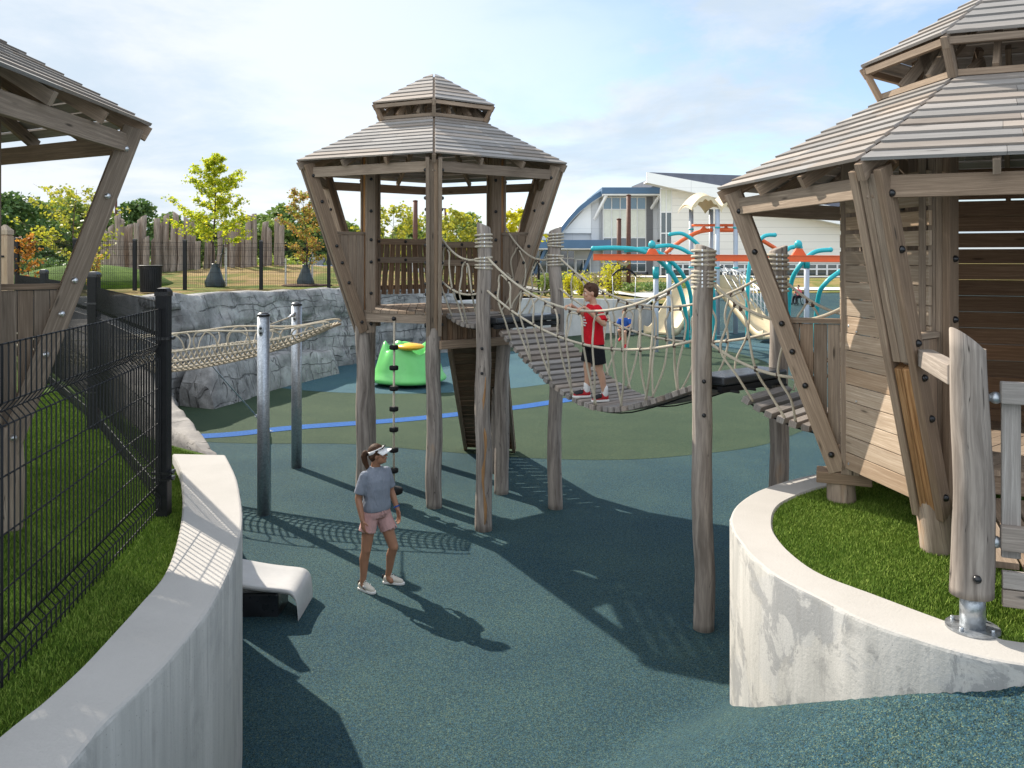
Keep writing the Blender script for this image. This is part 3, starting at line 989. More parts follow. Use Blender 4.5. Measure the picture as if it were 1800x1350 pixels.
# ---- lawns with blades
def inside(pt, poly):
    x, y = pt
    c = False
    n = len(poly)
    j = n - 1
    for i in range(n):
        xi, yi = poly[i][0], poly[i][1]
        xj, yj = poly[j][0], poly[j][1]
        if (yi > y) != (yj > y) and x < (xj - xi) * (y - yi) / (yj - yi) + xi:
            c = not c
        j = i
    return c
def lawn(name, poly, z, blades_poly, dens, cmin, cmax, seed):
    m_ = MB()
    m_.poly([(p[0], p[1], z) for p in poly])
    base = tag(m_.build(name, M['turf']), kind='structure')
    rg = np.random.default_rng(seed)
    bx = [p[0] for p in blades_poly]; by = [p[1] for p in blades_poly]
    N = int((max(bx) - min(bx)) * (max(by) - min(by)) * dens)
    X = rg.uniform(min(bx), max(bx), N); Y = rg.uniform(min(by), max(by), N)
    # point in polygon, vectorised
    ins = np.zeros(N, bool)
    n = len(blades_poly); j = n - 1
    for i in range(n):
        xi, yi = blades_poly[i][0], blades_poly[i][1]; xj, yj = blades_poly[j][0], blades_poly[j][1]
        if abs(yj - yi) > 1e-9:
            c = ((yi > Y) != (yj > Y)) & (X < (xj - xi) * (Y - yi) / (yj - yi) + xi)
            ins ^= c
        j = i
    px = CX + FPX * X / Y; py = HY + (CAMH - z) * FPX / Y
    ins &= (px > -60) & (px < 1860) & (py < 1420)
    dist = Y
    ins &= rg.uniform(0, 1, N) < np.clip((7.5 / dist) ** 1.3, .12, 1)
    X, Y = X[ins], Y[ins]
    N = len(X)
    a = rg.uniform(0, 2 * np.pi, N)
    tuft = .5 + .5 * np.sin(X * 3.1 + np.sin(Y * 2.3) * 2) * np.sin(Y * 2.7 + 1.3)
    h = rg.uniform(.013, .030, N) * (.8 + .35 * tuft)
    w = rg.uniform(.0028, .0048, N) * np.clip(Y / 6, 1, 2.2)
    la = rg.uniform(0, 2 * np.pi, N); ll = rg.uniform(.1, .9, N) * h
    V = np.zeros((N, 3, 3))
    V[:, 0, 0] = X - np.cos(a) * w; V[:, 0, 1] = Y - np.sin(a) * w; V[:, 0, 2] = z - .002
    V[:, 1, 0] = X + np.cos(a) * w; V[:, 1, 1] = Y + np.sin(a) * w; V[:, 1, 2] = z - .002
    V[:, 2, 0] = X + np.cos(la) * ll; V[:, 2, 1] = Y + np.sin(la) * ll; V[:, 2, 2] = z + h
    me = bpy.data.meshes.new('grass_blades')
    me.vertices.add(N * 3); me.loops.add(N * 3); me.polygons.add(N)
    me.vertices.foreach_set('co', V.reshape(-1))
    me.loops.foreach_set('vertex_index', np.arange(N * 3, dtype=np.int32))
    me.polygons.foreach_set('loop_start', np.arange(0, N * 3, 3, dtype=np.int32))
    me.polygons.foreach_set('loop_total', np.full(N, 3, dtype=np.int32))
    uv = me.uv_layers.new(name='UVMap')
    U = np.repeat(rg.integers(0, 5000, N).astype(np.float32) + .5, 3)
    uvs = np.zeros((N * 3, 2), np.float32); uvs[:, 0] = U
    uv.data.foreach_set('uv', uvs.reshape(-1))
    me.materials.append(M['turf_blade'])
    me.update(); me.validate()
    o = bpy.data.objects.new('grass_blades', me)
    COL.objects.link(o)
    return o
TZL = 1.64
left_poly = [(p.x + .03 * 0, p.y) for p in li[::-1]] + [(-3.3, 8.9), (-4.2, 9.6), (-5.3, 11.2), (-7.5, 14.0), (-11, 18.4), (-15, 19), (-15, 1.2)]
lb = [(p.x, p.y) for p in li[::-1]] + [(-3.1, 8.6), (-4.0, 9.4), (-5.3, 11.0), (-7, 13), (-8.5, 13), (-7.5, 1.4)]
g = lawn('turf_lawn', left_poly, TZL, lb, 14000, 0, 1, 3)
tag(g, 'short green artificial turf behind the black mesh fence on the left', 'grass', kind='stuff')
TZR = 1.575
right_poly = [(p.x, p.y) for p in ri] + [(6.8, 4.5), (7.2, 9.2)]
g = lawn('turf_lawn', right_poly, TZR, right_poly, 17000, 0, 1, 5)
tag(g, 'bright green artificial turf inside the right concrete wall', 'grass', kind='stuff')

# ---- terrain beyond the rock wall
def terrain_z(x, y):
    z = lerp(2.62, 1.62, sstep(-4.5, 4.5, x))
    z = lerp(1.66, z, sstep(12, 20, y)) if x < -6 else z
    z = lerp(z, 1.45, sstep(58, 100, y))
    z += .85 * math.exp(-((x + 12.5) / 8.5) ** 2 - ((y - 43) / 5.5) ** 2)
    if x > 6:
        z = lerp(z, 1.22, sstep(6, 9, x) * (1 - sstep(60, 90, y)))
    z += .05 * fbm((x * .25, y * .25, 0), 3)
    return z
barrier = [(-15, -6), (-15, 6), (-15, 14), (-14.5, 18.2), (-11, 18.7), (-9.4, 20.8), (-8.7, 22.5), (-8.0, 25.6), (-6.4, 29.8), (-4.6, 32.2), (-3.2, 33.6), (-1, 35.8), (1, 38.3), (2.6, 40.3), (5, 42.3), (6.8, 43.2), (8.2, 45.2), (9.5, 50), (12, 58), (16, 61), (30, 62), (58, 62), (58, 20), (58, -6)]
bl = []
for i in range(len(barrier) - 1):
    a, b = Vector(barrier[i]), Vector(barrier[i + 1])
    k = max(1, int((b - a).length / 1.2))
    for j in range(k):
        bl.append(a.lerp(b, j / k))
bl.append(Vector(barrier[-1]))
offs = [0, .3, .7, 1.2, 2, 3, 4, 5, 6.5, 8, 10, 12, 14, 16, 19, 23, 28, 36, 48, 64, 90, 140, 220, 400, 900]
mb = MB()
for b in bl:
    d = b.normalized()
    for o_ in offs:
        q = b + d * o_
        mb.V.append((q.x, q.y, terrain_z(q.x, q.y)))
k = len(offs)
for i in range(len(bl) - 1):
    for j in range(k - 1):
        mb.face((i * k + j, i * k + j + 1, (i + 1) * k + j + 1, (i + 1) * k + j), None, True)
tag(mb.build('meadow_terrain', M['meadow']), kind='structure')
# green turf mound far left
mb = MB()
mb.lathe([(3.4, -.3), (3.2, .15), (2.6, .5), (1.6, .78), (.7, .9), (.05, .93)], (-17.2, 33.5, 2.6), 32)
tag(mb.build('grass_mound', M['turf']), kind='structure')
# pale path and parking surface beyond
def ribbon(name, pts, w, dz, mat):
    m_ = MB()
    pts = smooth_line([Vector(p) for p in pts], 8)
    rows = []
    for i, c in enumerate(pts):
        t = (pts[min(i + 1, len(pts) - 1)] - pts[max(i - 1, 0)]).normalized()
        nrm = Vector((-t.y, t.x)) * (w / 2)
        row = []
        for s in (-1, -.5, 0, .5, 1):
            q = c + nrm * s
            row.append(Vector((q.x, q.y, terrain_z(q.x, q.y) + dz)))
        rows.append(row)
    m_.rings(rows, closed=False, smooth=True)
    return tag(m_.build(name, mat), kind='structure')
ribbon('path', [(-2, 47), (3, 50), (8, 55), (14, 63.5), (24, 67), (60, 69)], 4.4, .06, M['pavement'])
ribbon('building_forecourt', [(-5, 104), (10, 104), (30, 104), (60, 103)], 9, .10, M['pavement'])
ribbon('car_park', [(-75, 88), (-40, 90), (-20, 92), (-6, 94)], 14, .08, plain('asphalt', (.16, .16, .165), .9, .2, 0, .1, 1))

# ------------------------------------------------------------------ artificial rock
def rock_wall():
    foot = resample([Vector(p) for p in [(-14.2, 18.4), (-11.6, 18.7), (-9.7, 19.5), (-8.75, 20.6), (-8.4, 21.75), (-7.8, 24.2), (-7.0, 27.0), (-5.75, 29.3), (-4.2, 31.3), (-2.6, 32.9), (-2.1, 33.6)]], 250)
    nv = 44
    m_ = MB()
    rows = []
    s = 0.0
    for i, p in enumerate(foot):
        t = (foot[min(i + 1, len(foot) - 1)] - foot[max(i - 1, 0)]).normalized()
        out = Vector((t.y, -t.x))            # towards the play area
        if i:
            s += (p - foot[i - 1]).length
        top = lerp(2.93, 2.62, i / len(foot)) + .07 * fbm((s * .8, 0, 1), 3)
        row = []
        for j in range(nv):
            v = j / (nv - 1)
            if v < .80:
                z = top * (v / .80)
                bul = .12 * math.sin(v / .8 * 2.6) - .22 * (v / .8) ** 2
                if v > .74: bul -= (v - .74) * 1.3
            else:
                z = top - .25 * ((v - .80) / .2) ** 2
                bul = -.22 - .10 - (v - .80) / .2 * 1.3
            q = Vector((s, z * 1.0, 0))
            bul += .15 * fbm((s * .55, z * .7, 2), 3) + .05 * fbm((s * 2.0, z * 2.4, 6), 3) + .13 * (mnoise.cell(Vector((s * .9 + .3 * math.sin(z * 2), z * 1.6, 0))) - .5)
            row.append(Vector((p.x + out.x * bul, p.y + out.y * bul, z - (.05 if v < .01 else 0))))
        rows.append(row)
    b = len(m_.V)
    for r in rows:
        m_.V += [tuple(v) for v in r]
    L = 0
    for i in range(len(rows) - 1):
        dl = (foot[i + 1] - foot[i]).length
        for j in range(nv - 1):
            m_.face((b + i * nv + j, b + (i + 1) * nv + j, b + (i + 1) * nv + j + 1, b + i * nv + j + 1),
                    [(L, j * 3.3 / nv), (L + dl, j * 3.3 / nv), (L + dl, (j + 1) * 3.3 / nv), (L, (j + 1) * 3.3 / nv)], True)
        L += dl
    return tag(m_.build('rock_wall', M['rock']), 'grey carved artificial rock wall curving behind the steel poles', 'rock wall')
rock_wall()
def rock_ridge(name, left, right, ztop, seed, label, mat, nu=90, nv=30, amp=.14, zb=-.1):
    L_ = resample([Vector(p) for p in left], nu)
    R_ = resample([Vector(p) for p in right], nu)
    m_ = MB()
    rows = []
    for i in range(nu):
        a, b = L_[i], R_[i]
        row = []
        zt = ztop(i / (nu - 1))
        endf = min(1, (i / (nu - 1)) / .04, (1 - i / (nu - 1)) / .04)
        for j in range(nv):
            t = j / (nv - 1)
            q = a.lerp(b, .5 - .5 * math.cos(t * math.pi) if False else t)
            prof = min(1.0, t * 6) ** .6 * (min(1.0, (1 - t) * 1.9) ** .75 if mat is M['rock_smooth'] else min(1.0, (1 - t) * 4) ** .7)
            n_ = fbm((q.x * .7 + seed, q.y * .7, 0), 4)
            n2 = fbm((q.x * 2.6 + seed, q.y * 2.6, 5), 3)
            z = zb + (zt - zb) * prof * (.55 + .45 * endf) + (amp * n_ + amp * .18 * n2) * prof
            off = .12 * n_ * (1 - prof)
            row.append(Vector((q.x + off, q.y + off, z)))
        rows.append(row)
    m_.rings(rows, closed=False, smooth=True)
    for r in (rows[0], rows[-1]):
        m_.poly(r)
    o = m_.build(name, mat)
    return tag(o, label, 'rock')
# large boulder ledge joining the end of the concrete wall and running back to the rock wall
rock_ridge('rock_ledge', [(-2.9, 8.75), (-3.45, 9.0), (-4.1, 9.75), (-5.25, 11.3), (-7.4, 14.1), (-10.9, 18.4)],
           [(-2.86, 8.5), (-3.02, 9.1), (-3.62, 10.6), (-4.6, 12.6), (-6.5, 16.2), (-8.3, 20.2)],
           lambda t: 1.70 + .25 * sstep(.1, .5, t) + .5 * sstep(.55, 1, t), 2.0, 'smooth grey-brown boulder ledge capping the far end of the left concrete wall', M['rock_smooth'], 110, 34)
# low sloping ledge at the foot of the rock wall
rock_ridge('rock_step', [(-8.6, 21.0), (-7.9, 23.6), (-7.2, 26), (-6.3, 27.9)], [(-7.3, 20.6), (-6.85, 23.2), (-6.2, 25.3), (-5.6, 26.9)],
           lambda t: lerp(1.15, .75, t), 11.0, 'low sloping grey rock step along the foot of the rock wall', M['rock'], 70, 22, .10)

# ------------------------------------------------------------------ fences
def fence_panel(mb, p0, p1, za, zb, pitch, rw, folds, hor, z_end=None):
    """welded mesh panel with V folds; p0,p1 2D"""
    p0, p1 = Vector((p0[0], p0[1])), Vector((p1[0], p1[1]))
    d = p1 - p0
    L = d.length
    d.normalize()
    nrm = Vector((d.y, -d.x))
    za2, zb2 = z_end if z_end else (za, zb)
    prof = [(0.0, 0.0)]
    H = zb - za
    for f in folds:
        prof += [(f - .055, 0.0), (f, .045), (f + .055, 0.0)]
    prof.append((H, 0.0))
    n = int(L / pitch)
    for k in range(n + 1):
        s = L * k / n
        base = p0 + d * s
        z0 = lerp(za, za2, s / L)
        pts = [Vector((base.x + nrm.x * o, base.y + nrm.y * o, z0 + h)) for h, o in prof]
        mb.tube(pts, rw, 5, cap=False, smooth=True)
    for h, o in hor + [(f - .055, 0.0) for f in folds] + [(f + .055, 0.0) for f in folds] + [(f, .045) for f in folds]:
        a = p0 + nrm * (o + .006); b = p1 + nrm * (o + .006)
        mb.tube([(a.x, a.y, za + h), (b.x, b.y, za2 + h)], rw * 1.15, 5, cap=False)
def fence_post(parent, x, y, z0, z1, w, clamps=()):
    m_ = MB()
    c = w / 2
    m_.bar((x, y, z0), (x, y, z1 - .02), w, w, (0, 1, 0))
    po = m_.build('post', M['black_metal'], parent, bevel=w * .08)
    m2 = MB()
    s = w * .52
    r = [[Vector((x + a * s * k, y + b * s * k, z1 + z)) for a, b in ((-1, -1), (1, -1), (1, 1), (-1, 1))] for k, z in ((1.04, -.045), (1.04, -.01), (.75, .018), (.3, .024))]
    m2.rings(r, True, False)
    m2.build('post_cap', M['black_cap'], po)
    for z in clamps:
        m3 = MB()
        m3.bar((x - w * .75, y, z), (x + w * .75, y, z), w * 1.15, .022, (0, 0, 1))
        m3.tube([(x + w * .6, y - .02, z), (x + w * .95, y - .02, z)], .012, 8)
        m3.build('clamp', M['black_cap'], po)
    return po
F1, F2 = Vector((-2.86, 6.77)), Vector((-5.17, 10.2))
ft = thing('mesh_fence', (F1.x, F1.y, TZL), 'near black welded mesh fence with V folds beside the left concrete wall', 'fence')
m_ = MB(); fence_panel(m_, F1 + Vector((.0, -.06)), (-2.44, 3.95), 1.70, 3.345, .064, .0044, [.17, 1.30], [(0.03, 0), (.45, 0), (.72, 0), (1.0, 0), (1.64, 0)]); m_.build('mesh_panel', M['black_metal'], ft)
m_ = MB(); fence_panel(m_, (-2.44, 3.94), (-2.2, 1.9), 1.70, 3.345, .064, .0044, [.17, 1.30], [(0.03, 0), (.45, 0), (.72, 0), (1.0, 0), (1.64, 0)]); m_.build('mesh_panel', M['black_metal'], ft)
m_ = MB(); fence_panel(m_, F1 + Vector((-.05, .05)), F2 + Vector((.05, -.05)), 1.72, 3.40, .064, .0044, [.18, 1.36], [(0.03, 0), (.45, 0), (.75, 0), (1.05, 0), (1.67, 0)]); m_.build('mesh_panel', M['black_metal'], ft)
fence_post(ft, F1.x, F1.y, TZL - .05, 3.49, .10, (2.55 - .55, 3.1, 1.95))
fence_post(ft, F2.x, F2.y, TZL - .05, 3.57, .12, (2.1, 3.2))
F3 = Vector((-10.6, 17.6))
ft2 = thing('mesh_fence', (F2.x - .1, F2.y, TZL), 'black mesh fence run between the boulder ledge and the timber gate post', 'fence')
a = F2
for k in range(2):
    q0 = F2.lerp(F3, k / 2); q1 = F2.lerp(F3, (k + 1) / 2)
    dd = (q1 - q0).normalized() * .08
    m_ = MB(); fence_panel(m_, q0 + dd, q1 - dd, 1.72, 3.42, .064, .0044, [.18, 1.36], [(0.03, 0), (.45, 0), (.75, 0), (1.05, 0), (1.68, 0)]); m_.build('mesh_panel', M['black_metal'], ft2)
    if k == 0:
        fence_post(ft2, q1.x, q1.y, TZL - .05, 3.55, .10)
# fence along the top of the rock wall
bf = thing('mesh_fence', (-11, 29.3, 2.6), 'long black mesh fence on the grass above the rock wall', 'fence')
posts = [Q(30, 500, 27.0), Q(132, 500, 28.0), Q(237, 500, 29), Q(325, 500, 29.6), Q(459, 500, 30.4), Q(578, 500, 31.2), Vector((-4.6, 33.2, 0)), Vector((-2.2, 36.0, 0)), Vector((.45, 39.4, 0)), Vector((1.35, 41.6, 0))]
for i, p in enumerate(posts):
    z0 = terrain_z(p.x, p.y)
    h = 1.80 if i < 6 else 1.75
    fence_post(bf, p.x, p.y, z0 - .1, z0 + h, .12)
    if i < len(posts) - 1:
        q = posts[i + 1]
        z1 = terrain_z(q.x, q.y)
        m_ = MB(); fence_panel(m_, p, q, z0 + .08, z0 + 1.72, .064, .0045, [.2, 1.42], [(.02, 0), (.55, 0), (.85, 0), (1.15, 0), (1.63, 0)], (z1 + .08, z1 + 1.72)); m_.build('mesh_panel', M['black_metal'], bf)
# timber gate post with pyramid top
gp_ = Q(9, 500, 17.0)
t = thing('gate_post', (gp_.x, gp_.y, 1.6), 'square pale timber gate post with a pointed top at the left edge', 'post')
m_ = MB()
m_.bar((gp_.x, gp_.y, 1.5), (gp_.x, gp_.y, 4.22), .23, .23, (0, 1, 0))
m_.bar((gp_.x, gp_.y, 4.22), (gp_.x, gp_.y, 4.25), .20, .20, (0, 1, 0))
m_.build('shaft', M['wood_pale'], t, .006)
m_ = MB()
s = .115
m_.rings([[Vector((gp_.x + a * s * k, gp_.y + b * s * k, z)) for a, b in ((-1, -1), (1, -1), (1, 1), (-1, 1))] for k, z in ((1, 4.25), (1, 4.34), (.15, 4.455))], True, False)
m_.build('cap', M['wood_pale'], t)
for z in (2.5, 3.2, 3.8):
    m_ = MB(); m_.bar((gp_.x - .3, gp_.y - .125, z), (gp_.x + .05, gp_.y - .125, z), .02, .04); m_.build('hinge', M['black_metal'], t)
# ------------------------------------------------------------------ towers
_bolt = {}
def bolt(parent, pos, mat='black_cap', r=.03, name='bolt_cap'):
    if mat not in _bolt:
        m_ = MB(); m_.ellipsoid((0, 0, 0), (1, 1, 1), 12, 8)
        o0 = m_.build('bolt_cap', M[mat]); _bolt[mat] = o0.data
        bpy.data.objects.remove(o0)
    o = bpy.data.objects.new(name, _bolt[mat])
    o.location = Vector(pos) - world_of(parent)
    o.scale = (r, r, r)
    o.parent = parent
    COL.objects.link(o)
    return o
def clip(poly, nx_, ny_, c):
    """keep nx*x+ny*y <= c"""
    out = []
    n = len(poly)
    for i in range(n):
        a, b = poly[i], poly[(i + 1) % n]
        da = nx_ * a[0] + ny_ * a[1] - c; db = nx_ * b[0] + ny_ * b[1] - c
        if da <= 0: out.append(a)
        if (da < 0 < db) or (db < 0 < da):
            f = da / (da - db)
            out.append((a[0] + (b[0] - a[0]) * f, a[1] + (b[1] - a[1]) * f))
    return out
def roof_faces(mb, c, a0, Re, ze, Rt, zt, rows, gap=.009, split=True):
    for k in range(6):
        a, b = a0 + k * math.pi / 3, a0 + (k + 1) * math.pi / 3
        def pt(t, s, lift):
            r = lerp(Re, Rt, t); z = lerp(ze, zt, t)
            A = Vector((math.cos(a), math.sin(a), 0)) * r; B = Vector((math.cos(b), math.sin(b), 0)) * r
            L = (B - A).length
            e = min(.012 / max(L, .03), .45)
            s2 = e + (1 - 2 * e) * s
            v = A.lerp(B, s2)
            mid = Vector((math.cos((a + b) / 2), math.sin((a + b) / 2), 0))
            nrm = (mid * (zt - ze) + Vector((0, 0, (Re - Rt) * .866))).normalized()
            q = Vector((c[0], c[1], z)) + v + nrm * lift
            return q
        for i in range(rows):
            g = gap / math.hypot(Re - Rt, zt - ze) 
            t0, t1 = i / rows, (i + 1) / rows - g * rnd.uniform(.6, 1.3)
            length = lerp(Re, Rt, t0)
            cuts = [0, 1]
            if split and length > 1.2:
                cuts = [0, .5 + (.09 if i % 2 else -.09) + rnd.uniform(-.03, .03), 1]
                if length > 1.9 and i % 3 == 0:
                    cuts = [0, .36 + rnd.uniform(-.03, .03), .70 + rnd.uniform(-.03, .03), 1]
            jl = rnd.uniform(-.003, .004)
            for s0, s1 in zip(cuts[:-1], cuts[1:]):
                s1b = s1 - (.003 / length if s1 < 1 else 0)
                l0, l1 = .018 + jl * .5 + rnd.uniform(-.001, .001), .004 + jl * .5
                th = .024
                mb.hex8([pt(t0, s0, l0), pt(t1, s0, l1), pt(t1, s0, l1 + th), pt(t0, s0, l0 + th)],
                        [pt(t0, s1b, l0), pt(t1, s1b, l1), pt(t1, s1b, l1 + th), pt(t0, s1b, l0 + th)])
def tower(name, label, c, a0, zd, ze, zpan, zg, leg_to_ground=True, boltmat='black_cap', opts=()):
    T = thing(name, (c[0], c[1], zg if not callable(zg) else zg(c[0], c[1])), label, 'play tower')
    Rf, Re, Rl = 1.3, 2.35, 2.18
    def dirk(k):
        a = a0 + k * math.pi / 3
        return Vector((math.cos(a), math.sin(a), 0)), Vector((-math.sin(a), math.cos(a), 0))
    C0 = Vector((c[0], c[1], 0))
    def pos(r, k, z, t=0.0):
        u, tn = dirk(k)
        return C0 + u * r + tn * t + Vector((0, 0, z))
    near = 'bevel' in opts
    bv = .006 if near else .004
    # deck
    near = 'bevel' in opts
    Rd = Rf - .10 if near else Rf + .06
    hexa = [tuple(pos(Rd, k, 0)[:2]) for k in range(6)]
    m_ = MB()
    da = a0 + math.pi / 2
    nxv, nyv = math.cos(da), math.sin(da)
    s = -1.5
    while s < 1.5:
        cc = nxv * c[0] + nyv * c[1]
        pl = clip(hexa, nxv, nyv, cc + s + .128)
        pl = clip(pl, -nxv, -nyv, -(cc + s)) if len(pl) > 2 else pl
        if len(pl) > 2:
            m_.prism(pl, zd - .045 + rnd.uniform(-.001, .001), zd + rnd.uniform(-.002, .002))
        s += .136
    m_.build('deck', M['wood'], T)
    m_ = MB()
    for k in range(6):
        m_.bar(pos(Rd - .045, k, zd - .115), pos(Rd - .045, k + 1, zd - .115), .05, .135)
    m_.build('deck_frame', M['wood'], T, bv)
    # roofs
    slope = .52
    Rt, zt = .78, ze + (Re - .78) * slope
    m_ = MB(); roof_faces(m_, c, a0, Re, ze, Rt, zt, 12)
    rf = m_.build('roof', M['wood_roof'], T)
    Re2 = 1.10
    ze2 = zt + (.185 if 'bevel' not in opts else .235)
    za = ze2 + .60
    m_ = MB(); roof_faces(m_, c, a0, Re2, ze2, .03, za, 7, split=False)
    ur = m_.build('upper_roof', M['wood_roof'], T)
    m_ = MB()
    for k in range(6):
        m_.bar(pos(Re - .015, k, ze - .062), pos(Rt - .35, k, zt + .35 * slope - .062), .055, .12)
        for f in (.34, .66):
            e0 = pos(Re - .02, k, ze - .055).lerp(pos(Re - .02, k + 1, ze - .055), f)
            e1 = pos(Rt, k, zt - .055).lerp(pos(Rt, k + 1, zt - .055), .34 if f < .5 else .66)
            m_.bar(e0, e1, .045, .10)
    m_.build('rafters', M['wood'], rf)
    m_ = MB()
    for k in range(6):
        m_.bar(pos(Rl + .01, k, ze - .15), pos(Rl + .01, k + 1, ze - .15), .05, .15)
    m_.build('ring_beam', M['wood'], T, bv)
    m_ = MB()
    for k in range(6):
        m_.bar(pos(Re2 - .03, k, ze2 - .03), pos(Re2 - .03, k + 1, ze2 - .03), .045, .055)
        m_.bar(pos(.93, k, zt - .02), pos(.93, k + 1, zt - .02), .04, .05)
        m_.bar(pos(Re2 - .02, k, ze2 - .01), pos(.95, k, zt - .05), .055, .06, dirk(k)[1])
        m_.bar(pos(Re2, k, ze2 - .05), pos(.1, k, za - .09), .05, .09)
        for f in (.3, .7):
            m_.bar(pos(.93, k, zt).lerp(pos(.93, k + 1, zt), f), pos(.55, k, ze2 + .2).lerp(pos(.55, k + 1, ze2 + .2), f), .045, .09)
            m_.bar(pos(.6, k, zt - .1).lerp(pos(.6, k + 1, zt - .1), f), pos(.75, k, ze2 + .08).lerp(pos(.75, k + 1, ze2 + .08), f), .045, .10)
    m_.build('upper_frame', M['wood'], ur)
    # corners
    zl = zd - .34
    for k in range(6):
        u, tn = dirk(k)
        pb, pt_ = pos(Rf + .0, k, zl), pos(Rl + .03, k, ze - .02)
        ax = (pt_ - pb).normalized()
        nr = tn.cross(ax).normalized()
        m_ = MB()
        for sgn in (-1, 1):
            m_.bar(pb + tn * (.088 * sgn), pt_ + tn * (.088 * sgn), .155, .055, tn)
        lp = m_.build('leaning_post', M['wood'], T, bv)
        m_ = MB()
        if near and k == 0:
            mid = pb.lerp(pt_, .47)
            m_.bar(mid + tn * .028, pt_ - ax * .03 + tn * .028, .12, .055, tn)
            m_.bar(mid - tn * .028, pt_ - ax * .03 - tn * .028, .12, .055, tn)
            m_.build('core_planks', M['wood'], lp, bv)
            m_ = MB()
            m_.bar(pb + tn * .028, mid - ax * .05 + tn * .028, .125, .054, tn)
            m_.bar(pb - tn * .028, mid - ax * .05 - tn * .028, .125, .054, tn)
            o = m_.build('core_planks', M['wood_warm'], lp, bv)
            o['label'] = 'raw orange-brown lower core planks'
        else:
            m_.bar(pb + tn * .028, pt_ - ax * .03 + tn * .028, .115, .055, tn)
            m_.bar(pb - tn * .028, pt_ - ax * .03 - tn * .028, .115, .055, tn)
            m_.build('core_planks', M['wood'], lp, bv)
        for sgn in (-1, 1):
            for f in (.06, .30, .42, .52, .78, .93):
                q = pb.lerp(pt_, f) + tn * (.118 * sgn)
                if q.y < C0.y + 2.6:
                    bolt(lp, q, boltmat, .027)
        # vertical post
        vb, vt = pos(Rf - .10, k, zl - .02), pos(Rf - .10, k, ze + .36)
        m_ = MB()
        for sgn in (-1, 1):
            m_.bar(vb + tn * (.088 * sgn), vt + tn * (.088 * sgn), .15, .055, tn)
        vp = m_.build('upright_post', M['wood'], T, bv)
        m_ = MB()
        m_.bar(vb + tn * .028, vt + tn * .028, .11, .055, tn)
        m_.bar(vb - tn * .028, vt - tn * .028, .11, .055, tn)
        m_.build('core_planks', M['wood_warm'] if k % 2 == 1 else M['wood'], vp, bv)
        for sgn in (-1, 1):
            for z in (zl + .12, zl + .6, zd + .75, zd + 1.1, zd + 1.55, zd + 2.05):
                bolt(vp, pos(Rf - .10, k, z, .118 * sgn), boltmat, .027)
        # triangular plank panel between the two
        if 'nopanel' in opts:
            continue
        def Rz(z):
            return Rf + (Rl + .03 - Rf) * (z - zl) / (ze - .02 - zl)
        z0 = zd - .20
        r0, r1 = Rf - .03, Rz(zpan) - .05
        m_ = MB()
        nb = 4
        for j in range(nb):
            ra, rb = lerp(r0, r1, j / nb) + .002, lerp(r0, r1, (j + 1) / nb) - .003
            def zlow(r):
                return max(z0, zl + (r - Rf + .02) / (Rl + .03 - Rf) * (ze - .02 - zl))
            m_.extrude_poly([pos(ra, k, zlow(ra)), pos(rb, k, zlow(rb)), pos(rb, k, zpan - .06), pos(ra, k, zpan - .06)], tn, .045)
        m_.bar(pos(r0 - .0, k, zpan - .03), pos(r1 + .0, k, zpan - .03), .085, .045)
        m_.build('plank_panel', M['wood'], T, .004)
    # legs
    for k in range(6):
        b = pos(Rf - .02, k, 0)
        g_ = zg(b.x, b.y) if callable(zg) else zg
        m_ = MB()
        m_.log((b.x + rnd.uniform(-.05, .05), b.y, g_ - .05), (b.x, b.y, zd - .10), .118, .112, 14, 22, .022, .10)
        m_.build('leg', M['log_brown'] if near else M['log'], T)
    return T, pos, dirk
def railing(T, pa, pb, zd, ztop):
    """slatted guard between two corners (world points)"""
    d = (pb - pa); L = d.length; d.normalize()
    nrm = Vector((d.y, -d.x, 0))
    if ((pa + pb) / 2 + nrm - world_of(T)).xy.length < ((pa + pb) / 2 - nrm - world_of(T)).xy.length: nrm = -nrm
    m_ = MB()
    n = 9
    for i in range(n):
        s = .13 + (L - .26) * i / (n - 1)
        lean = (i - (n - 1) / 2) * -.012
        q = pa + d * s
        m_.bar(Vector((q.x, q.y, zd + .18)) + d * (-lean) + nrm * .03, Vector((q.x, q.y, ztop - .02)) + d * lean + nrm * .03, .022, .088, d)
    m_.build('slats', M['wood_dark'], T)
    for z, h in ((ztop - .05, .105), (ztop - .37, .105)):
        m_ = MB()
        m_.bar(Vector((pa.x, pa.y, z)) + d * .06 - nrm * .02, Vector((pb.x, pb.y, z)) - d * .06 - nrm * .02, .05, h)
        o = m_.build('rail', M['wood'], T, .004)
        for f in (.07, .5, .93):
            bolt(o, Vector((pa.x, pa.y, z)).lerp(Vector((pb.x, pb.y, z)), f) - nrm * .047, 'black_cap', .028)
    m_ = MB()
    m_.bar(Vector((pa.x, pa.y, zd + .30)) + d * .06 + nrm * .06, Vector((pb.x, pb.y, zd + .30)) - d * .06 + nrm * .06, .04, .08)
    m_.build('rail', M['wood_dark'], T)
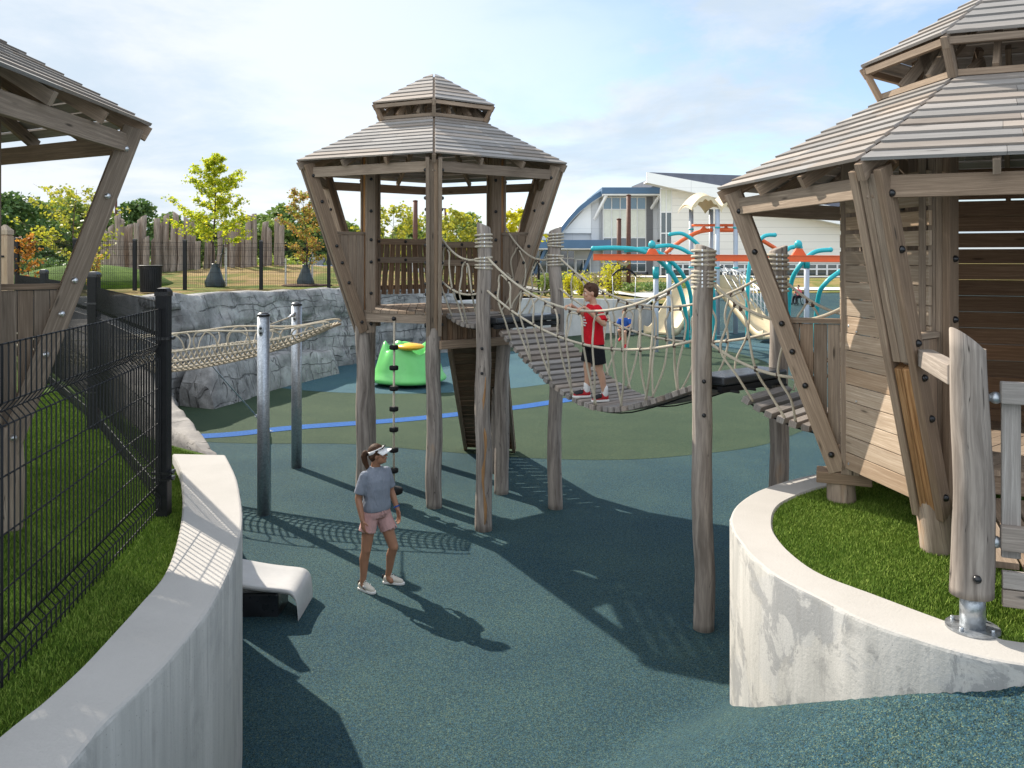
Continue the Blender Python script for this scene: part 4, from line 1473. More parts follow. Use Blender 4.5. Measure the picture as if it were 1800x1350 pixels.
def siding(T, pa, pb, z0, z1, mat, pitch=.150, gap_lo=.006, gap_hi=.035, zgap=3.4, off=0.0):
    d = (pb - pa).normalized()
    nrm = Vector((d.y, -d.x, 0)) * off
    m_ = MB()
    z = z0
    while z < z1 - .05:
        g_ = gap_lo if z < zgap else gap_hi
        h = pitch - g_
        j = rnd.uniform(-.003, .003)
        a = Vector((pa.x, pa.y, z + h / 2)) + nrm + Vector((d.y, -d.x, 0)) * j
        b = Vector((pb.x, pb.y, z + h / 2)) + nrm + Vector((d.y, -d.x, 0)) * j
        m_.bar(a, b, .028, h)
        z += pitch
    o = m_.build('board_siding', mat, T, .004)
    for z in (z0 + .62, z0 + 1.22):
        for f in (.22,):
            bolt(o, Vector((pa.x, pa.y, z)).lerp(Vector((pb.x, pb.y, z)), f) + nrm + Vector((d.y, -d.x, 0)) * .016, 'bright_steel', .010)
    return o

# central tower
CC = (-1.30, 13.73)
A0 = math.atan2(-.9955, .0945)
TC, posC, dirC = tower('wooden_tower', 'tall timber play tower on log legs in the middle, with a two-tier plank roof', CC, A0, 2.95, 5.2, 4.18, 0.0)
railing(TC, posC(1.2, -2, 0), posC(1.2, -3, 0), 2.95, 4.10)
railing(TC, posC(1.2, 3, 0), posC(1.2, 2, 0), 2.95, 4.05)
m_ = MB()
pa, pb = posC(1.36, 0, 0), posC(1.36, 1, 0)
for i in range(14):
    q = pa.lerp(pb, (i + .5 + .6) / 15.2)
    d = (pb - pa).normalized()
    m_.bar(Vector((q.x, q.y, 2.46)), Vector((q.x, q.y, 2.88)), .025, .078, d)
m_.build('skirt_boards', M['wood_dark'], TC)
m_ = MB()
m_.bar(Vector((pa.x, pa.y, 2.46)) + Vector((.10, -.05, 0)), Vector((pb.x, pb.y, 2.46)) + Vector((.12, -.03, 0)), .07, .13)
m_.build('skirt_beam', M['wood'], TC, .005)
# climbing ramp under the tower (its underside faces the camera)
ra = [Vector((-1.02, 13.0, 2.42)), Vector((-.10, 13.45, 2.42)), Vector((.08, 16.1, .02)), Vector((-.95, 16.3, .02))]
t = thing('climbing_ramp', (-.5, 14.7, 0), 'dark plank climbing ramp sloping down behind the central tower legs', 'ramp')
m_ = MB()
for i in range(22):
    f0, f1 = i / 22, (i + 1) / 22 - .006
    a0_, a1_ = ra[0].lerp(ra[3], f0), ra[0].lerp(ra[3], f1)
    b0_, b1_ = ra[1].lerp(ra[2], f0), ra[1].lerp(ra[2], f1)
    n_ = Vector((0, .62, .78)) * .028
    m_.hex8([a0_, a1_, a1_ + n_, a0_ + n_], [b0_, b1_, b1_ + n_, b0_ + n_])
m_.build('boards', M['wood_dark'], t)
for a, b, ex in ((ra[0], ra[3], .04), (ra[1], ra[2], -.04)):
    m_ = MB(); m_.bar(a + Vector((ex, -.05, -.05)), b + Vector((ex, -.05, -.0)), .06, .17, (0, .7, .7)); m_.build('stringer', M['wood'], t, .005)
m_ = MB(); m_.bar(ra[0].lerp(ra[1], .5) + Vector((0, -.05, -.05)), ra[3].lerp(ra[2], .5) + Vector((0, -.05, 0)), .06, .12, (0, .7, .7)); m_.build('stringer', M['wood_dark'], t)

# right tower
CR = (4.14, 6.94)
AR = math.atan2(-.623, -.782)
TR, posR, dirR = tower('wooden_tower', 'near weathered timber play tower standing on turf inside the right concrete wall', CR, AR, 2.2, 4.385, 3.22, 1.575, opts=('bevel',))
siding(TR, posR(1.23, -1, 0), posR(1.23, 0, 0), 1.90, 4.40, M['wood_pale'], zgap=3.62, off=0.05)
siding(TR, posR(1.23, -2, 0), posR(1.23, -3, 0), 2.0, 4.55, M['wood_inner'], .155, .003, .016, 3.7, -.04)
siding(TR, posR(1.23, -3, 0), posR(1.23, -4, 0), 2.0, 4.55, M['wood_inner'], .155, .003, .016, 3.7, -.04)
m_ = MB()
q = posR(1.42, -1, 2.2 - .36)
m_.bar(posR(1.02, -1, 1.80), posR(1.48, -1, 1.80), .22, .10)
m_.build('foot_beam', M['wood'], TR, .006)
for z in (3.16, 1.95):
    m_ = MB()
    qq = posR(1.2, -1, z, .13)
    m_.bar(qq - dirR(-1)[0] * .045, qq + dirR(-1)[0] * .02, .02, .05, (0, 0, 1))
    m_.ellipsoid(qq + dirR(-1)[1] * .012, (.022, .022, .022), 10, 8)
    m_.build('bracket', M['steel'], TR)
# left tower
CL = (-5.06, 5.75)
AL = math.atan2(.53, .85)
TL, posL, dirL = tower('wooden_tower', 'timber play tower cut off by the left edge, leaning out behind the mesh fence', CL, AL, 2.55, 4.86, 3.56, 1.64, boltmat='bright_steel', opts=('bevel',))

# entrance landing and gate in front of the right tower
e0, e1 = posR(1.22, 0, 0), posR(1.22, 1, 0)
outw = Vector((-.366, -.931, 0))
t = thing('entrance_landing', (3.3, 5.2, 1.575), 'planked timber landing with slatted guard in front of the right tower', 'landing')
m_ = MB()
n = 9
for i in range(n):
    f0 = i / n; f1 = (i + 1) / n - .012
    a = e0.lerp(e1, f0 * 1.25 + .12); b = e0.lerp(e1, f1 * 1.25 + .12)
    a1 = a + outw * 1.32; b1 = b + outw * 1.32
    z0, z1 = 2.0, 1.96
    m_.hex8([Vector((a.x, a.y, z0)), Vector((b.x, b.y, z0)), Vector((b.x, b.y, z0 - .04)), Vector((a.x, a.y, z0 - .04))],
            [Vector((a1.x, a1.y, z1)), Vector((b1.x, b1.y, z1)), Vector((b1.x, b1.y, z1 - .04)), Vector((a1.x, a1.y, z1 - .04))])
m_.build('deck_boards', M['wood'], t, .004)
G = Vector((2.66, 4.80, 0))
ged = (e1 - e0).normalized()
m_ = MB()
for z in (1.905, 1.80):
    a = G + ged * .17 + outw * -.02; b = a + ged * 1.6
    m_.bar((a.x, a.y, z), (b.x, b.y, z), .04, .098)
m_.build('edge_boards', M['wood_grey'], t, .005)
gd = thing('guard_railing', (G.x + .3, G.y, 1.9), 'grey slatted guard rail bolted beside the near carved log post', 'railing')
a = G + ged * .155 + outw * .02
for z, h in ((2.985, .125), (2.155, .14)):
    m_ = MB(); b = a + ged * 1.5
    m_.bar((a.x, a.y, z), (b.x, b.y, z), .06, h); m_.build('rail', M['wood_grey'], gd, .008)
for i in range(7):
    q = a + ged * (.06 + .165 * i) - outw * .045
    m_ = MB(); m_.bar((q.x, q.y, 2.03), (q.x, q.y, 2.93), .03, .098, ged); m_.build('slat', M['wood_grey'], gd, .006)
for z in (2.95, 2.12):
    m_ = MB()
    q = G + ged * .085
    m_.ellipsoid((q.x + ged.x * .05, q.y + ged.y * .05, z), (.035, .035, .035), 12, 8)
    m_.tube([(q.x, q.y, z), (q.x + ged.x * .08, q.y + ged.y * .08, z)], .022, 10)
    m_.build('hinge', M['steel'], gd)
# carved log post on a steel foot
t = thing('gate_log_post', (G.x, G.y, 1.6), 'thick carved grey log post with a slanted top on a galvanised steel foot, right foreground', 'post')
m_ = MB(); m_.log((G.x + .02, G.y, 1.80), (G.x, G.y, 3.27), .118, .098, 20, 34, .007, .10, slant=-.085); m_.build('log', M['log'], t)
m_ = MB()
m_.tube([(G.x + .02, G.y, 1.605), (G.x + .02, G.y, 1.83)], .068, 20)
m_.build('steel_foot', M['steel'], t)
m_ = MB()
m_.lathe([(.145, 0), (.145, .012)], (G.x + .02, G.y, 1.602), 24, None, False)
for an in (0.5, 2.2, 3.7, 5.3):
    m_.tube([(G.x + .02 + .115 * math.cos(an), G.y + .115 * math.sin(an), 1.61), (G.x + .02 + .115 * math.cos(an), G.y + .115 * math.sin(an), 1.635)], .012, 6)
m_.build('base_plate', M['steel'], t)
for x, z in ((.03, 1.93),):
    bolt(t, (G.x - .02, G.y - .118, z), 'black_cap', .024)
m_ = MB()
q0 = posR(1.62, 0, 3.06) - dirR(0)[1] * 0
m_.bar((G.x - .02, G.y + .10, 3.06), (G.x + .22, G.y + .95, 3.06), .10, .12); m_.build('tie_beam', M['wood_grey'], t, .008)

# ------------------------------------------------------------------ rope bridges
A1, A2 = Vector((-.393, 11.42, 0)), Vector((.655, 12.41, 0))
B1, B2 = Vector((1.945, 8.37, 0)), Vector((2.93, 9.12, 0))
def wrapped_post(base, ztop, r0, r1, groups, label, seed, slant):
    t = thing('log_post', (base.x, base.y, 0), label, 'post', 'rope bridge posts')
    m_ = MB(); m_.log((base.x, base.y, -.05), (base.x + rnd.uniform(-.03, .03), base.y, ztop - .06), r0, r1, 16, 30, .024, .10, slant=slant, sd=seed, top_round=.014); lg = m_.build('log', M['log'], t)
    for z0, z1, n in groups:
        for i in range(n):
            z = lerp(z0, z1, i / (n - 1)) if n > 1 else z0
            tl = rnd.uniform(-.012, .012)
            m_ = MB()
            rr = r1 * 1.06 + .012
            m_.tube([(base.x + rr * math.cos(a), base.y + rr * math.sin(a), z + tl * math.cos(a)) for a in [2 * math.pi * j / 20 for j in range(20)]], .0145, 8, closed_loop=True)
            wr = m_.build('rope_coil', M['rope'], t)
            m_ = MB()
            for an in (-1.9, -1.45):
                m_.box((base.x + (rr + .014) * math.cos(an), base.y + (rr + .014) * math.sin(an), z + .006), (.014, .014, .022), an)
            m_.build('rope_clamp', M['bright_steel'], wr)
    for z in (2.52, 2.18):
        bolt(t, (base.x - .02, base.y - r0 * .93, z), 'black_cap', .022)
    return t
wrapped_post(A1, 4.27, .118, .095, [(4.08, 3.92, 4), (3.76, 3.62, 4)], 'log bridge post nearest the central tower with an orange split down its side', 3.1, -.04)
wrapped_post(A2, 4.25, .110, .098, [(4.12, 3.94, 5), (3.80, 3.66, 4)], 'rope-wrapped log bridge post behind the boy, right of the central tower', 8.4, .04)
wrapped_post(B1, 3.92, .108, .098, [(3.83, 3.69, 4), (3.62, 3.47, 5)], 'tall rope-wrapped log bridge post standing in front of the teal arches', 12.7, -.035)
wrapped_post(B2, 3.92, .112, .100, [(3.79, 3.64, 4), (3.55, 3.40, 4)], 'rope-wrapped log bridge post half behind the right tower corner', 20.2, .035)
# raw split on the first post
p1 = [o for o in bpy.data.objects if o.name.startswith('log_post') and o.parent is None][0]
m_ = MB()
m_.tube([(A1.x + .012 + .02 * math.sin(k * 1.1), A1.y - .105 - .008 * math.sin(k), .05 + k * .16) for k in range(14)], [.006] + [.018 + .008 * math.sin(k * 2.1) for k in range(12)] + [.004], 6)
m_.build('split', M['wood_warm'], p1)

def chain_pts(a, b, sag, n=24):
    a, b = Vector(a), Vector(b)
    return [a.lerp(b, k / n) - Vector((0, 0, sag * 4 * (k / n) * (1 - k / n))) for k in range(n + 1)]
def cat(a, b, sag, t):
    return Vector(a).lerp(Vector(b), t) - Vector((0, 0, sag * 4 * t * (1 - t)))
def bridge(label, c0, c1, zf, width, pitch, near_posts, far_posts, hand, mid, nloops, tr=(0.0, 1.0)):
    """hand/mid: ((zA near, zB near, sag),...)"""
    c0, c1 = Vector((c0[0], c0[1], 0)), Vector((c1[0], c1[1], 0))
    d = (c1 - c0); L = d.length; d.normalize()
    s = Vector((d.y, -d.x, 0))                      # to the near (camera) side
    if s.y > 0: s = -s
    t = thing('rope_bridge', (c0.x, c0.y, 0), label, 'rope bridge', 'rope bridges')
    n = int(L / pitch)
    m_ = MB()
    def C(f):
        q = c0 + d * (L * f)
        return Vector((q.x, q.y, zf(f)))
    for i in range(n):
        f = (i + .5) / n
        q = C(f)
        tang = (C(min(f + .02, 1)) - C(max(f - .02, 0))).normalized()
        up = s.cross(tang)
        if up.z < 0: up = -up
        j = rnd.uniform(-.012, .012)
        m_.bar(q + s * (width / 2 + j) - up * .03, q - s * (width / 2 - j) - up * .03, pitch - .028, .062, up)
    m_.build('walkway_planks', M['wood_grey'], t, .005)
    for sg in (-.36, .36):
        m_ = MB(); m_.tube([C(k / 20) + s * (sg * width) - Vector((0, 0, .085)) for k in range(21)], .009, 6); m_.build('support_cable', M['black_metal'], t)
    for side, (pa, pb) in ((1, near_posts), (-1, far_posts)):
        ha, hb, hs = hand
        ma, mb_, ms = mid
        Ha, Hb = Vector((pa.x, pa.y, ha)), Vector((pb.x, pb.y, hb))
        Ma, Mb = Vector((pa.x, pa.y, ma)), Vector((pb.x, pb.y, mb_))
        rr = .0155
        m_ = MB(); m_.tube(chain_pts(Ha, Hb, hs, 30), rr, 8); m_.build('handrail_rope', M['rope'], t)
        m_ = MB(); m_.tube(chain_pts(Ma, Mb, ms, 30), rr, 8); m_.build('middle_rope', M['rope'], t)
        for i in range(nloops):
            f0 = lerp(tr[0], tr[1], (i + .08) / nloops) + rnd.uniform(-.006, .006)
            f1 = lerp(tr[0], tr[1], (i + .72) / nloops) + rnd.uniform(-.006, .006)
            fm = (f0 + f1) / 2
            e0_ = C(max(0.01, f0 - .02)) + s * (side * width * .47)
            e1_ = C(min(.99, f1 + .03)) + s * (side * width * .47)
            m0, m1 = cat(Ma, Mb, ms, f0), cat(Ma, Mb, ms, f1)
            h0, h1 = cat(Ha, Hb, hs, fm - .022), cat(Ha, Hb, hs, fm + .022)
            dz = Vector((0, 0, -.055))
            bow = d * (.05 * rnd.uniform(.6, 1.3)) + s * (.05 * side * rnd.uniform(.2, 1.2))
            pts = [e0_, e0_.lerp(m0, .5) + bow * .9, m0 + bow * .2, m0.lerp(h0, .5) - bow * .7, h0 + dz * 2.2 - d * .05, h0 + dz * .9, h1 + dz * .9, h1 + dz * 2.2 + d * .05, m1.lerp(h1, .5) + bow * .7, m1 - bow * .2, e1_.lerp(m1, .5) - bow * .9, e1_]
            m_ = MB(); m_.tube(smooth_line(pts, 5), .0125, 7); lp = m_.build('rope_loop', M['rope'], t)
            for q in (m0, m1, h0 + dz * .45, h1 + dz * .45):
                m_ = MB()
                m_.tube([q + Vector((0, 0, .026)), q - Vector((0, 0, .026))], .0175, 7)
                m_.build('rope_clamp', M['rope_tie'], lp)
    return t, C
amid, bmid = (A1 + A2) / 2, (B1 + B2) / 2
def z2(f):
    ks = [(0, 2.77), (.15, 2.46), (.3, 2.20), (.45, 2.03), (.56, 1.985), (.68, 2.03), (.82, 2.19), (1, 2.44)]
    for (a, za), (b, zb) in zip(ks[:-1], ks[1:]):
        if f <= b:
            t = (f - a) / (b - a)
            return lerp(za, zb, t)
    return ks[-1][1]
_z = [z2(k / 60) for k in range(61)]
for _ in range(6):
    _z = [_z[0]] + [(_z[i - 1] + 2 * _z[i] + _z[i + 1]) / 4 for i in range(1, 60)] + [_z[-1]]
def z2s(f):
    x = max(0, min(1, f)) * 60
    i = min(59, int(x))
    return lerp(_z[i], _z[i + 1], x - i)
dd = (bmid - amid).normalized()
br2, C2 = bridge('long sagging plank rope bridge with the boy standing on it', amid + dd * .18, bmid - dd * .22, z2s, 1.02, .108, (A1, B1), (A2, B2), (3.83, 3.66, .61), (3.36, 2.95, .41), 7, (.08, .93))
# short bridge from the tower deck to the first post pair
fc = (posC(1.36, 0, 0) + posC(1.36, 1, 0)) / 2
br1, C1 = bridge('short plank rope bridge between the central tower deck and the first post pair', fc, amid - (amid - fc).normalized() * .22, lambda f: lerp(2.94, 2.86, f) - .16 * 4 * f * (1 - f) * .6, 1.0, .11,
                 (posC(1.32, 0, 0), A1), (posC(1.32, 1, 0), A2), (4.25, 3.78, .22), (3.55, 3.3, .16), 2, (.1, .9))
fr = (posR(1.36, -1, 0) + posR(1.36, -2, 0)) / 2
br3, C3 = bridge('short plank rope bridge leading to the right tower', bmid + (fr - bmid).normalized() * .24, fr, lambda f: lerp(2.40, 2.20, f) - .10 * 4 * f * (1 - f), 1.0, .108,
                 (B1, posR(1.2, -1, 0)), (B2, posR(1.2, -2, 0)), (3.60, 3.35, .30), (2.95, 2.75, .2), 2, (.1, .9))
def step_platform(a, b, ztop, label):
    t = thing('step_platform', ((a.x + b.x) / 2, (a.y + b.y) / 2, ztop - .15), label, 'platform', 'black step platforms')
    d = (b - a).normalized()
    n_ = Vector((d.y, -d.x, 0))
    m_ = MB()
    p, q = a + d * .08, b - d * .08
    m_.bar((p.x, p.y, ztop - .055), (q.x, q.y, ztop - .055), .38, .085)
    m_.build('cover', M['black_plastic'], t, .022)
    m_ = MB()
    for s in (-.14, .14):
        m_.bar(Vector((p.x, p.y, ztop - .14)) + n_ * s, Vector((q.x, q.y, ztop - .14)) + n_ * s, .06, .06)
    for k in range(4):
        f = (k + .5) / 4
        c_ = p.lerp(q, f)
        m_.tube([Vector((c_.x, c_.y, ztop - .16)) - n_ * .27, Vector((c_.x, c_.y, ztop - .16)) + n_ * .27], .014, 6)
    m_.build('frame', M['black_metal'], t)
step_platform(A1, A2, 2.95, 'black plastic step platform between the two posts beside the central tower')
step_platform(B1, B2, 2.57, 'black plastic step platform between the two posts near the right tower')

# hanging rope with rubber discs
pr = posC(1.36, 0, 0).lerp(posC(1.36, -1, 0), .52)
t = thing('climbing_rope', (pr.x, pr.y, 0), 'hanging climbing rope with black rubber discs below the central tower', 'climbing rope')
m_ = MB(); m_.tube([(pr.x, pr.y, .06), (pr.x, pr.y, 1.5), (pr.x + .008, pr.y, 2.86)], .0165, 8); m_.build('rope', M['rope'], t)
m_ = MB(); m_.tube([(pr.x, pr.y, .03), (pr.x, pr.y, .085)], .028, 10); m_.build('end_stop', M['steel'], t)
for z in (2.39, 2.075, 1.76, 1.445, 1.13, .815, .50):
    m_ = MB(); m_.lathe([(.02, -.034), (.058, -.034), (.07, -.022), (.07, .022), (.058, .034), (.02, .034)], (pr.x, pr.y, z), 20); m_.build('disc', M['rubber_disc'], t)
m_ = MB(); m_.lathe([(.02, -.045), (.115, -.045), (.135, -.028), (.135, .028), (.115, .045), (.02, .045)], (pr.x, pr.y, .19), 28); m_.build('seat_disc', M['rubber_disc'], t)
bolt(t, (pr.x, pr.y, 2.83), 'black_cap', .035, 'swivel')

# ------------------------------------------------------------------ steel posts and the rope net between them
S1, S2 = Vector((-3.64, 12.08, 0)), Vector((-3.87, 14.82, 0))
def steel_post(b, r, zt, label):
    t = thing('steel_post', (b.x, b.y, 0), label, 'post', 'galvanised net posts')
    m_ = MB(); m_.tube([(b.x, b.y, -.05), (b.x, b.y, 1.5), (b.x, b.y, zt - .03)], r, 28); m_.build('shaft', M['steel'], t)
    m_ = MB(); m_.lathe([(r + .006, -.035), (r + .006, -.01), (r * .8, .012), (r * .4, .024), (.004, .028)], (b.x, b.y, zt - .03), 24); m_.build('post_cap', M['black_cap'], t)
    m_ = MB()
    m_.ellipsoid((b.x - .01, b.y - r + .004, zt - .27), (.038, .012, .085), 16, 10)
    pl = m_.build('slotted_plate', M['steel'], t)
    for z in (-.235, -.305):
        bolt(t, (b.x - .012, b.y - r - .006, zt + z), 'black_cap', .02)
    return t
steel_post(S1, .088, 2.975, 'nearer galvanised steel post with a dark domed cap beside the concrete wall')
steel_post(S2, .092, 2.98, 'farther galvanised steel post in front of the rock wall')
t = thing('rope_net_bridge', (-4.5, 13.6, 0), 'sagging beige rope net bridge between the boulder ledge and the central tower', 'rope net')
cen = smooth_line([Vector((-9.0, 15.6, 2.02)), Vector((-7.4, 14.7, 1.86)), Vector((-5.9, 14.0, 1.88)), Vector((-4.7, 13.6, 2.08)), Vector((-3.7, 13.4, 2.36)), Vector((-2.85, 13.35, 2.72))], 12)
def netpt(i, s, lift=0.0):
    c_ = cen[i]
    tg = (cen[min(i + 1, len(cen) - 1)] - cen[max(i - 1, 0)]).normalized()
    sd = Vector((-tg.y, tg.x, 0)).normalized()
    s = s * lerp(1.0, .66, sstep(.5, 1, i / (len(cen) - 1)))
    return c_ + sd * s + Vector((0, 0, .34 * (s / .42) ** 2 * math.sin(math.pi * min(1, max(.12, i / (len(cen) - 1)))) ** .5 - .05 + lift))
m_ = MB()
for j in range(8):
    s = -.42 + .84 * j / 7
    m_.tube([netpt(i, s) for i in range(len(cen))], .0155, 6)
for i in range(0, len(cen)):
    m_.tube([netpt(i, -.42 + .84 * j / 10, .012) for j in range(11)], .0145, 6)
for i in range(0, len(cen)):
    for j in range(8):
        q = netpt(i, -.42 + .84 * j / 7)
        m_.tube([q + Vector((0, 0, .022)), q - Vector((0, 0, .014))], .016, 5)
m_.build('net_floor', M['rope'], t)
for sg in (-1, 1):
    rail = [netpt(i, .52 * sg, .0) + Vector((0, 0, lerp(.14, .04, i / len(cen)) + .02 * math.sin(math.pi * min(1, i / (len(cen) - 1))))) for i in range(len(cen))]
    m_ = MB(); m_.tube(rail, .014, 7); m_.build('handrail_rope', M['rope'], t)
    for k in range(9):
        i = 3 + k * 6
        if i + 4 >= len(cen): break
        a_, b_ = netpt(i, .43 * sg), netpt(i + 4, .43 * sg)
        ra_, rb_ = rail[i + 1] - Vector((0, 0, .02)), rail[i + 3] - Vector((0, 0, .02))
        m_ = MB(); m_.tube(smooth_line([a_, a_.lerp(ra_, .5) - (b_ - a_) * .12, ra_, rb_, rb_.lerp(b_, .5) + (b_ - a_) * .12, b_], 5), .012, 6); m_.build('rope_loop', M['rope'], t)
    # ropes up to the posts
    sp = S1 if sg < 0 else S2
    near = min(range(len(cen)), key=lambda i: (Vector((rail[i].x, rail[i].y, 0)) - sp).length)
    m_ = MB(); m_.tube([rail[near], (sp.x, sp.y + (.09 if sg < 0 else -.09), 2.74)], .012, 7); m_.build('stay_rope', M['rope'], t)
    m_ = MB(); m_.tube([(sp.x, sp.y + (.09 if sg < 0 else -.09), 2.78), Vector((sp.x, sp.y + (.09 if sg < 0 else -.09), 2.74)).lerp(rail[near], .25)], .022, 8); m_.build('shackle', M['bright_steel'], t)
# slanting guy cable
t = thing('guy_cable', (-5.3, 17.9, 0), 'thin steel guy cable from the rope net down to the rubber ground', 'cable')
p0, p1 = netpt(26, .45), Vector((-5.25, 17.9, .01))
m_ = MB(); m_.tube([p0, p1], .013, 6); m_.build('cable', M['steel'], t)
m_ = MB(); m_.tube([p0.lerp(p1, .78), p0.lerp(p1, .90)], .030, 8); m_.build('turnbuckle', M['steel'], t)
m_ = MB(); m_.lathe([(.07, 0), (.07, .015), (.02, .03)], (p1.x, p1.y, 0), 16); m_.build('ground_plate', M['steel'], t)

# ------------------------------------------------------------------ slide mouth
t = thing('slide_exit', (-2.6, 8.9, 0), 'pale plastic slide end with a rolled lip jutting past the left concrete wall', 'slide')
prof = [(-3.5, .52), (-3.0, .42), (-2.7, .365), (-2.5, .34), (-2.36, .325), (-2.29, .305), (-2.245, .26), (-2.225, .20), (-2.215, .12), (-2.21, .04)]
m_ = MB()
rows = []
for x, z in smooth_line([Vector(p) for p in prof], 4):
    row = []
    for y, dz in ((8.52, -.035), (8.52, .004), (8.545, .012), (8.6, -.004), (8.85, -.015), (9.05, -.004), (9.125, .012), (9.15, .004), (9.15, -.035), (8.85, -.05)):
        row.append(Vector((x - (dz if x > -2.2 else 0) * 0, y, z + dz * (1 if x < -2.2 else .4))))
    rows.append(row)
m_.rings(rows, True, True)
m_.build('chute', M['slide_plastic'], t)
m_ = MB(); m_.boxr(-3.3, -2.45, 8.64, 9.05, -.02, .24); m_.build('support_block', M['black_plastic'], t, .02)

# ------------------------------------------------------------------ green spinner
SPc = Vector((-3.08, 24.6, 0))
t = thing('spinner_bowl', SPc, 'lime green moulded spinner bowl with a yellow hand disc behind the central tower', 'spinner')
def spin(r, z, a):
    k = sstep(.35, 1.15, z)
    def lobe(c_, w):
        d_ = (a - math.radians(c_) + math.pi) % (2 * math.pi) - math.pi
        return math.exp(-(d_ / w) ** 2)
    up = .30 * lobe(188, .50) + .36 * lobe(252, .50) + .55 * lobe(15, .60) + .2 * lobe(110, .6) - .16 * lobe(218, .22) - .10 * lobe(305, .4)
    return r * (1 + .03 * math.sin(4 * a)), z * (1 + k * up)
m_ = MB()
m_.lathe([(.55, .10), (.98, .11), (1.09, .15), (1.11, .20), (1.09, .26), (1.02, .34), (.97, .48), (.90, .66), (.82, .84), (.74, .98), (.69, 1.03), (.64, 1.0), (.60, .85), (.5, .6), (.3, .48), (.05, .46)], SPc, 96, spin)
m_.build('bowl', M['green_plastic'], t)
m_ = MB(); m_.lathe([(.05, -.07), (.26, -.06), (.40, .0), (.42, .03), (.34, .09), (.12, .13), (.01, .14)], SPc + Vector((.12, -.62, 1.17)), 36); m_.build('hand_disc', M['yellow_plastic'], t)
m_ = MB(); m_.lathe([(.45, 0), (.5, .02), (.5, .11), (.3, .12)], SPc, 28); m_.build('base', M['black_plastic'], t)
# ------------------------------------------------------------------ teal arches, track ride, play unit
def Z0(x, y): return ground_z(x, y)
def gpt(px, d, py):
    return Q(px, py, d)
DT = 33.0
t = thing('track_ride', (7.5, DT, 0), 'orange horizontal track beam hung from big curved teal arch pipes', 'track ride')
xa, xb = Q(1043, 450, DT).x, Q(1700, 455, DT - 2).x
def tp(px, py, d=DT):
    q = Q(px, py, d)
    return q
m_ = MB()
ta, tb = Vector((xa, DT, 3.83)), Vector((Q(1800, 455, 30.5).x, 30.5, 3.72))
m_.bar(ta, tb, .10, .20); m_.bar(ta + Vector((0, 0, -.12)), tb + Vector((0, 0, -.12)), .20, .05); m_.bar(ta + Vector((0, 0, .10)), tb + Vector((0, 0, .10)), .16, .03)
m_.build('track_beam', M['orange_paint'], t, .01)
def arch(pts, r=.095, name='arch_pipe', dpts=None):
    m_ = MB(); m_.tube(smooth_line(pts, 8), r, 14)
    a = m_.build(name, M['teal_paint'], t)
    m_ = MB(); m_.ellipsoid(pts[0], (r * 1.12, r * 1.12, r * 1.12), 12, 8); m_.build('pipe_end', M['teal_paint'], a)
    return a
gz = lambda q: Vector((q.x, q.y, ground_z(q.x, q.y) - .05))
# front arches sweep from above the beam down to the ground nearer the viewer
arch([tp(1043, 437), tp(1085, 436, 33), tp(1128, 441, 33), tp(1165, 463, 33.2), tp(1192, 500, 33.5), tp(1205, 550, 34), gz(Q(1208, 590, 35))])
arch([tp(1100, 440, 35), tp(1140, 438, 35), tp(1170, 452, 35), tp(1198, 480, 35.4), tp(1214, 520, 36), gz(Q(1218, 560, 37))], .09)
arch([tp(1145, 435, 36), tp(1180, 432, 36), tp(1213, 446, 36), tp(1243, 478, 36), tp(1254, 520, 36.5), gz(Q(1256, 575, 37.5))], .09)
arch([tp(1178, 412, 39), tp(1200, 411, 39), tp(1225, 428, 39), tp(1245, 455, 39), tp(1255, 500, 39)], .09)
arch([tp(1362, 413, 38), tp(1342, 416, 38), tp(1326, 438, 38), tp(1317, 470, 38), tp(1314, 520, 38), gz(Q(1314, 572, 38.5))], .09)
arch([tp(1407, 435, 35), tp(1388, 436, 35), tp(1372, 455, 35), tp(1366, 490, 35)], .09)
arch([tp(1460, 439, 33), tp(1430, 444, 33), tp(1404, 470, 33), tp(1389, 508, 33.5), gz(Q(1383, 560, 35))], .09)
arch([tp(1475, 478, 33), tp(1452, 497, 33), tp(1438, 525, 33.5), gz(Q(1431, 565, 35))], .09)
for px, d, y0 in ((1153, 33.2, 470), (1176, 35.2, 462), (1226, 36, 450), (1418, 33, 452)):
    q = Q(px, y0, d); g_ = gz(q)
    m_ = MB(); m_.tube([g_, q], .105, 14); m_.build('support_post', M['grey_paint'], t)
    m_ = MB(); m_.tube([q - Vector((0, 0, .45)), q + Vector((0, 0, .02))], .125, 14); m_.build('post_sleeve', M['teal_paint'], t)
for px, d in ((1146, 33), (1403, 32)):
    q = Q(px, 446, d)
    m_ = MB(); m_.extrude_poly([q + Vector((-.32, -.06, -.12)), q + Vector((.32, -.06, -.12)), q + Vector((.12, -.06, .2)), q + Vector((-.12, -.06, .2))], (0, 1, 0), .14); m_.build('bracket', M['orange_paint'], t, .01)
    m_ = MB(); m_.ellipsoid(q + Vector((0, -.02, .36)), (.15, .15, .17), 14, 10); m_.build('pipe_joint', M['teal_paint'], t)
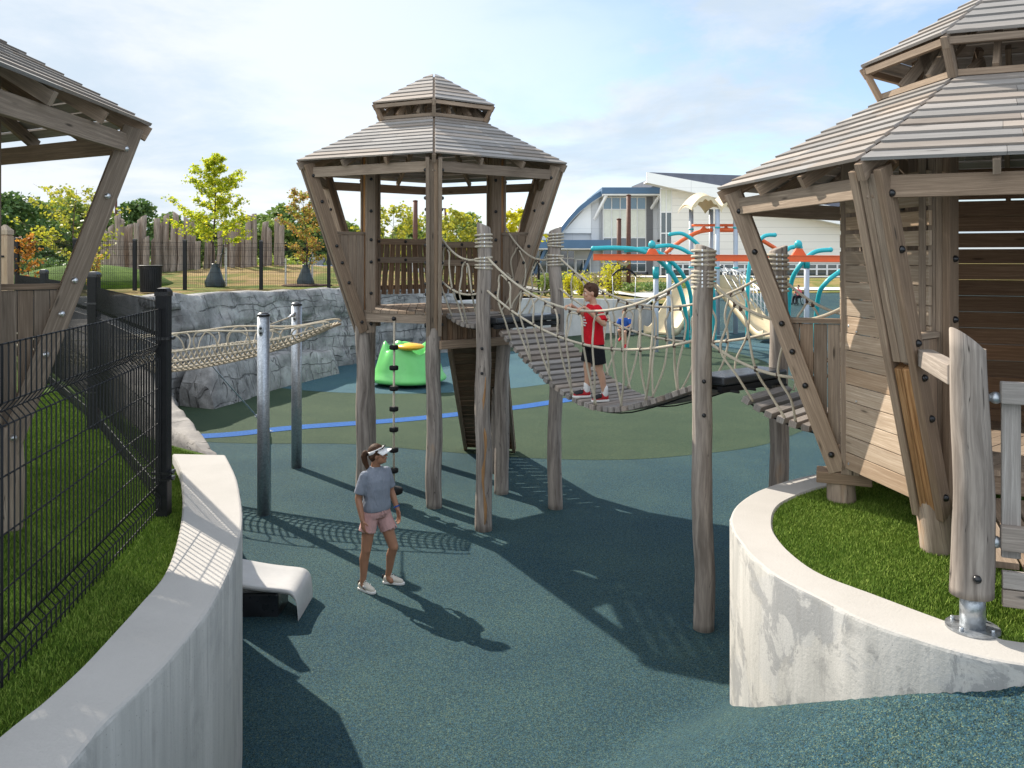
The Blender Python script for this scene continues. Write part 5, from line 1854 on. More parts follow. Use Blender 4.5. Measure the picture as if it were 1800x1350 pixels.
# trolley and hanging seat
tq = Q(1097, 457, DT - .05)
tr_ = thing('track_trolley', (tq.x, tq.y, 2.4), 'cream trolley on the orange track with a black hanger bar and seat chains', 'trolley')
m_ = MB()
m_.tube([tq + Vector((.17 * math.cos(a), 0, .17 * math.sin(a) + .0)) for a in [2 * math.pi * k / 20 for k in range(20)]], .085, 10, closed_loop=True); m_.build('roller', M['beige_plastic'], tr_)
m_ = MB(); m_.tube(smooth_line([tq + Vector((-.47, 0, -.62)), tq + Vector((-.25, 0, -.42)), tq + Vector((0, 0, -.36)), tq + Vector((.25, 0, -.42)), tq + Vector((.47, 0, -.62))], 6), .04, 10); m_.tube([tq + Vector((0, 0, -.36)), tq + Vector((0, 0, -.15))], .03, 8); m_.build('hanger_bar', M['black_metal'], tr_)
SEATZ = .75
for sx_ in (-1, 1):
    m_ = MB(); m_.tube([tq + Vector((.47 * sx_, 0, -.62)), Vector((tq.x + .38 * sx_, tq.y, SEATZ))], .014, 6); m_.build('chain', M['steel'], tr_)
m_ = MB(); m_.box((tq.x, tq.y, SEATZ - .03), (.80, .24, .05)); m_.build('seat', M['black_plastic'], tr_, .01)

# play unit with wavy canopy
cu = Q(1256, 420, 42)
pu = thing('canopy_play_unit', (cu.x, cu.y, ground_z(cu.x, cu.y)), 'play unit with a beige wavy canopy on grey posts, orange arcs and two beige slides', 'play unit')
ppx = [(1215, 43.2), (1250, 43.6), (1261, 40.8), (1293, 41.2)]
tops = []
for px, d in ppx:
    q = Q(px, 368, d); g_ = gz(q)
    m_ = MB(); m_.tube([g_, q], .115, 14); po = m_.build('post', M['grey_paint'], pu); tops.append(q)
    for z in (2.2, 3.3, 5.3):
        m_ = MB(); m_.tube([(q.x, q.y, z - .04), (q.x, q.y, z + .04)], .135, 14); m_.build('collar', M['teal_paint'], po)
x0, x1 = Q(1205, 360, 42).x, Q(1306, 360, 42).x
m_ = MB()
def can(u, v):
    x = lerp(x0, x1, u)
    y = 40.6 + 3.4 * v
    z = 6.25 + .62 * abs(math.sin(u * 2 * math.pi)) ** .8 + .25 * math.sin(math.pi * v)
    if v in (0,): z -= .0
    return (x, y, z)
m_.grid(can, 49, 17)
b_ = len(m_.V)
m_.grid(lambda u, v: (can(u, v)[0], can(u, v)[1], can(u, v)[2] - .10), 49, 17)
fr_ = [[Vector(can(u / 48, 0)) for u in range(49)], [Vector(can(u / 48, 0)) - Vector((0, .05, .22 - .05 * math.sin(u * 1.3))) for u in range(49)]]
m_.rings(fr_, closed=False)
m_.build('canopy', M['beige_plastic'], pu)
m_ = MB(); m_.tube([Q(1217, 396, 43), Q(1293, 396, 41.2)], .07, 10); m_.build('top_rail', M['orange_paint'], pu)
for pts in ([Q(1170, 445, 42), Q(1195, 425, 42), Q(1225, 409, 42), Q(1252, 404, 42)], [Q(1264, 404, 41.5), Q(1300, 406, 41.2), Q(1335, 420, 41), Q(1378, 446, 41)], [Q(1400, 440, 38), Q(1420, 455, 38)]):
    m_ = MB(); m_.tube(smooth_line(pts, 6), .13, 10, flat=.8); m_.build('arc_rail', M['orange_paint'], pu)
for a, b in ((Q(1217, 396, 43), Q(1217, 403, 43)),):
    pass
for px in (1237, 1276):
    q = Q(px, 404, 42)
    m_ = MB(); m_.extrude_poly([q + Vector((-.3, 0, -.12)), q + Vector((.3, 0, -.12)), q + Vector((0, 0, .22))], (0, 1, 0), .12); m_.build('bracket', M['orange_paint'], pu)
dz_ = 2.15
m_ = MB(); m_.boxr(x0 + .2, x1 - .2, 40.9, 43.7, dz_ - .10, dz_); m_.build('deck', M['beige_plastic'], pu, .02)
# deck railing bars
m_ = MB()
for i in range(15):
    x = lerp(x0 + .25, x1 - .25, i / 14)
    m_.tube([(x, 40.95, dz_), (x, 40.95, dz_ + 1.0)], .022, 6)
m_.tube([(x0 + .2, 40.95, dz_ + 1.0), (x1 - .2, 40.95, dz_ + 1.0)], .04, 8)
m_.build('guard_bars', M['white_paint'], pu)
m_ = MB(); m_.boxr(x0 + 1.4, x1 - .4, 40.86, 40.9, dz_ + .1, dz_ + .8); m_.build('guard_panel', M['beige_plastic'], pu, .02)
def slide(a, b, w, label=None):
    m_ = MB()
    a, b = Vector(a), Vector(b)
    d = Vector((b.x - a.x, b.y - a.y, 0)).normalized()
    n_ = Vector((-d.y, d.x, 0))
    pts = [a - d * .6, a, a.lerp(b, .5) - Vector((0, 0, .06)), b - d * .2, b + d * .5 + Vector((0, 0, .02))]
    rows = []
    for c_ in smooth_line(pts, 6):
        rows.append([c_ + n_ * s + Vector((0, 0, h)) for s, h in ((-w / 2, -.08), (-w / 2, .28), (-w / 2 + .06, .28), (-w / 2 + .10, 0), (w / 2 - .10, 0), (w / 2 - .06, .28), (w / 2, .28), (w / 2, -.08))])
    m_.rings(rows, True, True)
    return m_.build('slide', M['beige_plastic'], pu)
slide(Q(1212, 510, 41.5), gz(Q(1165, 570, 39)) + Vector((0, 0, .35)), 1.5)
slide(Q(1275, 505, 41), gz(Q(1352, 580, 37)) + Vector((0, 0, .35)), 1.2)
# sloping handrails of the access ramp
m_ = MB()
for k, (y0, y1) in enumerate(((500, 560), (478, 540))):
    m_.tube([Q(1190, y0 - 5, 39.5), Q(1130, y1 - 20, 37.5)] if k == 0 else [Q(1300, y0, 40), Q(1372, y1, 36.5)], .035, 8)
for i in range(12):
    f = i / 11
    a = Q(1300, 478, 40).lerp(Q(1372, 540, 36.5), f)
    m_.tube([a, Vector((a.x, a.y, max(a.z - .95, ground_z(a.x, a.y))))], .02, 6)
m_.build('handrails', M['white_paint'], pu)
# climbing net bars
m_ = MB()
for i in range(6):
    m_.tube([Q(1262 + i * 12, 465 + i * 4, 41), Q(1300 + i * 14, 530 + i * 6, 38)], .02, 5)
    m_.tube([Q(1262 + i * 6, 465 + i * 12, 41), Q(1330 + i * 8, 490 + i * 12, 38.5)], .02, 5)
m_.build('climbing_net', M['steel'], pu)

# ------------------------------------------------------------------ planter, plants, poles
pl_line = smooth_line([Vector(p) for p in [(-3.0, 33.0), (-1.2, 35.0), (.6, 37.2), (2.2, 39.4), (4.2, 41.2), (5.8, 42.2), (6.8, 43.2), (7.5, 44.6), (7.8, 46.2)]], 8)
m_ = MB()
rows = []
for i, c_ in enumerate(pl_line):
    tg = (pl_line[min(i + 1, len(pl_line) - 1)] - pl_line[max(i - 1, 0)]).normalized()
    n_ = Vector((-tg.y, tg.x))
    f = i / (len(pl_line) - 1)
    zt = lerp(2.02, 1.66, sstep(.1, .7, f)); zt = lerp(zt, .95, sstep(.80, .97, f))
    i_ = c_ + n_ * .42
    rows.append([Vector((c_.x, c_.y, -.1)), Vector((c_.x, c_.y, zt - .03)), Vector((c_.x + n_.x * .03, c_.y + n_.y * .03, zt)), Vector((i_.x, i_.y, zt)), Vector((i_.x, i_.y, zt - .5))])
m_.rings(rows, closed=False, smooth=False)
for r in (rows[0], rows[-1]): m_.poly(r)
tag(m_.build('planter_wall', M['concrete_plain']), 'long pale concrete planter wall with a rounded end behind the rope bridge', 'wall')

def leaves_mesh(name, centers, size, mat, parent=None, up=.3, jitter=.5, aspect=.6, seed=1):
    """many small folded leaf quads; centers (N,3) array"""
    rg = np.random.default_rng(seed)
    N = len(centers)
    c_ = np.asarray(centers, float)
    d1 = rg.normal(size=(N, 3)); d1[:, 2] = d1[:, 2] * .6 - up * .3
    d1 /= np.linalg.norm(d1, axis=1)[:, None]
    tmp = rg.normal(size=(N, 3))
    d2 = np.cross(d1, tmp); d2 /= np.linalg.norm(d2, axis=1)[:, None] + 1e-9
    s = size * rg.uniform(1 - jitter, 1 + jitter, N)[:, None]
    V = np.zeros((N, 4, 3))
    V[:, 0] = c_ - d1 * s * .5; V[:, 1] = c_ + d2 * s * aspect * .5; V[:, 2] = c_ + d1 * s * .5; V[:, 3] = c_ - d2 * s * aspect * .5
    if parent is not None:
        V -= np.array(world_of(parent))
    me = bpy.data.meshes.new(name)
    me.vertices.add(N * 4); me.loops.add(N * 4); me.polygons.add(N)
    me.vertices.foreach_set('co', V.reshape(-1))
    me.loops.foreach_set('vertex_index', np.arange(N * 4, dtype=np.int32))
    me.polygons.foreach_set('loop_start', np.arange(0, N * 4, 4, dtype=np.int32))
    me.polygons.foreach_set('loop_total', np.full(N, 4, dtype=np.int32))
    uv = me.uv_layers.new(name='UVMap')
    uvs = np.zeros((N * 4, 2), np.float32); uvs[:, 0] = np.repeat(rg.integers(0, 4000, N) + .5, 4)
    uv.data.foreach_set('uv', uvs.reshape(-1))
    me.materials.append(mat); me.update(); me.validate()
    o = bpy.data.objects.new(name, me)
    COL.objects.link(o)
    if parent is not None: o.parent = parent
    return o
def shrub(name, base, h, w, mat, n, size, label, group=None, seed=1, stems=6, cat='shrub', spread=1.0):
    t = thing(name, base, label, cat, group)
    rg = np.random.default_rng(seed)
    m_ = MB(); cs = []
    base = Vector(base)
    for k in range(stems):
        a = rg.uniform(0, 6.28); l = rg.uniform(.7, 1.0) * h
        tip = base + Vector((math.cos(a) * w * .5 * rg.uniform(.2, 1), math.sin(a) * w * .5 * rg.uniform(.2, 1), l))
        midp = base.lerp(tip, .5) + Vector((rg.normal() * .04 * h, rg.normal() * .04 * h, 0))
        m_.tube([base, midp, tip], [.018 * h + .004, .012 * h + .003, .003], 5)
        for q in range(n // stems):
            f = rg.uniform(.12, 1.02) ** .8
            p_ = base.lerp(tip, f)
            cs.append((p_.x + rg.normal() * w * .13 * spread, p_.y + rg.normal() * w * .13 * spread, p_.z + rg.normal() * h * .07))
    m_.build('stems', M['bark'], t)
    leaves_mesh('foliage', cs, size, mat, t, .3, seed=seed + 5)
    return t
for k, (px, py, d, h, w, lab) in enumerate([(1072, 527, 44.5, 2.1, 1.7, 'big yellow-leaved shrub in the planter right of the boy'), (1000, 524, 43.2, 1.5, 1.1, 'yellow-leaved shrub in the planter right behind the bridge post'), (1022, 500, 47.0, 1.4, 1.2, 'small yellow shrub in the planter behind the boy'), (958, 515, 41.0, 1.1, .9, 'low yellow-green shrub at the left end of the planter bed')]):
    q = Q(px, py, d)
    shrub('yellow_shrub', (q.x, q.y, terrain_z(q.x, q.y) - .05), h, w, M['leaf_yellow'] if k < 3 else M['leaf_light'], 900 if k == 0 else 560, .13, lab, 'shrubs in the planter', 31 + k, 9)
beds = [(985, 505, 60, 1.0, 2.6, 'leaf_mid'), (1020, 497, 66, 1.1, 3.0, 'leaf_pink'), (1060, 494, 70, 1.2, 3.4, 'leaf_pink'), (1100, 492, 74, 1.2, 3.4, 'leaf_pink'), (1115, 510, 61, .9, 3.4, 'leaf_mid'), (1150, 511, 62, .9, 3.0, 'leaf_dark'), (1180, 512, 62, .8, 2.6, 'leaf_mid'), (955, 500, 64, .9, 2.6, 'leaf_pink'), (975, 494, 72, 1.0, 3.2, 'leaf_mid'), (1205, 512, 64, .8, 2.4, 'leaf_pink')]
bl_lab = ['low green bush beside the path left of the boy', 'pinkish ornamental grass clump behind the boy', 'pinkish ornamental grass clump left of the taller brown pole', 'pinkish ornamental grass clump right of the taller brown pole', 'low green hedge clump under the hanging seat chains', 'dark low hedge clump near the grey arch post', 'low green hedge clump behind the teal arches', 'pink flowering clump by the blue canopy building', 'low green clump in front of the blue canopy', 'pinkish grass clump beside the beige slide']
for k, (px, py, d, h, w, mt) in enumerate(beds):
    q = Q(px, py, d)
    shrub('ornamental_bush', (q.x, q.y, terrain_z(q.x, q.y) - .05), h, w, M[mt], 700, .16, bl_lab[k], 'planting along the path', 60 + k, 14, 'bush', 1.3)
for px, y0, d, lab in ((1088, 386, 62, 'shorter plain brown metal pole in front of the arched building'), (1105, 344, 62, 'taller plain brown metal pole in front of the arched building'), (730, 354, 58, 'plain brown metal pole seen through the central tower')):
    q = Q(px, y0, d)
    t = thing('brown_pole', (q.x, q.y, terrain_z(q.x, q.y)), lab, 'pole', 'brown metal poles')
    m_ = MB(); m_.tube([(q.x, q.y, terrain_z(q.x, q.y) - .1), (q.x, q.y, q.z)], .17, 12); m_.build('shaft', M['brown_metal'], t)
    m_ = MB(); m_.lathe([(.19, 0), (.19, .06), (.05, .10)], (q.x, q.y, q.z), 12); m_.build('cap', M['brown_metal'], t)
for px, y0, d, lab in ((204, 325, 92, 'tall dark street lamp with a short arm above the log palisade'), (783, 367, 95, 'dark street lamp seen through the right side of the central tower')):
    q = Q(px, y0, d)
    t = thing('street_lamp', (q.x, q.y, 1.5), lab, 'street lamp', 'street lamps')
    m_ = MB(); m_.tube([(q.x, q.y, 1.4), (q.x, q.y, q.z)], .14, 10); m_.build('pole', M['brown_metal'], t)
    m_ = MB(); m_.bar((q.x + .1, q.y, q.z), (q.x - .75, q.y, q.z), .28, .14); m_.build('lamp_head', M['brown_metal'], t)

# ------------------------------------------------------------------ log palisade
pal = []
px = 168.0
rr = random.Random(5)
while px < 352:
    pal.append((px, rr.uniform(385, 432), 40.5 + rr.uniform(-.4, .4) + (px - 168) * .008, 0)); px += rr.uniform(5.4, 7.4)
    if rr.random() < .04: px += 6
for px_, yt in ((362, 420), (373, 412), (386, 405), (398, 408), (408, 398), (417, 392), (437, 378), (447, 376), (464, 390), (472, 402), (487, 382), (495, 393), (428, 415)):
    pal.append((px_, yt, 42.0 + rr.uniform(-.5, .5), 0))
for (i, hpx) in ((4, 398), (6, 378), (7, 385), (11, 392), (13, 380), (16, 384), (19, 378), (22, 375), (25, 384)):
    if i < len(pal): pal[i] = (pal[i][0], hpx, pal[i][2], 0)
plab = {}
for k, (px, yt, d, _) in enumerate(pal):
    q = Q(px, yt, d)
    g_ = terrain_z(q.x, q.y)
    if px < 352: lab = 'weathered log standing in the dense palisade wall behind the litter bin'
    elif px < 420: lab = 'weathered palisade log behind the crown of the lime-leaved young tree'
    else: lab = 'weathered free-standing palisade log between the lime-leaved and the rust-leaved young trees'
    t = thing('palisade_log', (q.x, q.y, g_), lab, 'log post', 'palisade of upright logs')
    m_ = MB(); r_ = rr.uniform(.135, .165); m_.log((q.x, q.y, g_ - .2), (q.x + rr.uniform(-.08, .08), q.y, q.z), r_ * 1.05, r_ * .92, 10, 12, .025, .08, slant=rr.uniform(-.16, .16)); m_.build('trunk', M['log_far'], t)

# ------------------------------------------------------------------ litter bin, stakes, young trees
q = Q(265, 500, 26.8)
t = thing('litter_bin', (q.x, q.y, terrain_z(q.x, q.y)), 'round black slatted litter bin on the grass by the black fence', 'litter bin')
zb_ = terrain_z(q.x, q.y)
m_ = MB()
for k in range(34):
    a = 2 * math.pi * k / 34
    m_.bar((q.x + .315 * math.cos(a), q.y + .315 * math.sin(a), zb_ + .05), (q.x + .335 * math.cos(a), q.y + .335 * math.sin(a), zb_ + .86), .012, .045, (-math.sin(a), math.cos(a), 0))
m_.build('slats', M['black_metal'], t)
m_ = MB()
m_.lathe([(.29, .03), (.30, .85), (.28, .85), (.27, .06)], (q.x, q.y, zb_), 28)
m_.build('liner', M['black_plastic'], t)
m_ = MB(); m_.tube([(q.x + .345 * math.cos(a), q.y + .345 * math.sin(a), zb_ + .88) for a in [2 * math.pi * k / 32 for k in range(32)]], .03, 8, closed_loop=True); m_.build('rim', M['black_metal'], t)

def branchy_tree(name, base, h, crown_w, crown_z0, mat, nleaf, lsize, label, seed, shape='cone', lean=0.0, nb=26, group=None, bark='bark', clump=.10, tr=.045):
    """young tree: trunk, many rising limbs with twigs, leaves along the twigs"""
    t = thing(name, base, label, 'tree', group)
    rg = np.random.default_rng(seed)
    base = Vector(base)
    m_ = MB()
    tp_ = [base + Vector((lean * f * h + .02 * h * math.sin(f * 5 + seed), .015 * h * math.cos(f * 4), f * h)) for f in [i / 14 for i in range(15)]]
    m_.tube(tp_, [tr * h / 5 * (1 - .88 * i / 14) + .004 for i in range(15)], 8)
    m_.build('trunk', M[bark], t)
    mb2 = MB(); cs = []
    def at(f):
        x = f * 14; i = min(13, int(x)); return tp_[i].lerp(tp_[i + 1], x - i)
    z0f = crown_z0
    per = nleaf // nb
    for k in range(nb):
        f = z0f + (1 - z0f) * (k + rg.uniform(0, 1)) / nb * .97
        s = (f - z0f) / (1 - z0f)
        if shape == 'cone': wid = (1 - s) ** .75 * (.72 + .28 * min(1, s * 7))
        elif shape == 'round': wid = math.sin(math.pi * min(1, .18 + .80 * s)) ** .7
        else: wid = (.55 + .45 * math.sin(math.pi * s)) * (1 - s * .5)
        L_ = crown_w * .5 * wid * rg.uniform(.62, 1.12) + .05 * h * .3
        a = k * 2.4 + rg.uniform(-.5, .5)
        o0 = at(f)
        rise = rg.uniform(.35, .75) * L_ * (1.2 if shape != 'round' else .7)
        tip = o0 + Vector((math.cos(a) * L_, math.sin(a) * L_, rise))
        midp = o0.lerp(tip, .5) + Vector((0, 0, -.05 * L_ + rg.normal() * .04 * L_))
        br = [o0, midp, tip]
        r_ = tr * h / 5 * .35 * (1 - s * .6)
        mb2.tube(br, [r_, r_ * .6, .004], 5)
        tw = []
        for q_ in range(7):
            ff = rg.uniform(.25, 1.0)
            o1 = o0.lerp(midp, ff * 2) if ff < .5 else midp.lerp(tip, ff * 2 - 1)
            dirv = Vector((math.cos(a + rg.normal() * .9), math.sin(a + rg.normal() * .9), rg.uniform(-.2, .8)))
            e1 = o1 + dirv * (L_ * rg.uniform(.18, .40))
            mb2.tube([o1, e1], [.006, .002], 4)
            tw.append((o1, e1))
        tw.append((o0.lerp(tip, .35), tip + (tip - midp) * .25))
        for q_ in range(per):
            o1, e1 = tw[rg.integers(0, len(tw))]
            p_ = o1.lerp(e1, rg.uniform(.1, 1.08))
            cs.append((p_.x + rg.normal() * clump, p_.y + rg.normal() * clump, p_.z + rg.normal() * clump * .8))
    mb2.build('branches', M[bark], t)
    leaves_mesh('crown', cs, lsize, mat, t, .6, .45, .8, seed + 9)
    return t
def water_bag(base, r, h, label):
    t = thing('watering_bag', base, label, 'watering bag', 'tree watering bags')
    m_ = MB()
    m_.lathe([(r * .98, 0), (r, .06 * h), (r * .97, .25 * h), (r * .84, .38 * h), (r * .78, .5 * h), (r * .60, .64 * h), (r * .5, .78 * h), (r * .32, .88 * h), (r * .40, .96 * h), (r * .34, 1.0 * h)], base, 24,
             lambda rr_, z, a: (rr_ * (1 + .07 * math.sin(5 * a + z * 9) + .05 * math.sin(9 * a)), z))
    m_.build('bag', M['bag'], t)
    m_ = MB(); m_.tube([Vector(base) + Vector((r * .5, -.08, h * .8)), Vector(base) + Vector((r * .75, -.1, h * 1.3)), Vector(base) + Vector((r * 1.0, -.05, h * 1.8)), Vector(base) + Vector((r * 1.25, 0, h * 1.85))], .022, 6); m_.build('strap', M['bag'], t)
q = Q(378, 500, 32.3); zt_ = terrain_z(q.x, q.y)
branchy_tree('young_tree', (q.x, q.y, zt_ - .05), 5.15, 3.5, .30, M['leaf_lime'], 10000, .088, 'young lime-green leaved tree beside the dark watering bag', 4, 'cone', -.015, 40, 'young trees on the grass', 'bark_dark', .06)
water_bag((q.x, q.y, zt_), .36, .92, 'dark watering bag tied round the lime-leaved young tree')
q = Q(537, 500, 33.5); zt_ = terrain_z(q.x, q.y)
branchy_tree('young_tree', (q.x, q.y, zt_ - .05), 3.75, 2.3, .22, M['leaf_rust'], 3800, .085, 'young rust and green leaved tree left of the central tower', 12, 'oval', -.01, 26, 'young trees on the grass', 'bark_dark', .06)
water_bag((q.x, q.y, zt_), .33, .85, 'dark watering bag tied round the rust-leaved young tree')
m_ = MB(); m_.lathe([(1.0, 0), (.9, .04), (.5, .07), (.02, .08)], (q.x, q.y, zt_ + .0), 24, lambda r_, z, a: (r_ * (1 + .12 * math.sin(3 * a)), z)); tag(m_.build('mulch_ring', M['mulch']), kind='structure')
for px, d, h, lab in ((397, 33, 1.55, 'pale thin stake right of the lime-leaved young tree'), (502, 34, 1.1, 'pale thin stake left of the rust-leaved young tree'), (549, 34.5, 1.3, 'pale thin stake right of the rust-leaved young tree')):
    q = Q(px, 500, d); z_ = terrain_z(q.x, q.y)
    t = thing('tree_stake', (q.x, q.y, z_), lab, 'stake', 'tree stakes')
    m_ = MB(); m_.bar((q.x, q.y, z_ - .1), (q.x, q.y, z_ + h), .07, .07, (0, 1, 0)); m_.build('stake', M['stake_white'], t, .005)
    m_ = MB(); m_.tube([(q.x, q.y - .05, z_ + h * .85), (q.x - .35, q.y, z_ + h * .8)], .012, 5); m_.build('tie', M['black_plastic'], t)
q = Q(133, 490, 30); zt_ = terrain_z(q.x, q.y)
branchy_tree('young_tree', (q.x, q.y, zt_ - .05), 3.7, 3.2, .25, M['leaf_sparse'], 1300, .13, 'thin half-bare yellow-green young tree left of the leaning tower post', 21, 'round', 0, 30, 'young trees on the grass', 'bark', .08)
q = Q(50, 490, 27); zt_ = terrain_z(q.x, q.y)
branchy_tree('young_tree', (q.x, q.y, zt_ - .05), 1.9, 1.15, .12, M['leaf_orange'], 700, .10, 'small orange and red leaved sapling beside the timber gate post', 33, 'oval', 0, 20, 'young trees on the grass', 'bark_dark', .05)
q = Q(163, 500, 26); zt_ = terrain_z(q.x, q.y)
shrub('dark_shrub', (q.x, q.y, zt_ - .05), 1.6, .6, M['leaf_rust'], 420, .10, 'slim rust and green shrub just right of the leaning tower post', None, 77, 5)
for px, d, h, w, mt, lab, sd in ((690, 66, 5.2, 6, 'leaf_sparse', 'pale yellow-green tree in the left gap of the central tower', 41), (800, 62, 4.6, 4.2, 'leaf_sparse', 'yellow-green tree right of the central front post of the tower', 42), (905, 58, 5.0, 3.6, 'leaf_yellow', 'bright yellow young tree behind the right posts of the central tower', 43), (755, 72, 5.0, 5, 'leaf_mid', 'green tree directly behind the front post of the central tower', 44)):
    q = Q(px, 480, d); zt_ = terrain_z(q.x, q.y)
    branchy_tree('young_tree', (q.x, q.y, zt_ - .05), h, w, .2, M[mt], 1500, .28, lab, sd, 'round', 0, 30, None, 'bark', .16)

# ------------------------------------------------------------------ far trees
def big_tree(base, h, w, mat, label, seed, n=4800, lsize=.46, group='far tree line'):
    t = thing('broadleaf_tree', base, label, 'tree', group)
    rg = np.random.default_rng(seed)
    base = Vector(base)
    m_ = MB()
    m_.tube([base - Vector((0, 0, .3)), base + Vector((0, 0, h * .3)), base + Vector((.05 * w, 0, h * .6))], [h * .028, h * .02, h * .008], 8)
    blobs = []
    for k in range(15):
        a = rg.uniform(0, 6.28); zc = rg.uniform(.22, .86)
        rad = (.5 - .42 * max(0, (zc - .45)) / .45) * w * rg.uniform(.3, .95)
        c_ = base + Vector((math.cos(a) * rad, math.sin(a) * rad, h * zc))
        blobs.append((c_, rg.uniform(.13, .24) * w, rg.uniform(.10, .17) * h))
        m_.tube([base + Vector((0, 0, h * .3 * rg.uniform(.7, 1.4))), base.lerp(c_, .6) + Vector((0, 0, h * .1)), c_], [h * .010, h * .006, .02], 5)
    blobs.append((base + Vector((0, 0, h * .86)), .16 * w, .13 * h))
    blobs.append((base + Vector((0, 0, h * .55)), .30 * w, .25 * h))
    m_.build('trunk', M['bark_dark'], t)
    cs = []
    for q_ in range(n):
        c_, rw, rh = blobs[rg.integers(0, len(blobs))]
        v = rg.normal(size=3); v /= np.linalg.norm(v); v *= rg.uniform(.55, 1.06)
        cs.append((c_.x + v[0] * rw, c_.y + v[1] * rw, c_.z + v[2] * rh))
    leaves_mesh('crown', cs, lsize, mat, t, .4, .5, .8, seed + 3)
    return t
far = [(-40, 342, 95, 12, 'leaf_dark', 'dark green tree half cut off by the left picture edge'),
       (22, 336, 92, 11, 'leaf_dark', 'tall dark green tree above the small orange sapling'),
       (62, 352, 98, 10, 'leaf_mid', 'mid green tree left of the thin half-bare tree'),
       (100, 350, 104, 10, 'leaf_mid', 'mid green tree right behind the thin half-bare tree'),
       (120, 346, 110, 10, 'leaf_light', 'light green tree behind the thin half-bare tree'),
       (160, 358, 112, 9, 'leaf_light', 'light green tree partly hidden by the leaning tower post'),
       (198, 372, 100, 6, 'leaf_mid', 'small green tree below the street lamp over the palisade'),
       (244, 349, 96, 9.5, 'leaf_dark', 'dark green tree rising over the middle of the palisade'),
       (300, 372, 110, 9, 'leaf_mid', 'green tree between the palisade and the lime-leaved tree'),
       (352, 378, 118, 9, 'leaf_mid', 'green tree behind the lime-leaved young tree'),
       (420, 382, 115, 8, 'leaf_light', 'light green tree right behind the lime-leaved crown'),
       (462, 376, 105, 8, 'leaf_mid', 'green tree behind the tallest free-standing logs'),
       (500, 357, 98, 10, 'leaf_mid', 'broad green tree left behind the rust-leaved tree'),
       (548, 362, 102, 9, 'leaf_dark', 'dark green tree behind the leaning left posts of the central tower'),
       (600, 385, 112, 8, 'leaf_mid', 'green tree seen between the left posts of the central tower'),
       (660, 396, 115, 8, 'leaf_light', 'light green tree low in the left opening of the central tower'),
       (716, 388, 122, 8, 'leaf_mid', 'green tree beside the brown pole in the tower opening'),
       (770, 388, 125, 8, 'leaf_mid', 'green tree behind the street lamp in the tower opening'),
       (828, 372, 118, 8.5, 'leaf_mid', 'rounded green tree between the two rope-wrapped bridge posts and the tower'),
       (872, 392, 130, 8, 'leaf_light', 'light green tree behind the right uprights of the central tower')]
for k, (px, yt, d, w, mt, lab) in enumerate(far):
    q = Q(px, yt, d)
    big_tree((q.x, q.y, 1.3), q.z - 1.3, w, M[mt], lab, 200 + k)
# farther continuous wood
rg = np.random.default_rng(9)
cs = []
for px in np.arange(-400, 960, 5.0):
    hgt = 9.0 + 2.0 * math.sin(px * .021) + 1.5 * math.sin(px * .057)
    for _ in range(16):
        d = rg.uniform(150, 175)
        hh = hgt * (1.15 if px < 250 else .86 if px < 620 else .62)
        cs.append(((px - CX) / FPX * d + rg.normal() * 1.2, d, 1.3 + rg.uniform(0, 1) ** .7 * hh))
o = leaves_mesh('distant_wood', cs, 1.5, M['leaf_mid'], None, .3, .5, .9, 3)
tag(o, 'distant mid-green wood forming the skyline far behind the lawn', 'woodland', kind='stuff')

# low undergrowth row in front of the far trees on the left
for k, (px, d) in enumerate(((-20, 70), (30, 72), (80, 74), (205, 66), (228, 67), (440, 66), (478, 68), (505, 70))):
    q = Q(px, 470, d)
    labs = ['low bush at the far left edge beyond the lawn', 'low bush beyond the small orange sapling', 'low bush beyond the green turf mound', 'low bush in the left gap of the palisade', 'low bush in the right gap of the palisade', 'low bush behind the free-standing logs, left one', 'low bush behind the free-standing logs, middle one', 'low bush behind the free-standing logs, right one']
    shrub('low_bush', (q.x, q.y, 1.4), 2.6, 4.2, M['leaf_dark' if px < 120 else 'leaf_light'], 700, .34, labs[k], 'bushes beyond the lawn', 300 + k, 10, 'bush', 1.3)

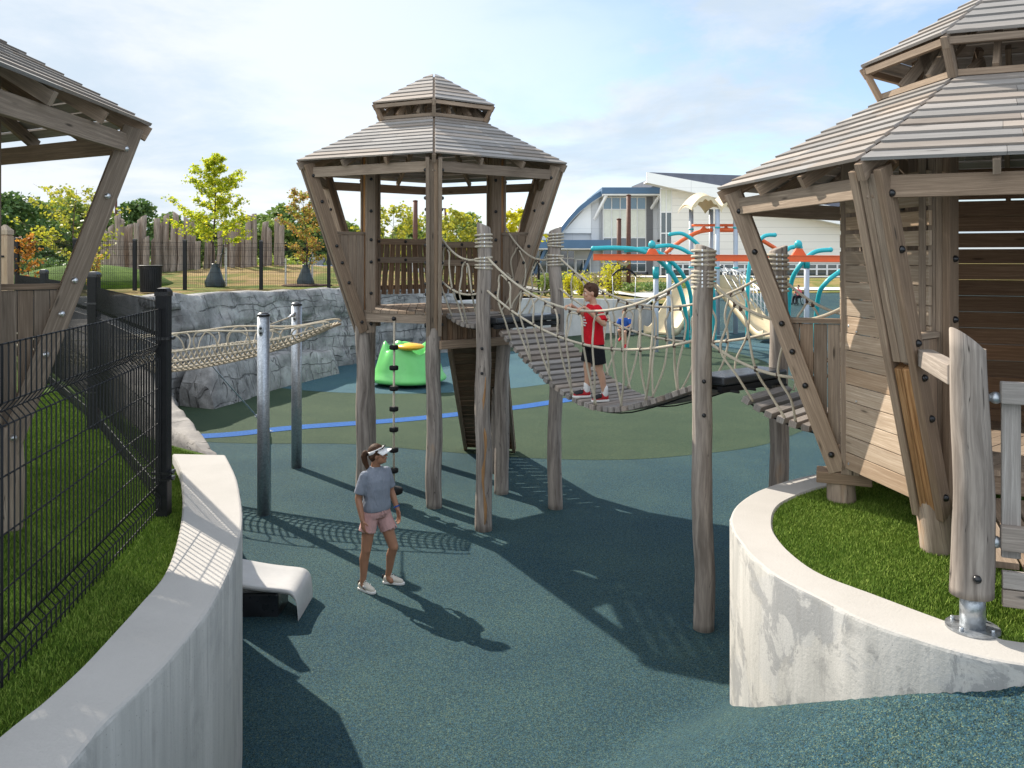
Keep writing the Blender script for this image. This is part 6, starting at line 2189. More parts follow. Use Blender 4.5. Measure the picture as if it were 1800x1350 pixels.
# ------------------------------------------------------------------ cars far off
def car(px, d, rz, paint, label, kind='hatch'):
    q = Q(px, 470, d)
    x0_, y0_ = q.x, q.y
    zb_ = terrain_z(x0_, y0_) + .08
    t = thing('parked_car', (x0_, y0_, zb_), label, 'car', 'parked cars')
    c_, s_ = math.cos(rz), math.sin(rz)
    def W(p): return Vector((x0_ + p[0] * c_ - p[1] * s_, y0_ + p[0] * s_ + p[1] * c_, zb_ + p[2]))
    def loft(prof, hw, tops):
        m_ = MB()
        rows = []
        for sgn, k in ((-1, 1), (-1, .0), (1, .0), (1, 1)):
            pass
        ring = lambda y, inset: [W((p[0], y, p[1])) for p in prof]
        m_.rings([ring(-hw, 0), ring(-hw * .5, 0), ring(hw * .5, 0), ring(hw, 0)], True, False)
        return m_
    body = [(-2.2, .35), (-2.25, .65), (-2.1, .92), (-1.1, 1.0), (1.3, 1.0), (2.1, .88), (2.25, .6), (2.2, .32)]
    m_ = loft(body, .88, None); m_.build('body', M[paint], t, .06)
    top = [(-1.15, 1.0), (-.45, 1.50), (1.2, 1.50), (1.95, 1.0)] if kind != 'suv' else [(-1.15, 1.0), (-.55, 1.66), (1.9, 1.66), (2.15, 1.0)]
    m_ = loft([(a * .98, b - .03) for a, b in top], .79, None); m_.build('windows', M['glass'], t, .03)
    m_ = loft([(top[1][0] + .02, top[1][1] - .03), (top[1][0] + .1, top[1][1] + .03), (top[2][0] - .1, top[2][1] + .03), (top[2][0] - .02, top[2][1] - .03)], .77, None); m_.build('roof', M[paint], t, .02)
    for wx in (-1.4, 1.4):
        for wy in (-.80, .80):
            m_ = MB(); m_.tube([W((wx, wy - .1, .33)), W((wx, wy + .1, .33))], .33, 18); wh = m_.build('wheel', M['tyre'], t)
            m_ = MB(); m_.tube([W((wx, wy - .11, .33)), W((wx, wy + .11, .33))], .19, 14); m_.build('rim', M['bright_steel'], wh)
    for wy in (-.6, .6):
        m_ = MB(); m_.ellipsoid(W((-2.2, wy, .72)), (.08, .16, .09), 10, 6); m_.build('headlight', M['white_paint'], t)
car(533, 84, .15, 'carpaint_red', 'dark red car parked beyond the rust-leaved young tree')
car(562, 78, 1.35, 'carpaint_silver', 'silver car parked right of the rust-leaved young tree', 'suv')
car(495, 90, .1, 'carpaint_white', 'white car parked behind the free-standing palisade logs')
car(34, 88, .2, 'carpaint_silver', 'grey car parked beyond the timber gate post', 'suv')
car(20, 96, .1, 'carpaint_red', 'red car parked beyond the timber gate post, at the far left')

# ------------------------------------------------------------------ buildings
DB = 120.0
def bx(px): return (px - CX) / FPX * DB
def bz(py): return CAMH - (py - HY) / FPX * DB
GB = 1.4
t = thing('community_building', (bx(1060), DB, GB), 'pale building wing with a curved blue-edged roof, tall window bay and blue entrance canopy', 'building')
# arched end wall
arc = [(972, 418), (985, 402), (1000, 383), (1016, 366), (1032, 353), (1046, 343), (1058, 337)]
m_ = MB()
poly = [Vector((bx(a) + .3, DB, bz(b) - .7)) for a, b in arc] + [Vector((bx(1052), DB, bz(345))), Vector((bx(1052), DB, bz(412))), Vector((bx(972), DB, bz(424)))]
poly = [Vector((bx(a), DB, bz(b + 9))) for a, b in arc if a < 1040] + [Vector((bx(1039), DB, bz(347))), Vector((bx(1039), DB, bz(410))), Vector((bx(976), DB, bz(410)))]
m_.extrude_poly(poly, (0, 1, 0), .5); m_.build('arched_wall', M['panel_white'], t)
m_ = MB()
m_.boxr(bx(880), bx(1054), DB + .2, DB + 24, GB, bz(410)); m_.build('lower_wall', M['panel_grey'], t)
m_ = MB(); m_.boxr(bx(1039) + .02, bx(1052), DB - .35, DB + 8, bz(424), bz(346)); m_.build('grey_pier', M['panel_grey'], t)
# curved roof (solid shell) running back
m_ = MB()
sm = smooth_line([Vector((bx(a), bz(b))) for a, b in [(950, 452), (960, 436)] + arc + [(1075, 333.5)]], 6)
rows = []
for v in sm:
    rows.append([Vector((v.x, DB - 1.2, v.y)), Vector((v.x, DB + 24, v.y)), Vector((v.x + .15, DB + 24, v.y - .75)), Vector((v.x + .15, DB - 1.2, v.y - .75))])
m_.rings(rows, True, False); m_.build('curved_roof', M['panel_grey'], t)
m_ = MB()
rows = [[Vector((v.x - .02, DB - 1.32, v.y + .08)), Vector((v.x - .02, DB - 1.18, v.y + .08)), Vector((v.x + .12, DB - 1.18, v.y - .62)), Vector((v.x + .12, DB - 1.32, v.y - .62))] for v in sm[:-4]]
m_.rings(rows, True, False); m_.build('roof_edge', M['blue_fascia'], t)
m_ = MB(); m_.boxr(bx(1055), bx(1160) - .05, DB - 2.6, DB + 22, bz(343), bz(332)); m_.build('flat_roof', M['blue_fascia'], t)
m_ = MB(); m_.boxr(bx(1055) + .1, bx(1160) - .1, DB - 2.5, DB - .2, bz(345.5), bz(343) - .01); m_.build('soffit', M['soffit'], t)
# window bay
m_ = MB(); m_.boxr(bx(1052) + .02, bx(1160) - .06, DB + .35, DB + 20, GB, bz(345)); m_.build('bay_wall', M['panel_grey'], t)
m_ = MB(); m_.boxr(bx(1136), bx(1147), DB - .3, DB + .3, GB, bz(346)); m_.build('dark_pier', M['panel_dark'], t)
m_ = MB(); m_.boxr(bx(1147) + .02, bx(1160) - .07, DB - .2, DB + .3, GB, bz(346)); m_.build('light_pier', M['panel_grey'], t)
w = thing
def window(parent, x0_, x1_, z0_, z1_, y, cols, rows_, gl, fr='white_paint', th=.12):
    m_ = MB()
    for i in range(cols + 1):
        x = lerp(x0_, x1_, i / cols); m_.boxr(x - th / 2, x + th / 2, y - .10, y + .05, z0_, z1_)
    for z in rows_:
        for i in range(cols):
            xa_, xb_ = lerp(x0_, x1_, i / cols) + th / 2 + .002, lerp(x0_, x1_, (i + 1) / cols) - th / 2 - .002
            m_.boxr(xa_, xb_, y - .09, y + .04, z - th / 2, z + th / 2)
    wi = m_.build('window', M[fr], parent)
    for (za_, zb_, mt) in gl:
        m_ = MB(); m_.boxr(x0_, x1_, y + .06, y + .12, za_ + .003, zb_ - .003); m_.build('pane', M[mt], wi)
    return wi
window(t, bx(1060), bx(1135), bz(478), bz(346), DB - .05, 5, [bz(478), bz(463), bz(448), bz(418), bz(368), bz(347)],
       [(bz(478), bz(463), 'glass'), (bz(463), bz(448), 'glass_blue'), (bz(448), bz(418), 'glass'), (bz(418), bz(368), 'blind'), (bz(368), bz(346), 'glass_blue')])
m_ = MB(); m_.boxr(bx(1054), bx(1135) + .3, DB - .3, DB + .2, GB, bz(478) - .02); m_.build('brick_base', M['brick_dark'], t)
for px0, px1, y0, y1 in ((1063, 1044, 345, 386), (1155, 1144, 345, 367)):
    m_ = MB(); m_.bar((bx(px0), DB - 2.3, bz(y0)), (bx(px1) , DB - .4, bz(y1)), .28, .35); m_.build('brace', M['soffit'], t)
# entrance canopy and glazed front
m_ = MB(); m_.boxr(bx(884), bx(1067), DB - 4.5, DB + .1, bz(437), bz(423)); m_.build('entrance_canopy', M['blue_fascia'], t)
m_ = MB(); m_.boxr(bx(886), bx(1066), DB - 4.4, DB, bz(439), bz(437) - .02); m_.build('canopy_soffit', M['soffit'], t)
for px in (952, 1033):
    m_ = MB(); m_.bar((bx(px - 14), DB - 3.5, GB), (bx(px + 5), DB - 3.5, bz(438)), .35, .4); m_.build('canopy_strut', M['blue_fascia'], t)
window(t, bx(900), bx(1010), bz(480), bz(440), DB + .05, 9, [bz(480), bz(454), bz(440)], [(bz(480), bz(454), 'glass'), (bz(454), bz(440), 'glass')])
m_ = MB(); m_.boxr(bx(900), bx(1052), DB - .25, DB + .18, GB, bz(480) - .02); m_.build('brick_base', M['brick_dark'], t)
m_ = MB()
for a, b in ((1011, 1013), (1024, 1025.5), (1036, 1038)):
    m_.boxr(bx(a), bx(b), DB - .45, DB - .3, GB, bz(455))
m_.boxr(bx(1013), bx(1024), DB - .45, DB - .3, bz(457), bz(455)); m_.boxr(bx(1025.5), bx(1036), DB - .45, DB - .3, bz(457), bz(455))
dr = m_.build('door', M['white_paint'], t)
m_ = MB(); m_.boxr(bx(1012), bx(1037), DB - .40, DB - .34, GB, bz(456)); m_.build('pane', M['glass'], dr)

# hall wing
DH = 116.0
def hx(px): return (px - CX) / FPX * DH
def hz(py): return CAMH - (py - HY) / FPX * DH
t = thing('hall_building', (hx(1320), DH, GB), 'large beige-sided hall with a slanting white fascia and dark roof behind the play unit', 'building')
x0_, x1_ = hx(1160), hx(1640)
def rl(px): return hz(329 + (px - 1180) * .225)      # wall top under the slanted fascia
m_ = MB()
m_.extrude_poly([Vector((hx(1181), DH, hz(462))), Vector((x1_, DH, hz(462))), Vector((x1_, DH, rl(1640))), Vector((hx(1181), DH, rl(1181)))], (0, 1, 0), .6); m_.build('siding_wall', M['siding'], t)
m_ = MB()
f0, f1 = (1132, 306), (1660, 400)
xs0, xs1 = hx(1132), hx(1660)
zt0, zt1, zb0, zb1 = hz(306), hz(403), hz(324), hz(438)
m_.hex8([(xs0, DH - 2.6, zb0), (xs0, DH - 2.2, zb0), (xs0, DH - 2.2, zt0), (xs0, DH - 2.6, zt0)], [(xs1, DH - 2.6, zb1), (xs1, DH - 2.2, zb1), (xs1, DH - 2.2, zt1), (xs1, DH - 2.6, zt1)])
m_.build('fascia', M['panel_white'], t)
m_ = MB()
m_.hex8([(xs0, DH - 2.19, zb0 + .05), (xs0, DH + .3, zb0 + .05), (xs0, DH + .3, zb0 + .3), (xs0, DH - 2.19, zb0 + .3)], [(xs1, DH - 2.19, zb1 + .05), (xs1, DH + .3, zb1 + .05), (xs1, DH + .3, zb1 + .3), (xs1, DH - 2.19, zb1 + .3)])
m_.build('soffit', M['soffit'], t)
m_ = MB()
m_.hex8([(xs0 + 2.6, DH + 2, zt0 + .1), (xs0 + 2.6, DH + 30, zt0 + .9), (xs0 + 2.6, DH + 30, zt0 - 1.0), (xs0 + 2.6, DH + 2, zt0 - 1.0)], [(xs1, DH + 2, zt0 - .9), (xs1, DH + 30, zt0 - .4), (xs1, DH + 30, zt0 - 2.6), (xs1, DH + 2, zt0 - 2.6)])
m_.hex8([(xs0 + .4, DH - 2.2, zt0 + .02), (xs0 + 2.6, DH + 2, zt0 + .10), (xs0 + 2.6, DH + 2, zt0 - .3), (xs0 + .4, DH - 2.2, zt0 - .3)], [(xs1, DH - 2.2, zt1 + .02), (xs1, DH + 2, zt0 - .9), (xs1, DH + 2, zt0 - 3.5), (xs1, DH - 2.2, zt1 - .3)])
m_.build('roof', M['roof_dark'], t)
m_ = MB(); m_.boxr(x0_ + .3, x1_ - .3, DH + .35, DH + 28, GB, hz(420)); m_.build('rear_volume', M['panel_grey'], t)
m_ = MB(); m_.extrude_poly([Vector((x0_ + .3, DH + 14, hz(425))), Vector((x1_ - .3, DH + 14, hz(425))), Vector((x1_ - .3, DH + 14, rl(1640) - .3)), Vector((x0_ + .3, DH + 14, rl(1160) - .2))], (0, 1, 0), 27); m_.build('upper_volume', M['panel_grey'], t)
window(t, hx(1161), hx(1180.5), hz(497), hz(332), DH - .1, 2, [hz(497), hz(470), hz(445), hz(410), hz(373), hz(333)],
       [(hz(497), hz(445), 'glass'), (hz(445), hz(373), 'glass'), (hz(373), hz(332), 'blind')], th=.16)
window(t, hx(1182), hx(1580), hz(515), hz(463), DH - .05, 22, [hz(513), hz(500), hz(486), hz(473), hz(464)], [(hz(515), hz(463), 'glass')], th=.22)
# small pale building through the tower
q = Q(838, 418, 135)
t = thing('far_house', (q.x, q.y, 1.4), 'small pale barn with a rounded light roof seen through the central tower', 'building')
m_ = MB(); m_.boxr(q.x - 4, q.x + 5.5, q.y, q.y + 8, 1.2, 5.6); m_.build('wall', M['panel_white'], t)
m_ = MB(); m_.rings([[Vector((q.x + .7 + 5.0 * math.cos(a), y, 5.5 + 2.4 * math.sin(a))) for a in [math.pi * k / 14 for k in range(15)]] for y in (q.y - .3, q.y + 8.3)], True, False); m_.build('roof', M['panel_white'], t)
m_ = MB(); m_.boxr(q.x - 1, q.x + 1.5, q.y - .05, q.y + .1, 1.2, 3.8); m_.build('door', M['panel_dark'], t)
q = Q(708, 418, 140)
t = thing('far_house', (q.x, q.y, 1.4), 'small grey gabled house roof seen left of the brown pole through the tower', 'building')
m_ = MB(); m_.boxr(q.x - 3, q.x + 3, q.y, q.y + 7, 1.2, 6.2); m_.build('wall', M['panel_grey'], t)
m_ = MB(); m_.extrude_poly([Vector((q.x - 3.5, q.y + 3.5, 6.1)), Vector((q.x + 3.5, q.y + 3.5, 6.1)), Vector((q.x + 1.0, q.y + 3.5, 8.6)), Vector((q.x - 1.0, q.y + 3.5, 8.6))], (0, 1, 0), 7.8); m_.build('roof', M['roof_dark'], t)
m_ = MB(); m_.boxr(q.x - 1.2, q.x + .8, q.y - .04, q.y + .1, 3.2, 4.8); m_.build('window', M['glass'], t)
# ------------------------------------------------------------------ people
class Fig:
    def __init__(self, base, fwd):
        self.b = Vector(base)
        f = Vector((fwd[0], fwd[1], 0)).normalized()
        self.f = f
        self.s = Vector((-f.y, f.x, 0))           # person's left
    def L(self, f, s, z):
        return self.b + self.f * f + self.s * s + Vector((0, 0, z))
def frame(fw, up=Vector((0, 0, 1))):
    fw = Vector(fw).normalized()
    s = up.cross(fw).normalized()
    u = fw.cross(s).normalized()
    return Matrix((fw, s, u)).transposed()
def hand(mb, wrist, d, palm_n, k=1.0, curl=.35, thumb_side=1):
    """palm, four curled fingers and a thumb; d = direction of the hand, palm_n = direction the palm faces"""
    d = Vector(d).normalized(); n = Vector(palm_n); n = (n - d * n.dot(d)).normalized()
    s = d.cross(n).normalized() * thumb_side       # towards the thumb
    kn = wrist + d * (.085 * k)
    for i, o in enumerate((.027, .009, -.009, -.026)):
        root = wrist + d * (.012 * k) + s * (o * .62 * k)
        kk = kn + s * (o * k) - d * (.006 * k * (i in (0, 3)))
        mb.capsule(root, kk, .0125 * k, .0105 * k, 10, 3)
        ln = (.038, .043, .040, .032)[i] * k
        p = kk; dirv = d.copy()
        for j in range(3):
            an = curl * (.7 + .5 * j) + .06 * i
            dirv = (dirv * math.cos(an) + n * math.sin(an)).normalized() if j or curl > .2 else dirv
            nl = ln * (1, .70, .55)[j]
            q = p + dirv * nl
            mb.capsule(p, q, (.0092 - .0008 * j) * k, (.0086 - .0010 * j) * k, 8, 3)
            p = q
            perp = (n - dirv * n.dot(dirv))
            n2 = perp.normalized() if perp.length > 1e-4 else n
            n_use = n2
            n = n_use
        n = Vector(palm_n); n = (n - d * n.dot(d)).normalized()
    t0 = wrist + d * (.022 * k) + s * (.020 * k)
    t1 = t0 + (d * .55 + s * .75 + n * .35).normalized() * (.038 * k)
    t2 = t1 + (d * .85 + s * .25 + n * .5).normalized() * (.030 * k)
    mb.capsule(t0, t1, .0125 * k, .0105 * k, 8, 3); mb.capsule(t1, t2, .0100 * k, .0085 * k, 8, 3)
def head(mb, c, fw, k=1.0, up=Vector((0, 0, 1))):
    Mh = frame(fw, up)
    def H(f, s, u): return c + Mh @ Vector((f * k, s * k, u * k))
    mb.ellipsoid(H(-.008, 0, .022), (.096 * k, .076 * k, .098 * k), 24, 16, Mh)
    mb.ellipsoid(H(.022, 0, -.048), (.066 * k, .058 * k, .070 * k), 20, 12, Mh)     # lower face
    mb.ellipsoid(H(.060, 0, -.092), (.026 * k, .028 * k, .020 * k), 14, 10, Mh)     # chin
    mb.ellipsoid(H(.070, 0, .030), (.020 * k, .050 * k, .014 * k), 14, 8, Mh)       # brow
    mb.capsule(H(.088, 0, .012), H(.106, 0, -.024), .0085 * k, .0125 * k, 10, 3)    # nose
    for sg in (-1, 1):
        mb.ellipsoid(H(.098, .011 * sg, -.026), (.009 * k, .008 * k, .008 * k), 10, 6, Mh)
        mb.ellipsoid(H(.066, .036 * sg, -.022), (.022 * k, .022 * k, .022 * k), 12, 8, Mh)  # cheek
        mb.ellipsoid(H(-.008, .078 * sg, -.008), (.018 * k, .007 * k, .031 * k), 12, 8, Mh)  # ear
    mb.ellipsoid(H(.085, 0, -.052), (.012 * k, .024 * k, .006 * k), 12, 6, Mh)
    mb.ellipsoid(H(.083, 0, -.063), (.012 * k, .020 * k, .006 * k), 12, 6, Mh)
    return H, Mh
def face_parts(t, H, Mh, k, bodyo):
    for sg in (-1, 1):
        m_ = MB(); m_.ellipsoid(H(.0765, .031 * sg, .006), (.010 * k, .0145 * k, .0075 * k), 12, 8, Mh); e = m_.build('eye', M['eye_white'], bodyo)
        m_ = MB(); m_.ellipsoid(H(.0845, .0315 * sg, .006), (.004 * k, .0065 * k, .0065 * k), 10, 6, Mh); m_.build('iris', M['eye_dark'], e) if False else m_.build('iris', M['eye_dark'], bodyo)
        m_ = MB(); m_.tube([H(.090, .013 * sg, .030), H(.090, .032 * sg, .036), H(.076, .052 * sg, .028)], .0045 * k, 6); m_.build('eyebrow', M['hair'], bodyo)
    m_ = MB(); m_.ellipsoid(H(.094, 0, -.0535), (.006 * k, .021 * k, .0045 * k), 12, 6, Mh); m_.ellipsoid(H(.092, 0, -.0615), (.006 * k, .018 * k, .005 * k), 12, 6, Mh); m_.build('lips', M['lips'], bodyo)
def shoe(t, heel, d, ln, mat, solemat, ankle, logo=None, side=1, w=.043):
    d = Vector(d).normalized(); s = Vector((-d.y, d.x, 0))
    m_ = MB()
    h = heel
    z = Vector((0, 0, 1))
    m_.capsule(h + d * .035 + z * .055, ankle + z * .0, w * .82, w * .78, 14, 4)
    m_.capsule(h + d * .035 + z * .045, h + d * ln * .55 + z * .050, w * .82, w * .86, 14, 4)
    m_.capsule(h + d * ln * .45 + z * .055, h + d * ln * .82 + z * .034, w * .92, w * .76, 14, 4)
    m_.capsule(h + d * ln * .25 + z * .085, h + d * ln * .60 + z * .060, w * .55, w * .55, 14, 4)
    o = remesh(m_.build('shoe', mat, t), .008, 3)
    m_ = MB()
    out = []
    for f, ww in ((0, .55), (.06, .85), (.25, .92), (.5, .95), (.72, 1.08), (.88, .88), (.97, .5), (1.0, .15)):
        out.append((f * ln, ww * w))
    ring = [h + d * a + s * b for a, b in out] + [h + d * a - s * b for a, b in out[::-1]]
    zg_ = h.z
    m_.rings([[Vector((p.x, p.y, zg_ + .001)) for p in ring], [Vector((p.x, p.y, zg_ + .026)) for p in ring]], True, False)
    m_.build('sole', solemat, o, .005)
    m_ = MB()
    for q in range(4):
        f = .40 + .085 * q
        zc = .108 - .016 * q
        m_.tube([h + d * ln * f + s * (w * .5) + z * (zc - .006), h + d * ln * f + z * (zc + .012), h + d * ln * f - s * (w * .5) + z * (zc - .006)], .0038, 6)
    m_.build('laces', M['shoe_sole'], o)
    if logo:
        m_ = MB()
        for sg in (-1, 1):
            q0 = h + d * ln * .40 + s * (sg * w * .93) + z * .040
            dx = d * .034; hz_ = z * .036
            for a, b in ((q0, q0 + hz_ + d * .006), (q0 + hz_ + d * .006, q0 + dx), (q0 + dx, q0 + dx + hz_ + d * .006)):
                m_.tube([a, b], .0045, 6)
        m_.build('letter_mark', M[logo], o)
        m_ = MB(); m_.capsule(h + d * .0 + z * .06, h + d * -.001 + z * .085, .016, .014, 10, 3); m_.build('heel_tab', M['shoe_black'], o)
    return o
def loft(mb, fig, secs, n=22, sup=2.3):
    """closed torso from (f, s, z, half_width, half_depth, yaw)"""
    rings = []
    for f, s, z, hw, hd in secs:
        ring = []
        for i in range(n):
            a = 2 * math.pi * i / n
            ca, sa = math.cos(a), math.sin(a)
            x = hd * abs(ca) ** (2 / sup) * (1 if ca > 0 else -1)
            y = hw * abs(sa) ** (2 / sup) * (1 if sa > 0 else -1)
            ring.append(fig.L(f + x, s + y, z))
        rings.append(ring)
    mb.rings(rings)

# ---- the woman
def woman():
    base = Vector((-1.555, 9.44, 0))
    g = Fig(base, (.72, -.69))
    t = thing('person', base, 'woman in a white sun visor, grey T-shirt and pink shorts looking up to the right', 'person')
    hipL, hipR = g.L(-.005, .085, .84), g.L(0, -.085, .85)
    ankR, ankL = g.L(-.03, -.165, .085), g.L(.02, .155, .085)
    kneR, kneL = g.L(-.005, -.135, .455), g.L(.135, .145, .450)
    m_ = MB()
    for h, k, a in ((hipL, kneL, ankL), (hipR, kneR, ankR)):
        m_.capsule(h, k, .088, .056, 16, 5)
        calf = k.lerp(a, .30) - g.f * .018
        m_.capsule(k, calf, .053, .056, 14, 4)
        m_.capsule(calf, k.lerp(a, .72), .055, .040, 14, 4)
        m_.capsule(k.lerp(a, .68), a, .040, .033, 14, 4)
        m_.ellipsoid(k + g.f * .022, (.04, .04, .05), 12, 8)
        m_.capsule(a - Vector((0, 0, .02)), a + g.f * .06 - Vector((0, 0, .04)), .036, .034, 12, 4)
    loft(m_, g, [(0, 0, .80, .155, .105), (0, 0, .92, .155, .105), (0, 0, 1.03, .135, .095), (.005, 0, 1.18, .145, .105), (0, 0, 1.28, .138, .088), (-.005, 0, 1.325, .085, .06), (-.005, 0, 1.37, .048, .048)])
    shL, shR = g.L(-.01, .152, 1.29), g.L(-.01, -.152, 1.29)
    elL, elR = g.L(-.015, .225, 1.055), g.L(-.045, -.215, 1.045)
    wrL, wrR = g.L(.095, .235, .855), g.L(.06, -.235, .825)
    for sh, el, wr in ((shL, elL, wrL), (shR, elR, wrR)):
        m_.capsule(sh, el, .046, .038, 14, 4)
        m_.capsule(el, el.lerp(wr, .35), .038, .038, 14, 4)
        m_.capsule(el.lerp(wr, .35), wr, .038, .025, 14, 4)
    hand(m_, wrL, (wrL - elL).normalized() * .7 + Vector((0, 0, -.6)), -g.s, .98, .22, -1)
    hand(m_, wrR, (wrR - elR).normalized() * .6 + Vector((0, 0, -.7)), g.s, .98, .30, 1)
    hf = Vector((.975, -.10, .20)).normalized()
    hc = g.L(.035, .0, 1.515)
    upv = Vector((-.16, 0, 1)).normalized()
    m_.capsule(g.L(-.015, 0, 1.34), hc + Vector((-.015, 0, -.05)), .056, .050, 16, 4)
    H, Mh = head(m_, hc, hf, .96, upv)
    bo = remesh(m_.build('body', M['skin_tan'], t), .0062, 2)
    face_parts(t, H, Mh, .96, bo)
    # T-shirt
    m_ = MB()
    loft(m_, g, [(.004, 0, .885, .172, .130), (.008, 0, .93, .174, .132), (.010, 0, 1.03, .158, .122), (.012, 0, 1.14, .160, .128), (.010, 0, 1.23, .160, .120), (.0, 0, 1.29, .152, .102), (-.006, 0, 1.338, .110, .082), (-.004, 0, 1.378, .072, .064)], 28)
    for sg in (-1, 1):
        m_.ellipsoid(g.L(.060, .068 * sg, 1.20), (.062, .064, .066), 16, 10)
    for sh, el in ((shL, elL), (shR, elR)):
        m_.capsule(sh + (sh - g.L(0, 0, 1.30)).normalized() * -.03, sh,   .056, .060, 16, 4)
        e_ = sh.lerp(el, .80)
        m_.tube([sh, sh.lerp(el, .35), e_], [.060, .064, .066], 18)
    # soft folds gathered at the hip
    for k in range(9):
        a = rnd.uniform(-1.6, 1.6)
        p0 = g.L(.125 * math.cos(a), .160 * math.sin(a), .93 + rnd.uniform(0, .05)); p1 = g.L(.112 * math.cos(a + .5), .155 * math.sin(a + .5), 1.06 + rnd.uniform(-.03, .06))
        m_.capsule(p0, p1, .014, .006, 8, 3)
    sh_ = remesh(m_.build('t_shirt', M['cloth_grey'], t), .0085, 4)
    # shorts
    m_ = MB()
    loft(m_, g, [(0, 0, .81, .165, .118), (0, 0, .86, .172, .128), (.0, 0, .95, .155, .115)], 28)
    for h, k in ((hipL, kneL), (hipR, kneR)):
        e_ = h.lerp(k, .50) + g.s * (.012 if h is hipL else -.012)
        m_.tube([h + Vector((0, 0, .03)), h.lerp(k, .2), e_], [.090, .095, .097], 22)
        for q in range(4):
            a = rnd.uniform(0, 6.28)
            o_ = g.f * (.088 * math.cos(a)) + g.s * (.088 * math.sin(a))
            m_.capsule(h + o_ * .9, e_ + o_ * 1.03 + Vector((0, 0, .02)), .008, .012, 8, 3)
    remesh(m_.build('shorts', M['cloth_pink'], t), .0085, 3)
    m_ = MB(); m_.tube([g.L(.128, .01, .90), g.L(.145, .02, .87), g.L(.14, .03, .845)], .006, 6); m_.tube([g.L(.128, -.01, .90), g.L(.146, -.015, .86), g.L(.142, -.02, .83)], .006, 6); m_.build('drawstring', M['cloth_pink'], t)
    # hair, ponytail
    m_ = MB()
    m_.ellipsoid(H(-.016, 0, .040), (.100 * .96, .085 * .96, .097 * .96), 24, 16, Mh)
    m_.ellipsoid(H(-.055, 0, .0), (.058, .070, .075), 18, 12, Mh)
    for sg in (-1, 1):
        m_.capsule(H(.02, .072 * sg, .055), H(-.05, .070 * sg, -.01), .018, .026, 10, 3)
    tie = H(-.115, 0, .035)
    pts = [tie, H(-.150, 0, .045), H(-.172, .0, .01), H(-.172, .004, -.06), H(-.160, .0, -.125), H(-.152, 0, -.165)]
    pr_ = [.024, .033, .036, .033, .024, .008]
    for a, b, r0, r1 in zip(pts[:-1], pts[1:], pr_[:-1], pr_[1:]):
        m_.capsule(a, b, r0, r1, 12, 4)
    remesh(m_.build('hair', M['hair_light'], t), .0065, 2)
    m_ = MB(); m_.ellipsoid(tie + (H(-.13, 0, .04) - tie) * .3, (.020, .028, .028), 12, 8, Mh); m_.build('hair_tie', M['cloth_black'], t)
    # visor
    m_ = MB()
    n = 40
    rows = []
    for dz, ex in ((-.020, .0), (-.020, .005), (.020, .005), (.020, .0)):
        rows.append([H(-.010 + (.098 + ex) * math.cos(2 * math.pi * i / n), (.0835 + ex) * math.sin(2 * math.pi * i / n), .052 + dz + .018 * math.cos(2 * math.pi * i / n)) for i in range(n)])
    rows.append(rows[0])
    m_.rings(rows, True, True, False)
    vz = m_.build('visor_band', M['cloth_white'], t)
    m_ = MB()
    top_, bot_ = [], []
    for j in range(7):
        v = j / 6
        row = []
        for i in range(21):
            a = lerp(-1.22, 1.22, i / 20)
            rr0, rw0 = .100, .088
            f_ = -.010 + rr0 * math.cos(a) + v * .088 * math.cos(a * .72) ** 1.0
            s_ = rw0 * math.sin(a) * (1 + .10 * v)
            u_ = .046 + .012 * math.cos(a) - v * .018 - .020 * (s_ / .085) ** 2 * (.35 + v)
            row.append((f_, s_, u_))
        top_.append([H(*p) for p in row]); bot_.append([H(p[0], p[1], p[2] - .005) for p in row])
    m_.rings(top_, closed=False); m_.rings(bot_[::-1], closed=False)
    m_.rings([top_[-1], bot_[-1]], closed=False)
    m_.build('visor_brim', M['cloth_white'], vz)
    m_ = MB(); m_.tube([H(.085, -.062, .075), H(.095, -.03, .085), H(.097, .03, .085), H(.085, .062, .075)], .008, 8); m_.tube([H(.085, -.064, .074), H(.0, -.088, .06)], .0045, 6); m_.tube([H(.085, .064, .074), H(.0, .088, .06)], .0045, 6); m_.build('sunglasses', M['black_plastic'], t)
    # watch
    m_ = MB()
    ax = (wrL - elL).normalized(); a_ = ax.orthogonal().normalized(); b_ = ax.cross(a_)
    cw = wrL - ax * .03
    m_.tube([cw + a_ * (.029 * math.cos(x)) + b_ * (.029 * math.sin(x)) for x in [2 * math.pi * k / 18 for k in range(18)]], .009, 8, closed_loop=True); m_.build('wrist_watch', M['cloth_blue'], t)
    dR, dL_ = Vector((.80, -.60, 0)), Vector((.97, -.22, 0))
    shoe(t, Vector((ankR.x, ankR.y, 0)) - dR * .06, dR, .262, M['shoe_cream'], M['shoe_sole'], ankR + Vector((0, 0, -.01)), 'panel_grey')
    shoe(t, Vector((ankL.x, ankL.y, 0)) - dL_ * .06, dL_, .262, M['shoe_cream'], M['shoe_sole'], ankL + Vector((0, 0, -.01)), 'panel_grey')
woman()

